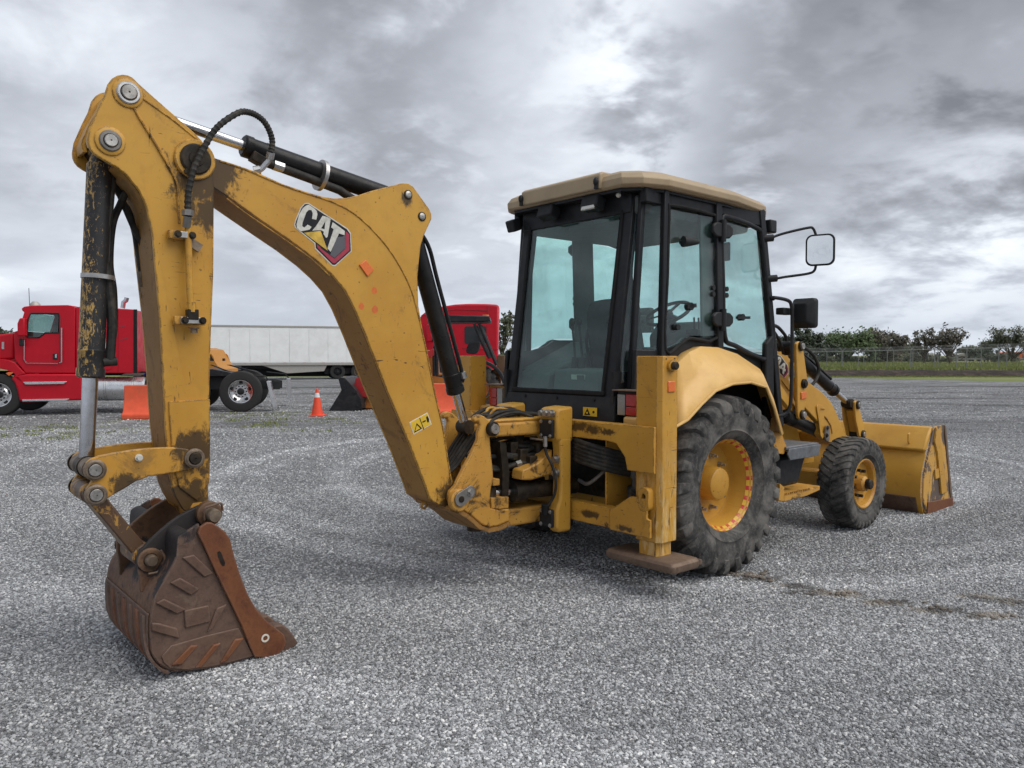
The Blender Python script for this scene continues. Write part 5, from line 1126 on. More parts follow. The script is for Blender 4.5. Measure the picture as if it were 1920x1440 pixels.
B().sphere((-.42, -.52, 2.80), .02).build('connector', Y('decal_white'), CAB)
# interior
SEAT = B()
bk = [(.10, 1.45), (.03, 1.60), (-.02, 1.85), (-.03, 2.02), (.02, 2.08), (.08, 2.06), (.11, 1.85), (.18, 1.50)]
rows = []
for w, k in ((-.25, .86), (-.22, .97), (-.1, 1.), (.1, 1.), (.22, .97), (.25, .86)): rows.append([(.06+(x-.06)*k, w-.06, 1.75+(z-1.75)*k) for x, z in smooth_line(bk, 3)])
SEAT.loft(rows); SO = SEAT.build('seat', Y('seat_fabric'), CAB, bevel=.02)
B().prism(rrect((.32, -.06), .52, .52, .08), 'z', 1.42, 1.54).build('seat_cushion', Y('seat_fabric'), CAB, bevel=.03); B().box((.32, -.06, 1.30), (.36, .36, .24)).build('seat_base', Y('cab_interior'), CAB, bevel=.02)
for yy in (.24, -.36): B().box((.25, yy, 1.66), (.34, .07, .05)).build('armrest', Y('seat_fabric'), CAB, bevel=.015)
B().prism([(-.46, 1.21), (-.42, 1.50), (-.22, 1.52), (-.12, 1.21)], 'y', -.36, .16).build('rear_cover', Y('cab_interior'), CAB, bevel=.02)
B().prism([(-.48, 1.21), (-.45, 1.46), (.25, 1.74), (.60, 1.74), (.60, 1.21)], 'y', .20, .66).build('side_console', Y('cab_interior'), CAB, bevel=.02); B().prism([(-.20, 1.21), (-.1, 1.50), (.45, 1.70), (.60, 1.70), (.60, 1.21)], 'y', -.66, -.48).build('side_console', Y('cab_interior'), CAB, bevel=.02)
B().box((-.425, -.12, 1.425), (.008, .15, .085), ('Y', -8)).build('instruction_card', Y('paper'), CAB); B().box((-.43, -.15, 1.43), (.008, .075, .07), ('Y', -8)).build('card_picture', Y('cab_interior'), CAB)
for yy, xx in ((.10, -.26), (.02, -.26), (-.28, -.24)):
    l = B().tube([(xx, yy, 1.48), (xx+.02, yy, 1.60)], .03, 10).tube([(xx+.02, yy, 1.58), (xx-.02, yy, 1.88)], .009, 8).build('control_lever', Y('plastic_black'), CAB)
    B().sphere((xx-.02, yy, 1.89), .026, 2, (1, 1, 1.3)).build('lever_knob', Y('plastic_black'), CAB)
B().prism([(.86, 1.2), (.80, 1.80), (.92, 1.92), (1.10, 1.90), (1.24, 1.60), (1.24, 1.2)], 'y', -.30, .20).build('dashboard', Y('cab_interior'), CAB, bevel=.03)
m_ = Matrix.Translation((.76, -.06, 1.99)) @ Matrix.Rotation(R(-32), 4, 'Y')
wh = B(); wh.tube([m_ @ Vector((.20*math.cos(t*math.pi/16), .20*math.sin(t*math.pi/16), 0)) for t in range(32)], .016, 10, closed=True)
for t in (0, 2.1, 4.2): wh.bar(m_ @ Vector((0, 0, 0)), m_ @ Vector((.19*math.cos(t), .19*math.sin(t), 0)), .03, .012)
wh.tube([m_ @ Vector((0, 0, -.25)), m_ @ Vector((0, 0, .02))], .04, 14); wh.build('steering_wheel', Y('plastic_black'), CAB)
B().box((.62, -.52, 1.78), (.30, .12, .05), ('Y', 12)).build('control_panel', Y('plastic_black'), CAB, bevel=.01)
for k in range(4): B().tube([(.52+.06*k, -.52, 1.79), (.51+.06*k, -.52, 1.93)], .008, 8).build('control_lever', Y('plastic_black'), CAB)
B().tube(smooth_line([(.02, .17, 1.52), (-.02, .19, 1.75), (.06, .19, 1.98)], 4, False), .012, 8).build('seat_belt', Y('rubber_seal'), CAB)
B().box((1.06, -.45, 2.52), (.03, .07, .16)).build('interior_mirror', Y('plastic_black'), CAB, bevel=.01)
for yy in (.30, -.30): B().box((-.28, yy, 2.68), (.10, .26, .08)).build('speaker_box', Y('cab_interior'), CAB, bevel=.02)

# ---- mirrors, front lamps and hand rail
def mirror(s):
    base = rrect((s*1.085, 2.505), .235, .265, .055, 5)
    mo = B().loft([[(1.46, y, z) for y, z in base], [(1.475, y, z) for y, z in base], [(1.53, s*1.085+(y-s*1.085)*.8, 2.505+(z-2.505)*.8) for y, z in base]]).build('mirror', Y('plastic_black'), ROOT, bevel=.006)
    g = rrect((s*1.085, 2.505), .205, .235, .045, 5)
    mg = B().prism(g, 'x', 1.458, 1.4595).build('mirror_glass', Y('mirror_glass'), mo, smooth=0)
    TM = Matrix.Translation((1.49, s*1.085, 2.505)); RM = TM @ Matrix.Rotation(R(-s*17), 4, 'Z') @ TM.inverted()      # turned outwards, as set for the driver
    mo.data.transform(RM); mg.data.transform(RM)
    B().tube(smooth_line([(1.16, s*.80, 2.60), (1.26, s*.86, 2.645), (1.42, s*1.00, 2.695), (1.46, s*1.03, 2.69), (1.475, s*1.05, 2.63)], 5, False), .011, 10).build('mirror_arm', Y('plastic_black'), mo)
    B().tube(smooth_line([(1.24, s*.82, 2.27), (1.30, s*.88, 2.285), (1.43, s*1.00, 2.31), (1.47, s*1.04, 2.335), (1.48, s*1.05, 2.39)], 5, False), .011, 10).build('mirror_arm', Y('plastic_black'), mo)
    for (xx, zz) in ((1.14, 2.60), (1.205, 2.265)):
        B().tube([(xx-.04, s*.74, zz), (xx+.05, s*.82, zz+.01)], .030, 12).build('arm_clamp', Y('plastic_black'), mo)
mirror(-1); mirror(1)
for s in (-1, 1):
    lp = rrect((s*.90, 1.985), .21, .26, .03)
    lo = B().loft([[(1.50, s*.90+(y-s*.90)*.55, 1.985+(z-1.985)*.6) for y, z in lp], [(1.56, y, z) for y, z in lp], [(1.62, y, z) for y, z in lp]]).build('front_work_lamp', Y('plastic_black'), ROOT, bevel=.008)
    B().prism(rrect((s*.90, 1.985), .18, .22, .03), 'x', 1.619, 1.626).build('lamp_glass', Y('lamp_glass'), lo)
    B().box((1.42, s*.80, 2.0), (.16, .08, .06)).build('lamp_bracket', Y('plastic_black'), lo, bevel=.01)
    rail = [(x-.075, y, z) for x, y, z in [(1.33, s*.79, 2.10), (1.30, s*.81, 2.11), (1.44, s*.86, 2.09), (1.485, s*.87, 2.04), (1.50, s*.87, 1.90), (1.50, s*.87, 1.30), (1.48, s*.86, 1.15), (1.42, s*.83, 1.10), (1.30, s*.76, 1.09)]]
    B().tube(smooth_line(rail, 4, False), .0155, 10).build('hand_rail', Y('black_steel'), ROOT)
    B().prism([(1.16, 1.72), (1.27, 1.80), (1.29, 1.30), (1.24, 1.0), (1.16, 1.0)], 'y', s*.79, s*.74).build('pillar_cover', Y('plastic_black'), CAB, bevel=.012)
    # ---- steps
    so_ = B().prism([(1.10, .862), (1.62, .862), (1.64, .845), (1.64, .76), (1.62, .755), (1.60, .83), (1.10, .835)], 'y', s*.62, s*1.02).build('cab_step', Y('step_grey'), ROOT, bevel=.006)
    B().prism([(1.12, .845), (1.10, .80), (1.14, .75), (1.60, .75), (1.64, .845)], 'y', s*1.02, s*1.035).build('step_edge', Y('step_grey'), so_, bevel=.004)
    B().prism([(.92, 1.0), (1.05, .99), (1.14, .86), (1.10, .80), (.95, .82)], 'y', s*.72, s*1.0).build('fender_bracket', Y('yellow_filthy'), so_, bevel=.004)
    B().prism([(1.16, .76), (1.62, .76), (1.48, .50), (1.10, .50)], 'y', s*.70, s*.92).build('fuel_tank', Y('black_steel'), so_, bevel=.03)
    B().box((1.30, s*.70, .62), (.5, .1, .4)).build('battery_box', Y('black_steel'), so_, bevel=.02)
    B().prism([(1.10, .46), (1.12, .40), (1.50, .405), (1.72, .43), (1.72, .47), (1.50, .455)], 'y', s*.64, s*.99).build('lower_step', Y('yellow_filthy'), so_, bevel=.006)
    B().prism([(1.06, .56), (1.13, .52), (1.14, .40), (1.04, .42)], 'y', s*.70, s*.99).build('step_bracket', Y('yellow_filthy'), so_, bevel=.004)
    for k in range(14):
        B().box((1.14+.03*k, s*.99, .462), (.012, .012, .014)).build('step_tooth', Y('yellow_filthy'), so_)


# ================================================================== loader end
HOOD = B().loft([[(1.34, -.36, .95), (1.34, .36, .95), (1.34, .36, 1.60), (1.34, .26, 1.66), (1.34, -.26, 1.66), (1.34, -.36, 1.60)],
                 [(2.2, -.36, .85), (2.2, .36, .85), (2.2, .36, 1.40), (2.2, .26, 1.47), (2.2, -.26, 1.47), (2.2, -.36, 1.40)],
                 [(2.75, -.34, .80), (2.75, .34, .80), (2.75, .34, 1.20), (2.75, .24, 1.28), (2.75, -.24, 1.28), (2.75, -.34, 1.20)]]).build('hood', Y('yellow_clean'), ROOT, bevel=.03)
YA = -.66                                              # outer face of the near loader arm
tower = [(1.878, 1.723), (1.898, 1.741), (1.938, 1.748), (1.973, 1.736), (1.990, 1.708), (2.021, 1.617), (2.054, 1.500), (2.093, 1.374), (2.065, 1.199), (2.036, 1.083), (2.021, 1.042), (1.973, 1.020), (1.933, 1.030), (1.916, 1.081), (1.908, 1.205), (1.899, 1.420), (1.878, 1.617)]
armo = [(1.931, 1.419), (2.093, 1.374), (2.210, 1.329), (2.347, 1.274), (2.452, 1.219), (2.532, 1.173), (2.605, 1.113), (2.670, 1.044), (2.746, 0.951), (2.843, 0.820), (2.854, 0.770), (2.753, 0.750), (2.572, 0.751), (2.378, 0.808), (2.328, 0.855), (2.322, 0.967), (2.218, 1.028), (2.117, 1.088), (2.043, 1.133), (1.969, 1.170), (1.928, 1.221), (1.909, 1.320)]
gus = [(2.248, 1.129), (2.273, 1.149), (2.324, 1.143), (2.428, 1.095), (2.325, 1.104), (2.300, 1.071), (2.322, 0.976), (2.340, 0.897), (2.419, 0.840), (2.368, 0.809), (2.329, 0.846), (2.298, 0.977)]
lowbar = [(1.589, 1.424), (1.634, 1.415), (2.014, 1.115), (2.024, 1.047), (1.992, 1.044), (1.591, 1.319)]
for s in (-1, 1):
    f = lambda a: (s*a)
    AR = B().prism(tower, 'y', f(.66), f(.63)).prism(armo, 'y', f(.655), f(.60)).build('loader_arm', Y('yellow_clean'), ROOT, bevel=.008)
    B().prism(gus, 'y', f(.668), f(.656)).build('arm_gusset', Y('yellow_clean'), AR, bevel=.004)
    if s < 0:
        k = [(1.948, 1.703), (2.009, 1.355), (1.991, 1.065)]
        for c in k: pin(AR, c, -.66, .030, .045, h=.03, mat='greasy_dark' if c is k[1] else 'pin_steel', wm='greasy_dark')
        B().prism([(1.955, 1.274), (2.050, 1.279), (2.052, 1.216), (1.960, 1.209)], 'y', -.659, -.672).build('side_marker', Y('orange_reflector'), AR, bevel=.004)
        B().prism([(2.406, 0.932), (2.441, 0.943), (2.476, 0.924), (2.487, 0.853), (2.477, 0.793), (2.446, 0.780), (2.411, 0.794), (2.389, 0.825), (2.399, 0.894)], 'y', -.669, -.684).build('pin_keeper', Y('grey_plate'), AR, bevel=.003)
        for c in [(2.428, 0.916), (2.416, 0.844)]: B().bolt((c[0], -.684, c[1]), 'y', .015, .014).build('bolt', Y('greasy_dark'), AR)
        rib = smooth_line([(2.423, 1.026), (2.494, 0.974), (2.549, 0.919), (2.578, 0.851)], 4, False); B().tube(T3(rib, -.657), .009, 8).build('weld_bead', Y('yellow_filthy'), AR)
    B().prism(lowbar, 'y', f(.60), f(.55)).build('frame_bar', Y('yellow_clean'), AR, bevel=.006)
    # rear tower plate behind
    B().prism([(p[0]-.12, p[1]-.01) for p in tower], 'y', f(.46), f(.43)).build('tower_plate', Y('yellow_clean'), AR, bevel=.006)
    tz, = [(1.948, 1.703)]; B().tube([(tz[0], f(.44), tz[1]), (tz[0], f(.63), tz[1])], .050, 20).build('tower_pin', Y('black_steel'), AR)
    # lift cylinder, low beside the step
    a = [(1.810, 1.039)]; e_ = [(2.639, 0.826)]
    L, m, u = hydraulic('lift_cylinder', (e_[0][0], f(.56), e_[0][1]), (a[0][0]-.12, f(.56), a[0][1]+.06), .78, .062, .032, 'cylinder_black', eye=.05)
    B().tube(smooth_line([m+Vector((.02, f(.06), .05)), m+Vector((.12, f(.07), .055)), m+Vector((.20, f(.06), .02))], 4, False), .018, 8).build('cylinder_pipe', Y('grey_plate'), L)
    # tilt cylinder and bell crank
    t1 = [(3.121, 1.123)]
    C_, m, u = hydraulic('tilt_cylinder', (tz[0]+.02, f(.54), tz[1]-.04), (t1[0][0], f(.54), t1[0][1]), .72, .056, .028, 'cylinder_black', eye=.045)
    B().tube([m-u*.10+Vector((.0, f(.03), .066)), m-u*.55+Vector((0, f(.03), .066)), m-u*.80+Vector((0, f(.03), .05))], .014, 8).build('cylinder_pipe', Y('cylinder_black'), C_)
    hs = [(1.995, 1.699), (2.084, 1.692), (2.201, 1.650), (2.295, 1.591), (2.357, 1.514), (2.359, 1.445), (2.309, 1.378), (2.243, 1.337), (2.201, 1.329)]; B().tube([(x, f(.62), z) for x, z in smooth_line(hs, 5, False)], .016, 10).build('hose', Y('hose'), C_)
    crank = [(3.136, 1.133), (3.175, 1.150), (3.224, 1.139), (3.241, 1.096), (3.278, 1.011), (3.331, 0.924), (3.385, 0.826), (3.378, 0.761), (3.308, 0.747), (3.247, 0.779), (3.225, 0.837), (3.172, 0.942), (3.144, 1.064)]
    K_ = B().prism(crank, 'y', f(.61), f(.585)).prism([(p[0]-.0, p[1]) for p in crank], 'y', f(.485), f(.465)).build('tilt_link', Y('yellow_clean'), ROOT, bevel=.005)
    cs = [(3.202, 1.103), (3.326, 0.788)]
    for c in cs:
        B().tube([(c[0], f(.47), c[1]), (c[0], f(.60), c[1])], .045, 20).build('link_bush', Y('black_steel'), K_)
        if s < 0: pin(K_, c, -.61, .028, .044, h=.025, mat='pin_steel', wm='greasy_dark')
    B().bar((cs[0][0], f(.535), cs[0][1]-.05), (cs[1][0]-.02, f(.535), cs[1][1]+.03), .09, .05).build('link_web', Y('yellow_worn'), K_, bevel=.005)
    ax0 = [(3.099, 0.798)]; B().prism([(1.95, .55), (2.10, .95), (2.35, .95), (2.55, .55)], 'y', f(.40), f(.36)).build('front_plate', Y('yellow_clean'), ROOT, bevel=.006)
B().tube([(2.62, -.60, .82), (2.62, .60, .82)], .08, 20).build('arm_cross_tube', Y('yellow_clean'), ROOT)
# hoses behind the hand rail
for pp in ([(1.738, 1.900), (1.822, 1.882), (1.901, 1.842), (1.965, 1.793), (1.983, 1.726)], [(1.731, 1.855), (1.825, 1.782), (1.889, 1.708), (1.930, 1.633)]):
    B().tube([(x, -.50, z) for x, z in smooth_line(pp, 5, False)], .016, 10).build('hose', Y('hose'), HOOD)
# model number on the hood side
NP = lambda name, pts, lvl, mat: B().prism(pts, 'y', -.370-.0015*lvl, -.3712-.0015*lvl).build(name, Y(mat), HOOD)
B().prism([(1.976, 1.710), (2.087, 1.703), (2.431, 1.546), (2.433, 1.475), (2.254, 1.555), (2.258, 1.398), (2.278, 1.266), (1.981, 1.480)], 'y', -.369, -.34).build('hood_side', Y('yellow_clean'), HOOD, bevel=.003)
NP('number_backing', [(1.970, 1.608), (2.017, 1.635), (2.105, 1.617), (2.233, 1.521), (2.247, 1.477), (2.248, 1.442), (2.175, 1.395), (2.126, 1.418), (1.973, 1.497)], 0, 'decal_white')
NP('number_field', [(1.970, 1.595), (2.020, 1.627), (2.097, 1.608), (2.223, 1.517), (2.237, 1.477), (2.235, 1.446), (2.174, 1.404), (2.128, 1.426), (1.972, 1.510)], 1, 'decal_black')
NP('number_border', [(2.205, 1.525), (2.234, 1.494), (2.238, 1.451), (2.174, 1.404), (2.142, 1.419), (2.134, 1.437), (2.170, 1.427), (2.215, 1.455), (2.211, 1.486)], 2, 'decal_red')
NP('digit', [(1.998, 1.618), (2.017, 1.627), (2.021, 1.591), (2.006, 1.531), (1.990, 1.538), (1.993, 1.564), (1.971, 1.574), (1.970, 1.587)], 3, 'decal_white')
NP('digit', [(2.037, 1.589), (2.052, 1.606), (2.085, 1.603), (2.104, 1.586), (2.102, 1.563), (2.061, 1.522), (2.097, 1.506), (2.091, 1.486), (2.023, 1.517), (2.025, 1.534), (2.076, 1.577), (2.066, 1.586), (2.053, 1.572)], 3, 'decal_white')
NP('digit', [(2.154, 1.549), (2.180, 1.538), (2.172, 1.488), (2.188, 1.481), (2.182, 1.460), (2.166, 1.466), (2.157, 1.433), (2.127, 1.445), (2.133, 1.477), (2.081, 1.500), (2.087, 1.517)], 3, 'decal_white')
NP('digit_gap', [(2.145, 1.518), (2.139, 1.496), (2.113, 1.506)], 4, 'decal_black')

# ---- loader bucket
bu = [(3.02, .10), (3.02, .36), (3.06, .50), (3.12, .60), (3.14, .62), (3.20, .82), (3.24, .86)]
sidep = [(3.561, -0.001), (3.484, 0.179), (3.496, 0.405), (3.599, 0.622), (3.726, 0.880), (3.990, 0.894), (3.971, 0.787), (4.029, 0.626), (4.134, 0.340), (4.216, 0.131), (4.223, -0.010)]
LB = B()
for s in (-1, 1): LB.prism(sidep, 'y', s*1.165, s*1.145)
xb = min(p[0] for p in sidep); LBO = LB.build('loader_bucket', Y('bucket_end_worn'), ROOT, bevel=.005)
ztop = max(p[1] for p in sidep)
bp_ = smooth_line([sidep[0], sidep[1], sidep[2], sidep[3]], 4, False)
B().ribbon(bp_, 'y', -1.143, 1.143, .02).build('bucket_back', Y('yellow_clean'), LBO, bevel=.003)
p3, p4 = Vector(sidep[3]), Vector(sidep[4])
B().prism([tuple(p3), (p3.x-.07, p3.y+.03), (p4.x-.07, p4.y-.06), tuple(p4), (p4.x+.05, p4.y)], 'y', -1.143, 1.143).build('bucket_beam', Y('yellow_clean'), LBO, bevel=.02)
for s in (-1, 1):
    rb_ = [(3.742, 0.870), (3.882, 0.833), (3.823, 0.769), (3.878, 0.639), (4.049, 0.167), (3.902, 0.165), (3.774, 0.608), (3.697, 0.730)]; B().prism(rb_, 'y', s*1.185, s*1.164).build('side_rib', Y('yellow_worn'), LBO, bevel=.004)
    B().prism([sidep[0], sidep[10], (sidep[10][0], sidep[10][1]+.10), (sidep[0][0]+.02, .12)], 'y', s*1.180, s*1.166).build('side_edge', Y('cutter_rust'), LBO, bevel=.004)
    B().prism([(sidep[9][0]-.03, .05), (sidep[9][0]+.02, .05), (sidep[5][0]+.02, ztop-.02), (sidep[5][0]-.02, ztop-.01)], 'y', s*1.174, s*1.140).build('side_cutter', Y('pad_rust'), LBO, bevel=.004)
B().prism([(sidep[0][0], .01), (sidep[10][0]+.12, .01), (sidep[10][0]+.12, .03), (sidep[0][0], .04)], 'y', -1.16, 1.16).build('cutting_edge', Y('pad_rust'), LBO, bevel=.004)
B().ribbon(bp_[:5], 'y', -1.10, 1.10, .030).build('heel_plate', Y('bucket_rust'), LBO, bevel=.003)
for yy in (-.42, .42): B().prism([(p3.x-.01, p3.y-.02), (p3.x-.16, p3.y-.10), (p3.x-.02, p3.y-.26)], 'y', yy-.01, yy+.01).build('gusset', Y('yellow_clean'), LBO, bevel=.003)
c = (p3+p4)/2; B().tube([(c.x-.085, -.98, c.y+.06), (c.x-.11, -.98, c.y+.05), (c.x-.11, -.98, c.y-.03), (c.x-.085, -.98, c.y-.05)], .010, 8).build('lifting_hook', Y('yellow_clean'), LBO)
B().prism([(3.726, 0.436), (3.840, 0.444), (3.864, 0.339), (3.750, 0.337)], 'y', -1.164, -1.180).build('cast_pad', Y('yellow_worn'), LBO, bevel=.006)
for s in (-1, 1):
    for d in (-.06, .06): B().prism([(p3.x-.02, p3.y-.35), (p3.x-.30, p3.y-.40), (p3.x-.34, p3.y-.30), (p4.x-.12, p4.y-.14), (p4.x-.02, p4.y-.06)], 'y', s*(.535+d)-.012, s*(.535+d)+.012).build('bucket_lug', Y('yellow_worn'), LBO, bevel=.004)


# ================================================================== things behind the machine
from mathutils.geometry import tessellate_polygon
def plate(b, outer, holes, ax, a, c):
    """flat plate with real openings"""
    loops = [outer]+holes; tri = tessellate_polygon([[Vector((p[0], p[1], 0)) for p in l] for l in loops]); flat = [p for l in loops for p in l]; bm = b.bm
    v0 = [bm.verts.new(P3(ax, p[0], p[1], a)) for p in flat]; v1 = [bm.verts.new(P3(ax, p[0], p[1], c)) for p in flat]
    for t in tri:
        bm.faces.new([v0[i] for i in t]); bm.faces.new([v1[i] for i in t[::-1]])
    k = 0
    for l in loops:
        n = len(l)
        for i in range(n): bm.faces.new((v0[k+i], v0[k+(i+1) % n], v1[k+(i+1) % n], v1[k+i]))
        k += n
    return b
def settle(root):
    """geometry was written in yard coordinates: move it under its root"""
    M_ = Matrix.Translation(-Vector(root.location)); seen = set()
    def go(o):
        for c in kids(o):
            if c.data and c.data.name not in seen: c.data.transform(M_); seen.add(c.data.name)
            go(c)
    go(root)
def road_wheel(parent, c, r, s, rimmat='wheel_polish', wd=.28, name='wheel'):
    w = empty(name, c, 0, parent); h = wd/2; ri = r*.57
    B().lathe([(ri, -h*.8), (ri*1.08, -h), (r*.82, -h*1.02), (r*.95, -h*.92), (r, -h*.7), (r, h*.7), (r*.95, h*.92), (r*.82, h*1.02), (ri*1.08, h), (ri, h*.8)], (0, 0, 0), 'y', 48, cap=False).build('tyre', Y('tyre_road'), w)
    f = lambda a, b_: (a, s*b_)
    B().lathe([f(ri*1.02, h*.8), f(ri*1.0, h*.95), f(ri*.93, h*.92), f(ri*.90, h*.1), f(ri*.62, h*.35), f(ri*.55, h*.5), f(ri*.3, h*.5)], (0, 0, 0), 'y', 44, cap='end').build('rim', Y(rimmat), w)
    B().lathe([f(ri*.30, h*.45), f(ri*.28, h*.9), f(ri*.2, h*1.0), f(.02, h*1.0)], (0, 0, 0), 'y', 20).build('hub', Y('plastic_black'), w)
    for k in range(10):
        a = k*.6283; c0 = Vector((ri*.45*math.cos(a), s*h*.48, ri*.45*math.sin(a))); B().tube([c0, c0+Vector((0, s*.03, 0))], .020, 8).build('wheel_nut', Y('plastic_black'), w)
    for k in range(5):
        a = k*1.2566+.3; B().lathe([f(.055, 0), f(.055, .006)], (ri*.74*math.cos(a), s*h*.26, ri*.74*math.sin(a)), 'y', 14).build('hand_hole', Y('plastic_black'), w)
    return w

# ---- red tractor truck at the left (local x runs towards its rear, y away from the camera)
TR = empty('red_truck', (-13.6, 20.6, 0), R(12.9)); tag(TR, 'red tractor truck with sleeper cab and polished fuel tank, parked behind the raised bucket cylinder', 'truck')
win = [(0.622, 2.093), (0.643, 2.570), (0.716, 2.730), (1.399, 2.733), (1.384, 2.226), (1.055, 2.224), (0.912, 2.094)]
cabo = [(0.555, 1.137), (0.297, 1.512), (0.301, 2.245), (0.406, 2.284), (0.555, 2.775), (0.505, 2.813), (0.492, 2.871), (0.558, 2.921), (0.744, 2.952), (1.611, 2.980), (1.788, 2.951), (1.804, 2.894), (1.765, 1.131)]
b = B(); plate(b, cabo, [win], 'y', .05, .09); CB = b.build('cab', Y('truck_red'), TR, bevel=.02)
b = B(); plate(b, cabo, [win], 'y', 2.36, 2.40); b.build('far_side', Y('truck_red'), CB, bevel=.02)
roofl = [(0.505, 2.805), (0.492, 2.871), (0.558, 2.921), (0.744, 2.952), (1.611, 2.980), (1.788, 2.951), (1.804, 2.894)]; B().ribbon(roofl, 'y', .09, 2.36, -.04).build('cab_roof', Y('truck_red'), CB)
fr = [(0.301, 2.245), (0.406, 2.284)]; B().prism([(0.297, 1.512), (0.301, 2.245), (0.406, 2.272), (0.413, 1.512)], 'y', .09, 2.36).build('cowl', Y('truck_red'), CB)
B().prism([(1.776, 2.920), (1.804, 2.894), (1.765, 1.131), (1.729, 1.131)], 'y', .09, 2.36).build('cab_back', Y('plastic_black'), CB)
B().prism([(0.555, 1.137), (0.412, 1.499), (1.772, 1.497), (1.765, 1.131)], 'y', .09, 2.36).build('cab_floor', Y('plastic_black'), CB)
B().prism([(0.411, 2.285), (0.429, 2.285), (0.569, 2.775), (0.550, 2.775)], 'y', .12, 2.33).build('windscreen', Y('truck_glass'), CB, smooth=0)
B().prism(win, 'y', .064, .070).build('window', Y('truck_glass'), CB, smooth=0); B().prism(win, 'y', 2.376, 2.382).build('window', Y('truck_glass'), CB, smooth=0)
B().tube([(x, .046, z) for x, z in win], .018, 6, closed=True).build('window_seal', Y('rubber_seal'), CB)
for yy in (.55, 1.7):
    B().prism([(1.050, 1.978), (1.072, 2.471), (1.131, 2.518), (1.225, 2.519), (1.259, 2.446), (1.259, 1.875), (1.254, 1.615), (0.949, 1.615)], 'y', yy, yy+.45).build('seat', Y('seat_fabric'), CB, bevel=.04)
dr = [(0.543, 2.053), (0.532, 1.512), (0.588, 1.413), (1.347, 1.407), (1.415, 1.485), (1.438, 2.655), (1.398, 2.764), (0.720, 2.761)]; B().tube([(x, .044, z) for x, z in dr], .010, 6, closed=True).build('door_seam', Y('truck_dark_red'), CB)
B().tube([(x, .02, z) for x, z in [(0.554, 2.027), (0.539, 1.512), (0.594, 1.403), (1.353, 1.391)]], .009, 6).build('door_trim', Y('chrome'), CB)
B().tube([(x, -.02, z) for x, z in [(1.484, 2.343), (1.466, 1.433), (1.407, 1.412)]], .020, 8).build('grab_handle', Y('chrome'), CB)
B().tube([(x, -.02, z) for x, z in [(1.484, 2.343), (1.468, 2.348)]], .020, 8).build('handle_end', Y('chrome'), CB)
B().prism([(1.235, 1.662), (1.348, 1.662), (1.344, 1.506), (1.232, 1.506)], 'y', .036, .05).build('handle_recess', Y('plastic_black'), CB); B().prism([(1.289, 1.646), (1.336, 1.646), (1.334, 1.542), (1.287, 1.542)], 'y', .02, .036).build('door_handle', Y('chrome'), CB, bevel=.006)
slp = [(1.779, 1.130), (1.814, 2.926), (1.966, 2.941), (2.662, 2.937), (2.884, 2.904), (3.269, 2.882), (3.240, 1.123)]
SL = B().prism(slp, 'y', .05, 2.40).build('sleeper', Y('truck_red'), TR, bevel=.03)
for y0, y1 in ((.02, .05), (2.40, 2.43)):
    B().prism([(3.269, 2.882), (3.355, 2.883), (3.333, 1.122), (3.240, 1.123)], 'y', y0, y1).build('side_extender', Y('rubber_seal'), SL)
B().prism([(2.884, 2.869), (3.269, 2.874), (3.240, 1.136), (2.853, 1.138)], 'y', .030, .052).build('side_fairing', Y('truck_red'), SL, bevel=.006)
B().prism([(2.801, 2.886), (3.018, 2.889), (3.043, 1.085), (2.771, 1.087)], 'y', 2.38, 2.42).build('far_extender', Y('truck_dark_red'), SL)
ld = [(2.402, 1.773), (2.704, 1.773), (2.695, 1.271), (2.634, 1.219), (2.392, 1.220)]; B().tube([(x, .045, z) for x, z in ld], .008, 6, closed=True).build('locker_seam', Y('truck_dark_red'), SL)
B().prism([(2.506, 1.509), (2.603, 1.509), (2.600, 1.351), (2.503, 1.351)], 'y', .036, .05).build('handle_recess', Y('plastic_black'), SL); B().prism([(2.552, 1.496), (2.598, 1.496), (2.596, 1.383), (2.550, 1.383)], 'y', .02, .036).build('locker_handle', Y('chrome'), SL, bevel=.006)
B().prism([(2.457, 2.128), (2.549, 2.128), (2.543, 1.812), (2.451, 1.812)], 'y', .044, .05).build('paper_notice', Y('white_band'), SL)
for q in ("a", "b"): pass
B().prism([(2.909, 2.394), (3.044, 2.448), (3.056, 2.422), (2.945, 2.368)], 'y', .026, .030).build('scuff', Y('truck_dark_red'), SL); B().prism([(2.916, 2.051), (3.112, 2.105), (3.123, 2.079), (2.927, 2.017)], 'y', .026, .030).build('scuff', Y('truck_dark_red'), SL)
# hood, fender, skirt
HD = B().loft([[(x, .42 if i in (0, 1) else .42, z) for i, (x, z) in enumerate([(0.159, 1.510), (0.161, 2.242), (-0.496, 2.134), (-0.935, 2.015), (-0.948, 1.460)])], [(x, 1.95, z) for x, z in [(0.159, 1.510), (0.161, 2.242), (-0.496, 2.134), (-0.935, 2.015), (-0.948, 1.460)]]]).build('hood', Y('truck_red'), TR, bevel=.06, seg=3)
B().prism([(-0.125, 1.980), (-0.069, 1.980), (-0.073, 1.784), (-0.129, 1.784)], 'y', .40, .425).build('hood_emblem', Y('steel'), HD)
wc = [(-0.106, 0.564)][0]
arch = circle(wc, .70, 16, 2, 178)
fo = [(-0.781, 1.285), (-0.596, 1.475), (-0.028, 1.513), (0.177, 1.482), (0.313, 1.422), (0.448, 1.254), (0.566, 1.125), (0.282, 1.049)]
fp = [(wc[0]+.70, wc[1]+.02)]+fo[::-1]+[(wc[0]-.98, wc[1]+.0)]+arch[::-1]
b = B(); plate(b, [*fo, *[p for p in circle(wc, .70, 16, 25, 175)]], [], 'y', .0, .50); b.build('fender', Y('truck_red'), HD, bevel=.02)
B().prism([(0.101, 1.140), (0.182, 1.173), (0.285, 1.152), (0.179, 1.063)], 'y', -.012, .01).build('marker_lamp', Y('orange_reflector'), HD, bevel=.01)
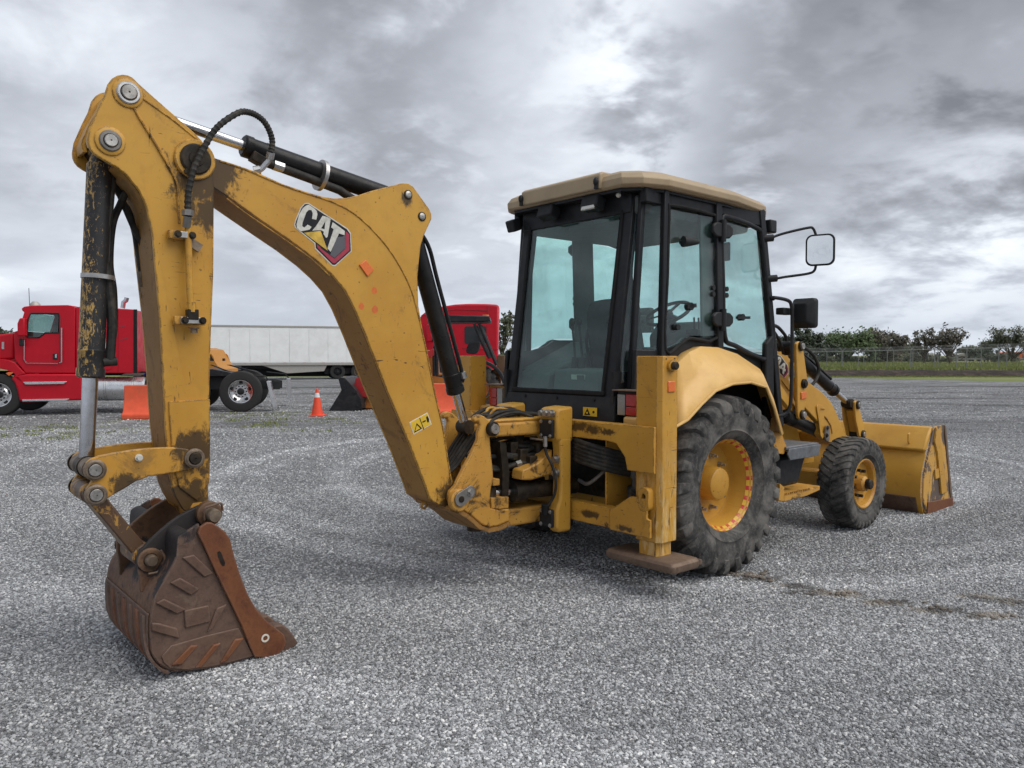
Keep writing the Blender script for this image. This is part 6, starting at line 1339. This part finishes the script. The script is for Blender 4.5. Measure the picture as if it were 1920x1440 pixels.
SK = B().prism([(0.217, 0.998), (0.283, 1.088), (0.595, 1.120), (1.958, 1.112), (1.945, 0.396), (0.487, 0.351), (0.395, 0.398), (0.366, 0.636), (0.302, 0.869)], 'y', .0, .25).build('side_skirt', Y('truck_red'), TR, bevel=.05, seg=3)
B().prism([(0.522, 0.906), (1.586, 0.911), (1.514, 0.843), (0.578, 0.833)], 'y', -.05, .01).build('step_strip', Y('aluminium'), SK, bevel=.01); B().prism([(0.489, 0.439), (1.636, 0.440), (1.552, 0.383), (0.499, 0.381)], 'y', -.05, .01).build('step_strip', Y('aluminium'), SK, bevel=.01)
tk = [(1.938, 0.694), (3.492, 0.679)]; B().tube([(tk[0][0], .36, tk[0][1]), (tk[0][0]+.03, .36, tk[0][1]), (tk[1][0]-.04, .36, tk[1][1]), (tk[1][0], .36, tk[1][1])], [.30, .33, .33, .29], 40).build('fuel_tank', Y('aluminium'), TR)
for q in [(2.475, 0.689), (2.524, 0.688), (3.176, 0.682), (3.225, 0.681)]: B().tube([(q[0]-.012, .36, q[1]), (q[0]+.012, .36, q[1])], .336, 40).build('tank_strap', Y('steel'), TR)
# mirror, beacon, aerial, stack
B().prism([(0.485, 2.126), (0.486, 2.457), (0.541, 2.598), (0.667, 2.607), (0.662, 2.127)], 'y', -.25, -.05).build('mirror', Y('truck_red'), CB, bevel=.03); B().box(([(0.533, 1.961)][0][0], -.1, [(0.533, 1.961)][0][1]), (.10, .10, .20)).build('mirror_foot', Y('plastic_black'), CB, bevel=.02)
k = [(0.572, 3.007), (0.573, 3.082)][0]; B().tube([(k[0], .8, k[1]-.02), (k[0], .8, k[1]+.03), (k[0], .8, k[1]+.10)], [.14, .13, .06], 20).build('roof_horn', Y('trailer_grey'), CB)
k = [(0.607, 2.958), (0.598, 3.439)]; B().tube([(k[0][0], .3, k[0][1]), (k[1][0], .3, k[1][1])], .008, 6).build('aerial', Y('plastic_black'), CB)
k = [(2.658, 2.986), (2.687, 3.153), (2.753, 3.210), (2.775, 3.294)]; B().tube([(x, 1.4, z) for x, z in k], .065, 14).build('exhaust_stack', Y('chrome'), SL)
# chassis behind the sleeper
ch = [(3.074, 1.029), (5.180, 1.017), (7.073, 0.848), (7.070, 0.611), (3.067, 0.650)]
FRA = B().prism(ch, 'y', .70, .80).prism(ch, 'y', 1.60, 1.70).build('chassis', Y('plastic_black'), TR)
B().prism([(3.471, 1.221), (5.211, 1.214), (5.719, 1.115), (5.772, 1.018), (3.468, 1.032)], 'y', .55, 1.85).build('deck_plate', Y('black_steel'), FRA)
B().prism([(5.074, 1.340), (5.148, 1.340), (5.688, 1.120), (5.669, 1.080)], 'y', 1.0, 1.1).build('ramp', Y('black_steel'), FRA); B().prism([(5.419, 1.329), (5.535, 1.329), (6.315, 1.100), (6.275, 1.050)], 'y', 1.9, 2.0).build('ramp', Y('black_steel'), FRA)
k = [(3.358, 1.448), (3.424, 1.260), (3.317, 1.036)]; 
for j in range(3): B().tube(smooth_line([(x+.03*j, .9+.05*j, z) for x, z in k], 4, False), .022, 8).build('air_line', Y('blue_hose'), FRA)
wr = [(6.036, 0.564)][0]
road_wheel(TR, (wc[0], .18, .56), .56, -1); road_wheel(TR, (wc[0], 2.25, .56), .56, 1)
for dx in (0, -1.42):
    for yy, s in ((.16, -1), (2.26, 1)): road_wheel(TR, (wr[0]+dx, yy, .585), .585, s)
    B().tube([(wr[0]+dx, .3, .585), (wr[0]+dx, 2.1, .585)], .09, 14).build('axle', Y('plastic_black'), TR)
for yy, cc in ((.10, 0), (2.30, 1)):
    e0 = [[(6.237, 1.045), (6.710, 1.023), (6.782, 0.908)], [(6.567, 1.092), (7.130, 1.026), (7.230, 0.899)]][cc]; e1 = [[(6.789, 0.869), (6.817, 0.754), (6.957, 0.138)], [(7.218, 0.878), (7.217, 0.752), (7.244, 0.223)]][cc]
    B().tube([(x, yy, z) for x, z in e0], .02, 8).build('flap_hanger', Y('plastic_black'), FRA)
    B().prism([(e1[0][0]-.05, e1[0][1]), (e1[0][0]+.05, e1[0][1]), (e1[2][0]+.04, e1[2][1]), (e1[2][0]-.05, e1[2][1])], 'y', yy, yy+.5).build('mud_flap', Y('aluminium'), FRA)

# ---- white box trailer far behind
RT = empty('box_trailer', (-19.2, 49.6, 0), R(20)); tag(RT, 'long white box trailer parked far behind the digging arm', 'trailer')
x0, x1, zb, zt = -5.2, 11.0, 1.06, 3.46
BX = B().box(((x0+x1)/2, 1.27, (zb+zt)/2), (x1-x0-.02, 2.44, zt-zb-.02)).build('box_body', Y('trailer_white'), RT)
n = 13; w = (x1-x0)/n
for k in range(n):
    B().box((x0+w*(k+.5), .035, (zb+zt)/2), (w-.014, .02, zt-zb-.16)).build('panel', Y('trailer_white'), BX, bevel=.006)
    for j in range(2): B().box((x0+w*(k+.25+.5*j), .018, zb+.03), (.18, .012, .05)).build('reflector', Y('red_lens' if j else 'white_band'), BX)
B().box(((x0+x1)/2, 1.27, zt+.05), (x1-x0+.04, 2.52, .12)).build('top_rail', Y('trailer_grey'), BX, bevel=.01); B().box(((x0+x1)/2, 1.27, zb-.03), (x1-x0+.04, 2.52, .16)).build('bottom_rail', Y('trailer_grey'), BX, bevel=.01)
B().prism([(3.0, zb-.1), (7.2, zb-.1), (7.0, .55), (4.6, .42)], 'y', .10, .14).build('side_skirt', Y('trailer_grey'), RT)
B().box((2.5, 1.27, .85), (15, .9, .25)).build('underframe', Y('black_steel'), RT)
B().box((3.0, 1.6, .60), (13.5, .06, .85)).build('underside_shade_sheet', Y('plastic_black'), RT); B().box((8.7, 1.27, .55), (3.2, 1.6, .4)).build('axle_frame', Y('black_steel'), RT)  # black sheet added to paint in the shadow under the trailer, then the axle frame
for xx in (7.9, 9.3):
    for yy, s in ((.25, -1), (2.29, 1)): road_wheel(RT, (xx, yy, .50), .50, s, 'pin_brown' if xx > 8 else 'plastic_black')
for xx in (-2.6,):
    for yy in (.5, 2.0): B().box((xx, yy, .5), (.14, .14, 1.0)).build('landing_leg', Y('black_steel'), RT)
for xx in (-1.2, -.4, .5, 1.5): B().box((xx, .5, .78), (.5, .3, .3)).build('frame_box', Y('grey_plate' if xx > 0 else 'aluminium'), RT, bevel=.03)

# ---- yellow pickup behind the truck's wheels
D_ = 33.
PU = empty('pickup_truck', (-12.9, D_, 0)); tag(PU, 'yellow pickup truck partly hidden behind the red truck\'s rear wheels', 'pickup')
po = [(-15.475, 1.074), (-15.465, 1.643), (-14.779, 1.870), (-13.300, 1.938), (-12.960, 1.847), (-12.694, 1.393), (-12.560, 1.165), (-12.335, 1.029), (-12.294, 0.664), (-15.482, 0.664)]
pw = [(-12.929, 1.370), (-12.925, 1.673), (-12.830, 1.688), (-12.755, 1.605), (-12.709, 1.370)]
b = B(); plate(b, po, [pw], 'y', D_, D_+.04); plate(b, po, [pw], 'y', D_+1.76, D_+1.8); o = b.build('body', Y('pickup_yellow'), PU, bevel=.02)
B().ribbon(po[1:9], 'y', D_+.03, D_+1.77, -.03).build('roof_skin', Y('pickup_yellow'), o); B().prism(pw, 'y', D_+.015, D_+.022).build('window', Y('dark_glass'), o)
for xx in (-12.4, -14.6): road_wheel(PU, (xx, D_+.15, .36), .36, -1); road_wheel(PU, (xx, D_+1.65, .36), .36, 1)
B().prism([(-12.283, 1.484), (-12.200, 1.484), (-12.201, 1.378), (-12.285, 1.378)], 'y', D_-.2, D_-.06).build('door_mirror', Y('plastic_black'), o, bevel=.01)
settle(PU)

# ---- orange water-filled barriers and the cone
def barrier(label, loc, rz, mirrored=False):
    o = B().prism([(-.28, 0), (-.28, .12), (-.20, .20), (-.11, .55), (-.10, .86), (.10, .86), (.11, .55), (.20, .20), (.28, .12), (.28, 0)], 'x', -1.0, 1.0)
    o = o.build('road_barrier', Y('barrier_orange'), None, bevel=.03, seg=3); o.location = loc; o.rotation_euler = (0, 0, rz); tag(o, label, 'barrier', 'orange road barriers')
    B().box((1.02, 0, .45), (.06, .10, .5)).build('lug', Y('barrier_orange'), o, bevel=.01); B().tube([(.4, 0, .85), (.4, 0, .885)], .06, 14).build('filler_cap', Y('barrier_orange'), o)
    return o
barrier('orange plastic road barrier standing behind the dipper arm', (-8.85, 19.75, 0), R(4)); barrier('orange plastic road barrier between the boom and the far stabiliser', (-1.75, 20.9, 0), R(0))
cx, cy = [(-5.190, 20.574)][0]
CN = empty('traffic_cone', (cx, cy, 0)); tag(CN, 'orange traffic cone with one white band on the gravel', 'traffic cone')
B().lathe([(.155, .03), (.118, .25), (.075, .5), (.07, .505)], (0, 0, 0), 'z', 28).build('cone_body', Y('cone_orange'), CN); B().lathe([(.0765, .50), (.052, .62)], (0, 0, 0), 'z', 28, cap=False).build('white_band', Y('white_band'), CN)
B().lathe([(.053, .615), (.036, .72), (.02, .73)], (0, 0, 0), 'z', 24).build('cone_tip', Y('cone_orange'), CN); B().box((0, 0, .018), (.40, .40, .036)).build('base', Y('cone_orange'), CN, bevel=.012)

# ---- second loader with canopy, its black bucket on the ground
D_ = 23.6
LM = empty('tractor_loader', (-2.6, D_, 0)); tag(LM, 'orange and red tractor loader with black canopy and black front bucket, behind the boom', 'tractor loader')
bo = [(-5.328, -0.015), (-4.948, 0.605), (-5.036, 0.940), (-4.984, 0.982), (-4.842, 0.961), (-4.587, 0.683), (-4.383, 0.347), (-4.347, 0.076), (-4.489, 0.006), (-5.108, -0.027)]
o = B(); o.prism(bo, 'y', 22.4, 22.44); o.prism(bo, 'y', 24.2, 24.24); BB = o.build('front_bucket', Y('black_steel'), LM, bevel=.01)
B().ribbon(bo[3:9], 'y', 22.44, 24.2, -.03).build('bucket_back', Y('black_steel'), BB); B().ribbon([bo[8], bo[9], bo[0]], 'y', 22.44, 24.2, .03).build('bucket_floor', Y('black_steel'), BB)
for q in [(-4.871, 0.689), (-4.545, 0.567), (-4.458, 0.181)]: B().tube([(q[0], 22.36, q[1]), (q[0], 22.42, q[1])], .05, 16).build('pin', Y('black_steel'), BB)
arm = [(-4.723, 0.456), (-4.614, 0.928), (-4.509, 0.981), (-4.405, 0.876), (-4.144, 0.640), (-3.091, 1.452), (-2.304, 1.819), (-2.305, 1.610), (-3.092, 1.191), (-4.094, 0.351), (-4.513, 0.403)]
for yy in (22.8, 23.8): B().prism(arm, 'y', yy, yy+.10).build('loader_arm', Y('machine_red' if yy < 23 else 'black_steel'), LM, bevel=.01)
B().prism([(-4.456, 0.134), (-4.269, 0.424), (-4.004, 0.662), (-3.637, 0.398), (-3.639, 0.028), (-4.378, 0.028)], 'y', 22.95, 23.9).build('front_axle_housing', Y('machine_orange'), LM, bevel=.03)
bodyo = [(-4.183, 0.430), (-4.097, 1.235), (-3.853, 1.716), (-2.569, 1.780), (-2.328, 1.716), (-2.250, 1.074), (-0.964, 1.074), (-0.402, 1.235), (-0.322, 0.430), (-0.966, 0.108), (-3.542, 0.027)]
BO = B().prism(bodyo, 'y', 23.3, 24.3).build('body', Y('machine_orange'), LM, bevel=.03)
rc = [(-2.154, 2.797), (-1.846, 2.811), (-0.671, 2.783), (-0.644, 2.629), (-0.840, 2.610), (-2.155, 2.593)]; CP = B().prism(rc, 'y', 23.0, 24.6).build('canopy', Y('black_steel'), LM, bevel=.03)
k = [(-0.785, 2.752)][0]; B().tube([(k[0], 23.2, k[1]-.03), (k[0], 23.2, k[1]+.08)], .09, 16).build('beacon', Y('orange_reflector'), CP)
for yy in (23.1, 24.5):
    for ln in ([(-1.126, 2.549), (-0.902, 2.007), (-0.677, 1.530)], [(-0.980, 2.562), (-0.716, 1.927), (-0.465, 1.318)], [(-2.159, 2.549), (-2.214, 2.139), (-2.334, 1.795), (-2.324, 0.999)], [(-2.134, 2.192), (-2.255, 1.768), (-2.231, 0.999), (-2.045, 0.999)]):
        B().tube([(x, yy, z) for x, z in ln], .045, 10).build('canopy_post', Y('black_steel'), CP)
sb = [(-1.388, 1.691), (-1.361, 1.908), (-1.251, 2.011), (-1.088, 2.022), (-0.966, 1.990), (-1.089, 1.677)]; B().prism(smooth_line(sb, 3), 'y', 23.6, 24.1).build('seat', Y('seat_fabric'), LM, bevel=.04)
fc = [(-1.032, 0.636)][0]
road = B(); pts = circle((fc[0], fc[1]), .86, 20, 10, 130)+circle((fc[0], fc[1]), .76, 20, 10, 130)[::-1]; road.prism(pts, 'y', 22.9, 23.5).build('fender', Y('plastic_black'), LM, bevel=.02)
for yy in (23.1, 24.6):
    w = empty('rear_wheel', (fc[0], yy, fc[1]), 0, LM); me = tyre_mesh(.68, .40, .34, 18, .05, 'tyre'); me.materials.append(Y('tyre_side')); add_obj('tyre', me, w)
    B().lathe([(.35, -.14), (.33, -.15), (.29, -.05), (.08, -.02)], (0, 0, 0), 'y', 30, cap='end').build('rim', Y('machine_orange'), w)
fw = [(-3.574, 0.255)][0]; road_wheel(LM, (fw[0], 23.1, .42), .42, -1, 'machine_orange'); road_wheel(LM, (fw[0], 24.5, .42), .42, 1, 'machine_orange')
B().prism([(-0.467, 1.609), (-0.220, 1.623), (-0.220, 1.142), (-0.330, 1.060), (-0.330, 0.675), (-0.440, 0.620)], 'y', 23.6, 24.1).build('rear_mast', Y('link_rust'), LM, bevel=.02)
B().prism([(-0.271, 1.230), (-0.054, 1.284), (-0.054, 0.931), (-0.271, 0.958)], 'y', 23.7, 24.0).build('rear_boom', Y('link_rust'), LM, bevel=.02)
for cw in kids(LM):
    if cw.type == 'EMPTY': cw.location = Vector(cw.location)-Vector(LM.location)
for cw in kids(LM):
    if cw.type == 'MESH': 
        cw.data.transform(Matrix.Translation(-Vector(LM.location)))
        for g in kids(cw): g.data.transform(Matrix.Translation(-Vector(LM.location)))

# ---- second red truck, high roof, behind the boom cylinder
VT = empty('high_roof_truck', (-2.3, 35, 0)); tag(VT, 'red high-roof sleeper truck rising behind the boom cylinder', 'truck')
vo = [(-4.578, 2.567), (-4.093, 3.428), (-3.883, 3.600), (-3.610, 3.704), (-3.128, 3.828), (-2.567, 3.912), (-2.005, 3.940), (-1.203, 3.936), (-0.642, 3.904), (-0.594, 3.828), (-0.651, 1.604), (-0.805, 0.317), (-5.636, 0.317), (-5.709, 1.604), (-4.662, 1.845)]
VB = B().prism(vo, 'y', 35, 37.4).build('cab', Y('truck_red'), VT, bevel=.12, seg=3)
B().prism(rrect([(-1.655, 2.527)][0], .98, .80, .10), 'y', 34.985, 35.01).build('sleeper_window', Y('dark_glass'), VB)
B().prism([(-3.613, 3.048), (-3.231, 3.028), (-3.234, 2.246), (-3.656, 2.246)], 'y', 34.985, 35.01).build('door_window', Y('dark_glass'), VB)
B().prism([(-3.837, 2.988), (-3.582, 3.004), (-3.585, 2.241), (-3.824, 2.201)], 'y', 34.6, 34.8).build('mirror', Y('truck_red'), VB, bevel=.04)
for ln in ([(-4.092, 3.408), (-2.567, 3.688), (-1.083, 3.628)], [(-1.083, 3.848), (-1.104, 2.968), (-1.145, 1.604)], [(-2.250, 1.925), (-0.643, 1.885)]): B().tube([(x, 34.99, z) for x, z in ln], .015, 6).build('panel_seam', Y('truck_dark_red'), VB)
for xx in (-5.5, -1.2): road_wheel(VT, (xx, 35.15, .52), .52, -1); road_wheel(VT, (xx, 37.2, .52), .52, 1)
for cw in kids(VT):
    if cw.type == 'EMPTY': cw.location = Vector(cw.location)-Vector(VT.location)
    else:
        cw.data.transform(Matrix.Translation(-Vector(VT.location)))
        for g in kids(cw): g.data.transform(Matrix.Translation(-Vector(VT.location)))

# ---- chain-link fences along the field
def fence(label, D, posts, lean, seed):
    F_ = empty('chain_link_fence', (28, D, .4)); tag(F_, label, 'fence')
    pt = []
    for px_ in posts:
        X = (px_-960)/1450*D; zt = 1.62+(666-(660-(px_-1545)*.024))/1450*D; pt.append((X, zt))
    for X, zt in pt:
        p = B().tube([(X, D, .3), (X, D, zt)], .034, 8).build('post', Y('galvanised'), F_)
        B().tube([(X, D, zt-.02), (X+lean*.32, D, zt+.32)], .024, 8).build('barb_arm', Y('galvanised'), p)
    ext = [(pt[0][0]-2.2*i, pt[0][1]-.03*i) for i in (9, 0)]+[pt[-1], (pt[-1][0]+9, pt[-1][1]+.2)]
    B().tube([(x, D, z) for x, z in ext], .024, 8).build('top_rail', Y('galvanised'), F_)
    for k in range(3): B().tube([(x+lean*(.12+.1*k), D, z+.10+.10*k) for x, z in ext], .006, 5).build('barbed_wire', Y('galvanised'), F_)
    b = B(); bm = b.bm; x = ext[0][0]; xe = ext[-1][0]
    while x < xe:
        for s in (-1, 1):
            h = 1.75; zt = ext[0][1]+(ext[-1][1]-ext[0][1])*(x-ext[0][0])/(xe-ext[0][0])
            bm.faces.new([bm.verts.new(v) for v in ((x, D, zt-h), (x+.008, D, zt-h), (x+s*h+.008, D, zt), (x+s*h, D, zt))])
        x += .22
    o = b.build('wire_mesh', Y('galvanised'), F_, smooth=0); o['kind'] = 'stuff'
    for cw in kids(F_):
        cw.data.transform(Matrix.Translation(-Vector(F_.location)))
        for g in kids(cw): g.data.transform(Matrix.Translation(-Vector(F_.location)))
fence('chain-link fence with barbed-wire arms leaning right, nearer of the two along the field', 66, (1578, 1619, 1663, 1707, 1758, 1812, 1872, 1935, 2000), 1, 1)
fence('chain-link fence with barbed-wire arms leaning left, farther of the two along the field', 73, (1515, 1550, 1580, 1609, 1641, 1675, 1711, 1752, 1793, 1839, 1887, 1940, 1995), -1, 2)

# ---- trees
def tree(label, px_, base, w, h, D, mat, n, seed, crown_lo=.2, airy=0., cat='tree', limbs=6, group=None):
    """px_: centre column, base/h/w in metres; crown of leaf-sized faces in uneven clumps carried by limbs"""
    rnd = random.Random(seed); X = (px_-960)/1450*D
    if D > 100: h *= .9
    t = empty('tree', (X, D, base)); tag(t, label, cat, group)
    b = B(); th = h*crown_lo*1.6; b.tube([(0, 0, -.3), (rnd.uniform(-.1, .1), 0, th*.5), (rnd.uniform(-.2, .2), 0, th), (rnd.uniform(-.3, .3), 0, h*.8)], [h*.035, h*.028, h*.022, h*.006], 8)
    tips = []
    for k in range(limbs):
        a = rnd.uniform(0, 6.28); z0 = th*rnd.uniform(.5, 1.1); L = rnd.uniform(.55, .95); e = Vector((math.cos(a)*w*.5*L, math.sin(a)*w*.5*L, z0+(h-z0)*rnd.uniform(.45, .95)))
        m_ = Vector((e.x*.45, e.y*.45, z0+(e.z-z0)*.5)); b.tube([(0, 0, z0), m_, e], [h*.016, h*.010, h*.004], 6); tips += [e, (m_+e)/2]
        for j in range(3):
            q = m_.lerp(e, rnd.random()); e2 = q+Vector((rnd.uniform(-1, 1)*w*.16, rnd.uniform(-1, 1)*w*.16, rnd.uniform(.1, .22)*h)); b.tube([q, e2], [h*.006, h*.002], 5); tips.append(e2)
    b.build('trunk', Y('bark'), t)
    b = B(); bm = b.bm; cl = []
    for k in range(int(26 if not airy else 34)):
        a = rnd.uniform(0, 6.28); f = rnd.random()**.5; zz = rnd.uniform(crown_lo, 1.); rr = w*.5*math.sqrt(max(.10, 1-((zz-.46)/.62)**2))*f*(.85+.35*rnd.random())
        cl.append(Vector((rr*math.cos(a), rr*math.sin(a), h*zz*.96)))
    cl += tips
    for i in range(n):
        c = rnd.choice(cl); r = (w*.13 if not airy else w*.075)*(.5+rnd.random()); d = Vector((rnd.gauss(0, .5), rnd.gauss(0, .5), rnd.gauss(0, .38)))*r; p = c+d
        s = rnd.uniform(.09, .22)*(.7 if airy else 1); u = Vector((rnd.uniform(-1, 1), rnd.uniform(-1, 1), rnd.uniform(-1, 1))).normalized(); v = u.orthogonal().normalized()
        bm.faces.new([bm.verts.new(p+q) for q in (u*s*1.5, v*s, -u*s*1.5, -v*s)])
    b.build('crown', Y(mat), t, smooth=0); return t
tree('broad green tree, roundest of the clump left of the bare trees', 1588, .4, 9.0, 5.4, 128, 'leaf_green', 6500, 1, .03)
tree('brownish broad tree right beside the round green tree', 1640, .4, 7.6, 5.3, 132, 'leaf_brown', 5600, 2, .04)
tree('tall thin-topped dark tree right of the brownish one', 1668, .4, 5.4, 5.3, 130, 'leaf_brown', 2300, 3, .1, .5)
tree('low green tree between the clump and the bare trees', 1702, .4, 6.4, 3.4, 150, 'leaf_olive', 3200, 4, .02)
tree('sparse upright tree, left of the two standing alone in the field', 1732, .4, 3.6, 5.2, 108, 'leaf_brown', 1300, 5, .16, 1., limbs=26)
tree('sparse upright tree, right of the two standing alone in the field', 1780, .4, 4.4, 5.4, 106, 'leaf_brown', 2000, 6, .12, 1., limbs=30)
tree('dark tree seen just below the front work lamp', 1512, .4, 4.4, 5.8, 115, 'leaf_dark', 4200, 7, .03)
tree('low dark tree between the hand rail and the loader tower', 1478, .4, 5.0, 4.4, 118, 'leaf_dark', 3200, 8, .03)
tree('low dark shrubby tree behind the tilt cylinder hose', 1545, .4, 3.6, 3.3, 125, 'leaf_dark', 2200, 9, .05)
tree('small pointed tree left of the orange semi truck', 1852, .4, 3.4, 4.4, 160, 'leaf_dark', 1500, 10, .1)
tree('small grey-green shrub tree behind the barn', 1818, .4, 5.0, 3.2, 165, 'leaf_olive', 1800, 11, .05)
tree('large sparse tree at the right edge standing over the orange semi truck', 1897, .4, 8.6, 6.0, 125, 'leaf_olive', 4600, 12, .12, .6, limbs=20)
tree('tall loose-crowned tree right of the high-roof red truck', 942, 0, 3.6, 6.6, 96, 'leaf_olive', 1900, 13, .2, .6, limbs=12)
tree('dark tree at the left edge behind the red truck\'s hood', -18, 0, 5.0, 4.8, 90, 'leaf_dark', 2600, 14, .1)
tree('grey shrub between barn and pointed tree', 1835, .4, 4.0, 2.6, 150, 'leaf_dark', 1500, 15, .05)

# ---- far buildings and vehicles beyond the field
HS = empty('farm_shed', (84, 155, .4)); tag(HS, 'low white shed with pitched roof behind the two bare trees', 'building')
B().box((0, 1.5, .5), (3.4, 3, 1.0)).build('wall', Y('house_white'), HS); B().prism([(-1.9, 1.0), (0, 1.75), (1.9, 1.0)], 'y', -.3, 3.2).build('roof', Y('house_white'), HS)
BN = empty('barn', (95.0, 163, .4)); tag(BN, 'small grey barn with a dark open front left of the orange semi truck', 'building')
B().box((0, 1.5, .55), (2.9, 3, 1.1)).build('wall', Y('concrete_grey'), BN); B().prism([(-1.6, 1.1), (0, 1.7), (1.6, 1.1)], 'y', -.2, 3.2).build('roof', Y('trailer_grey'), BN); B().box((-.3, -.02, .45), (1.3, .06, .8)).build('doorway', Y('plastic_black'), BN)
TK = empty('tank_trailer', (80.5, 152, .4)); tag(TK, 'long white tank trailer beyond the field behind the left bare tree', 'trailer')
B().tube([(-2.3, 0, .55), (-2.2, 0, .55), (2.2, 0, .55), (2.3, 0, .55)], [.2, .42, .42, .2], 18).build('tank', Y('house_white'), TK)
for xx in (-1.6, 1.3, 1.9): B().tube([(xx, -.3, .15), (xx, .3, .15)], .18, 14).build('wheel', Y('tyre_road'), TK)
SM = empty('orange_semi_truck', (97.5, 150, .45)); tag(SM, 'orange semi truck with trailer on the far road at the right edge', 'truck')
B().prism([(-3.9, .25), (-3.9, .65), (-2.9, .85), (-2.5, 1.55), (-1.9, 1.78), (-.9, 1.78), (-.9, .25)], 'y', 0, 1.6).build('cab', Y('semi_orange'), SM, bevel=.06); B().prism([(-2.75, 1.0), (-2.45, 1.45), (-2.1, 1.45), (-2.1, 1.0)], 'y', -.03, .02).build('cab_window', Y('dark_glass'), SM)
B().box((2.0, .8, 1.05), (5.2, 1.6, 1.45)).build('trailer_box', Y('semi_orange'), SM, bevel=.04); B().box((2.9, -.02, 1.05), (1.6, .03, .5)).build('trailer_lettering_panel', Y('plastic_black'), SM); B().box((.2, .8, .28), (8, 1.4, .2)).build('chassis', Y('black_steel'), SM)
for xx in (-3.2, -1.3, -.6, 3.2, 4.0): B().tube([(xx, 0, .2), (xx, .3, .2)], .24, 14).build('wheel', Y('tyre_road'), SM)
GR = empty('guard_rail', (78, 140, .4)); tag(GR, 'low pale guard rail along the far road beyond the field', 'guard rail')
B().box((0, 0, .55), (90, .06, .28)).build('rail', Y('galvanised'), GR)
for k in range(23): B().box((-44+4*k, .08, .3), (.10, .10, .8)).build('rail_post', Y('concrete_grey'), GR)
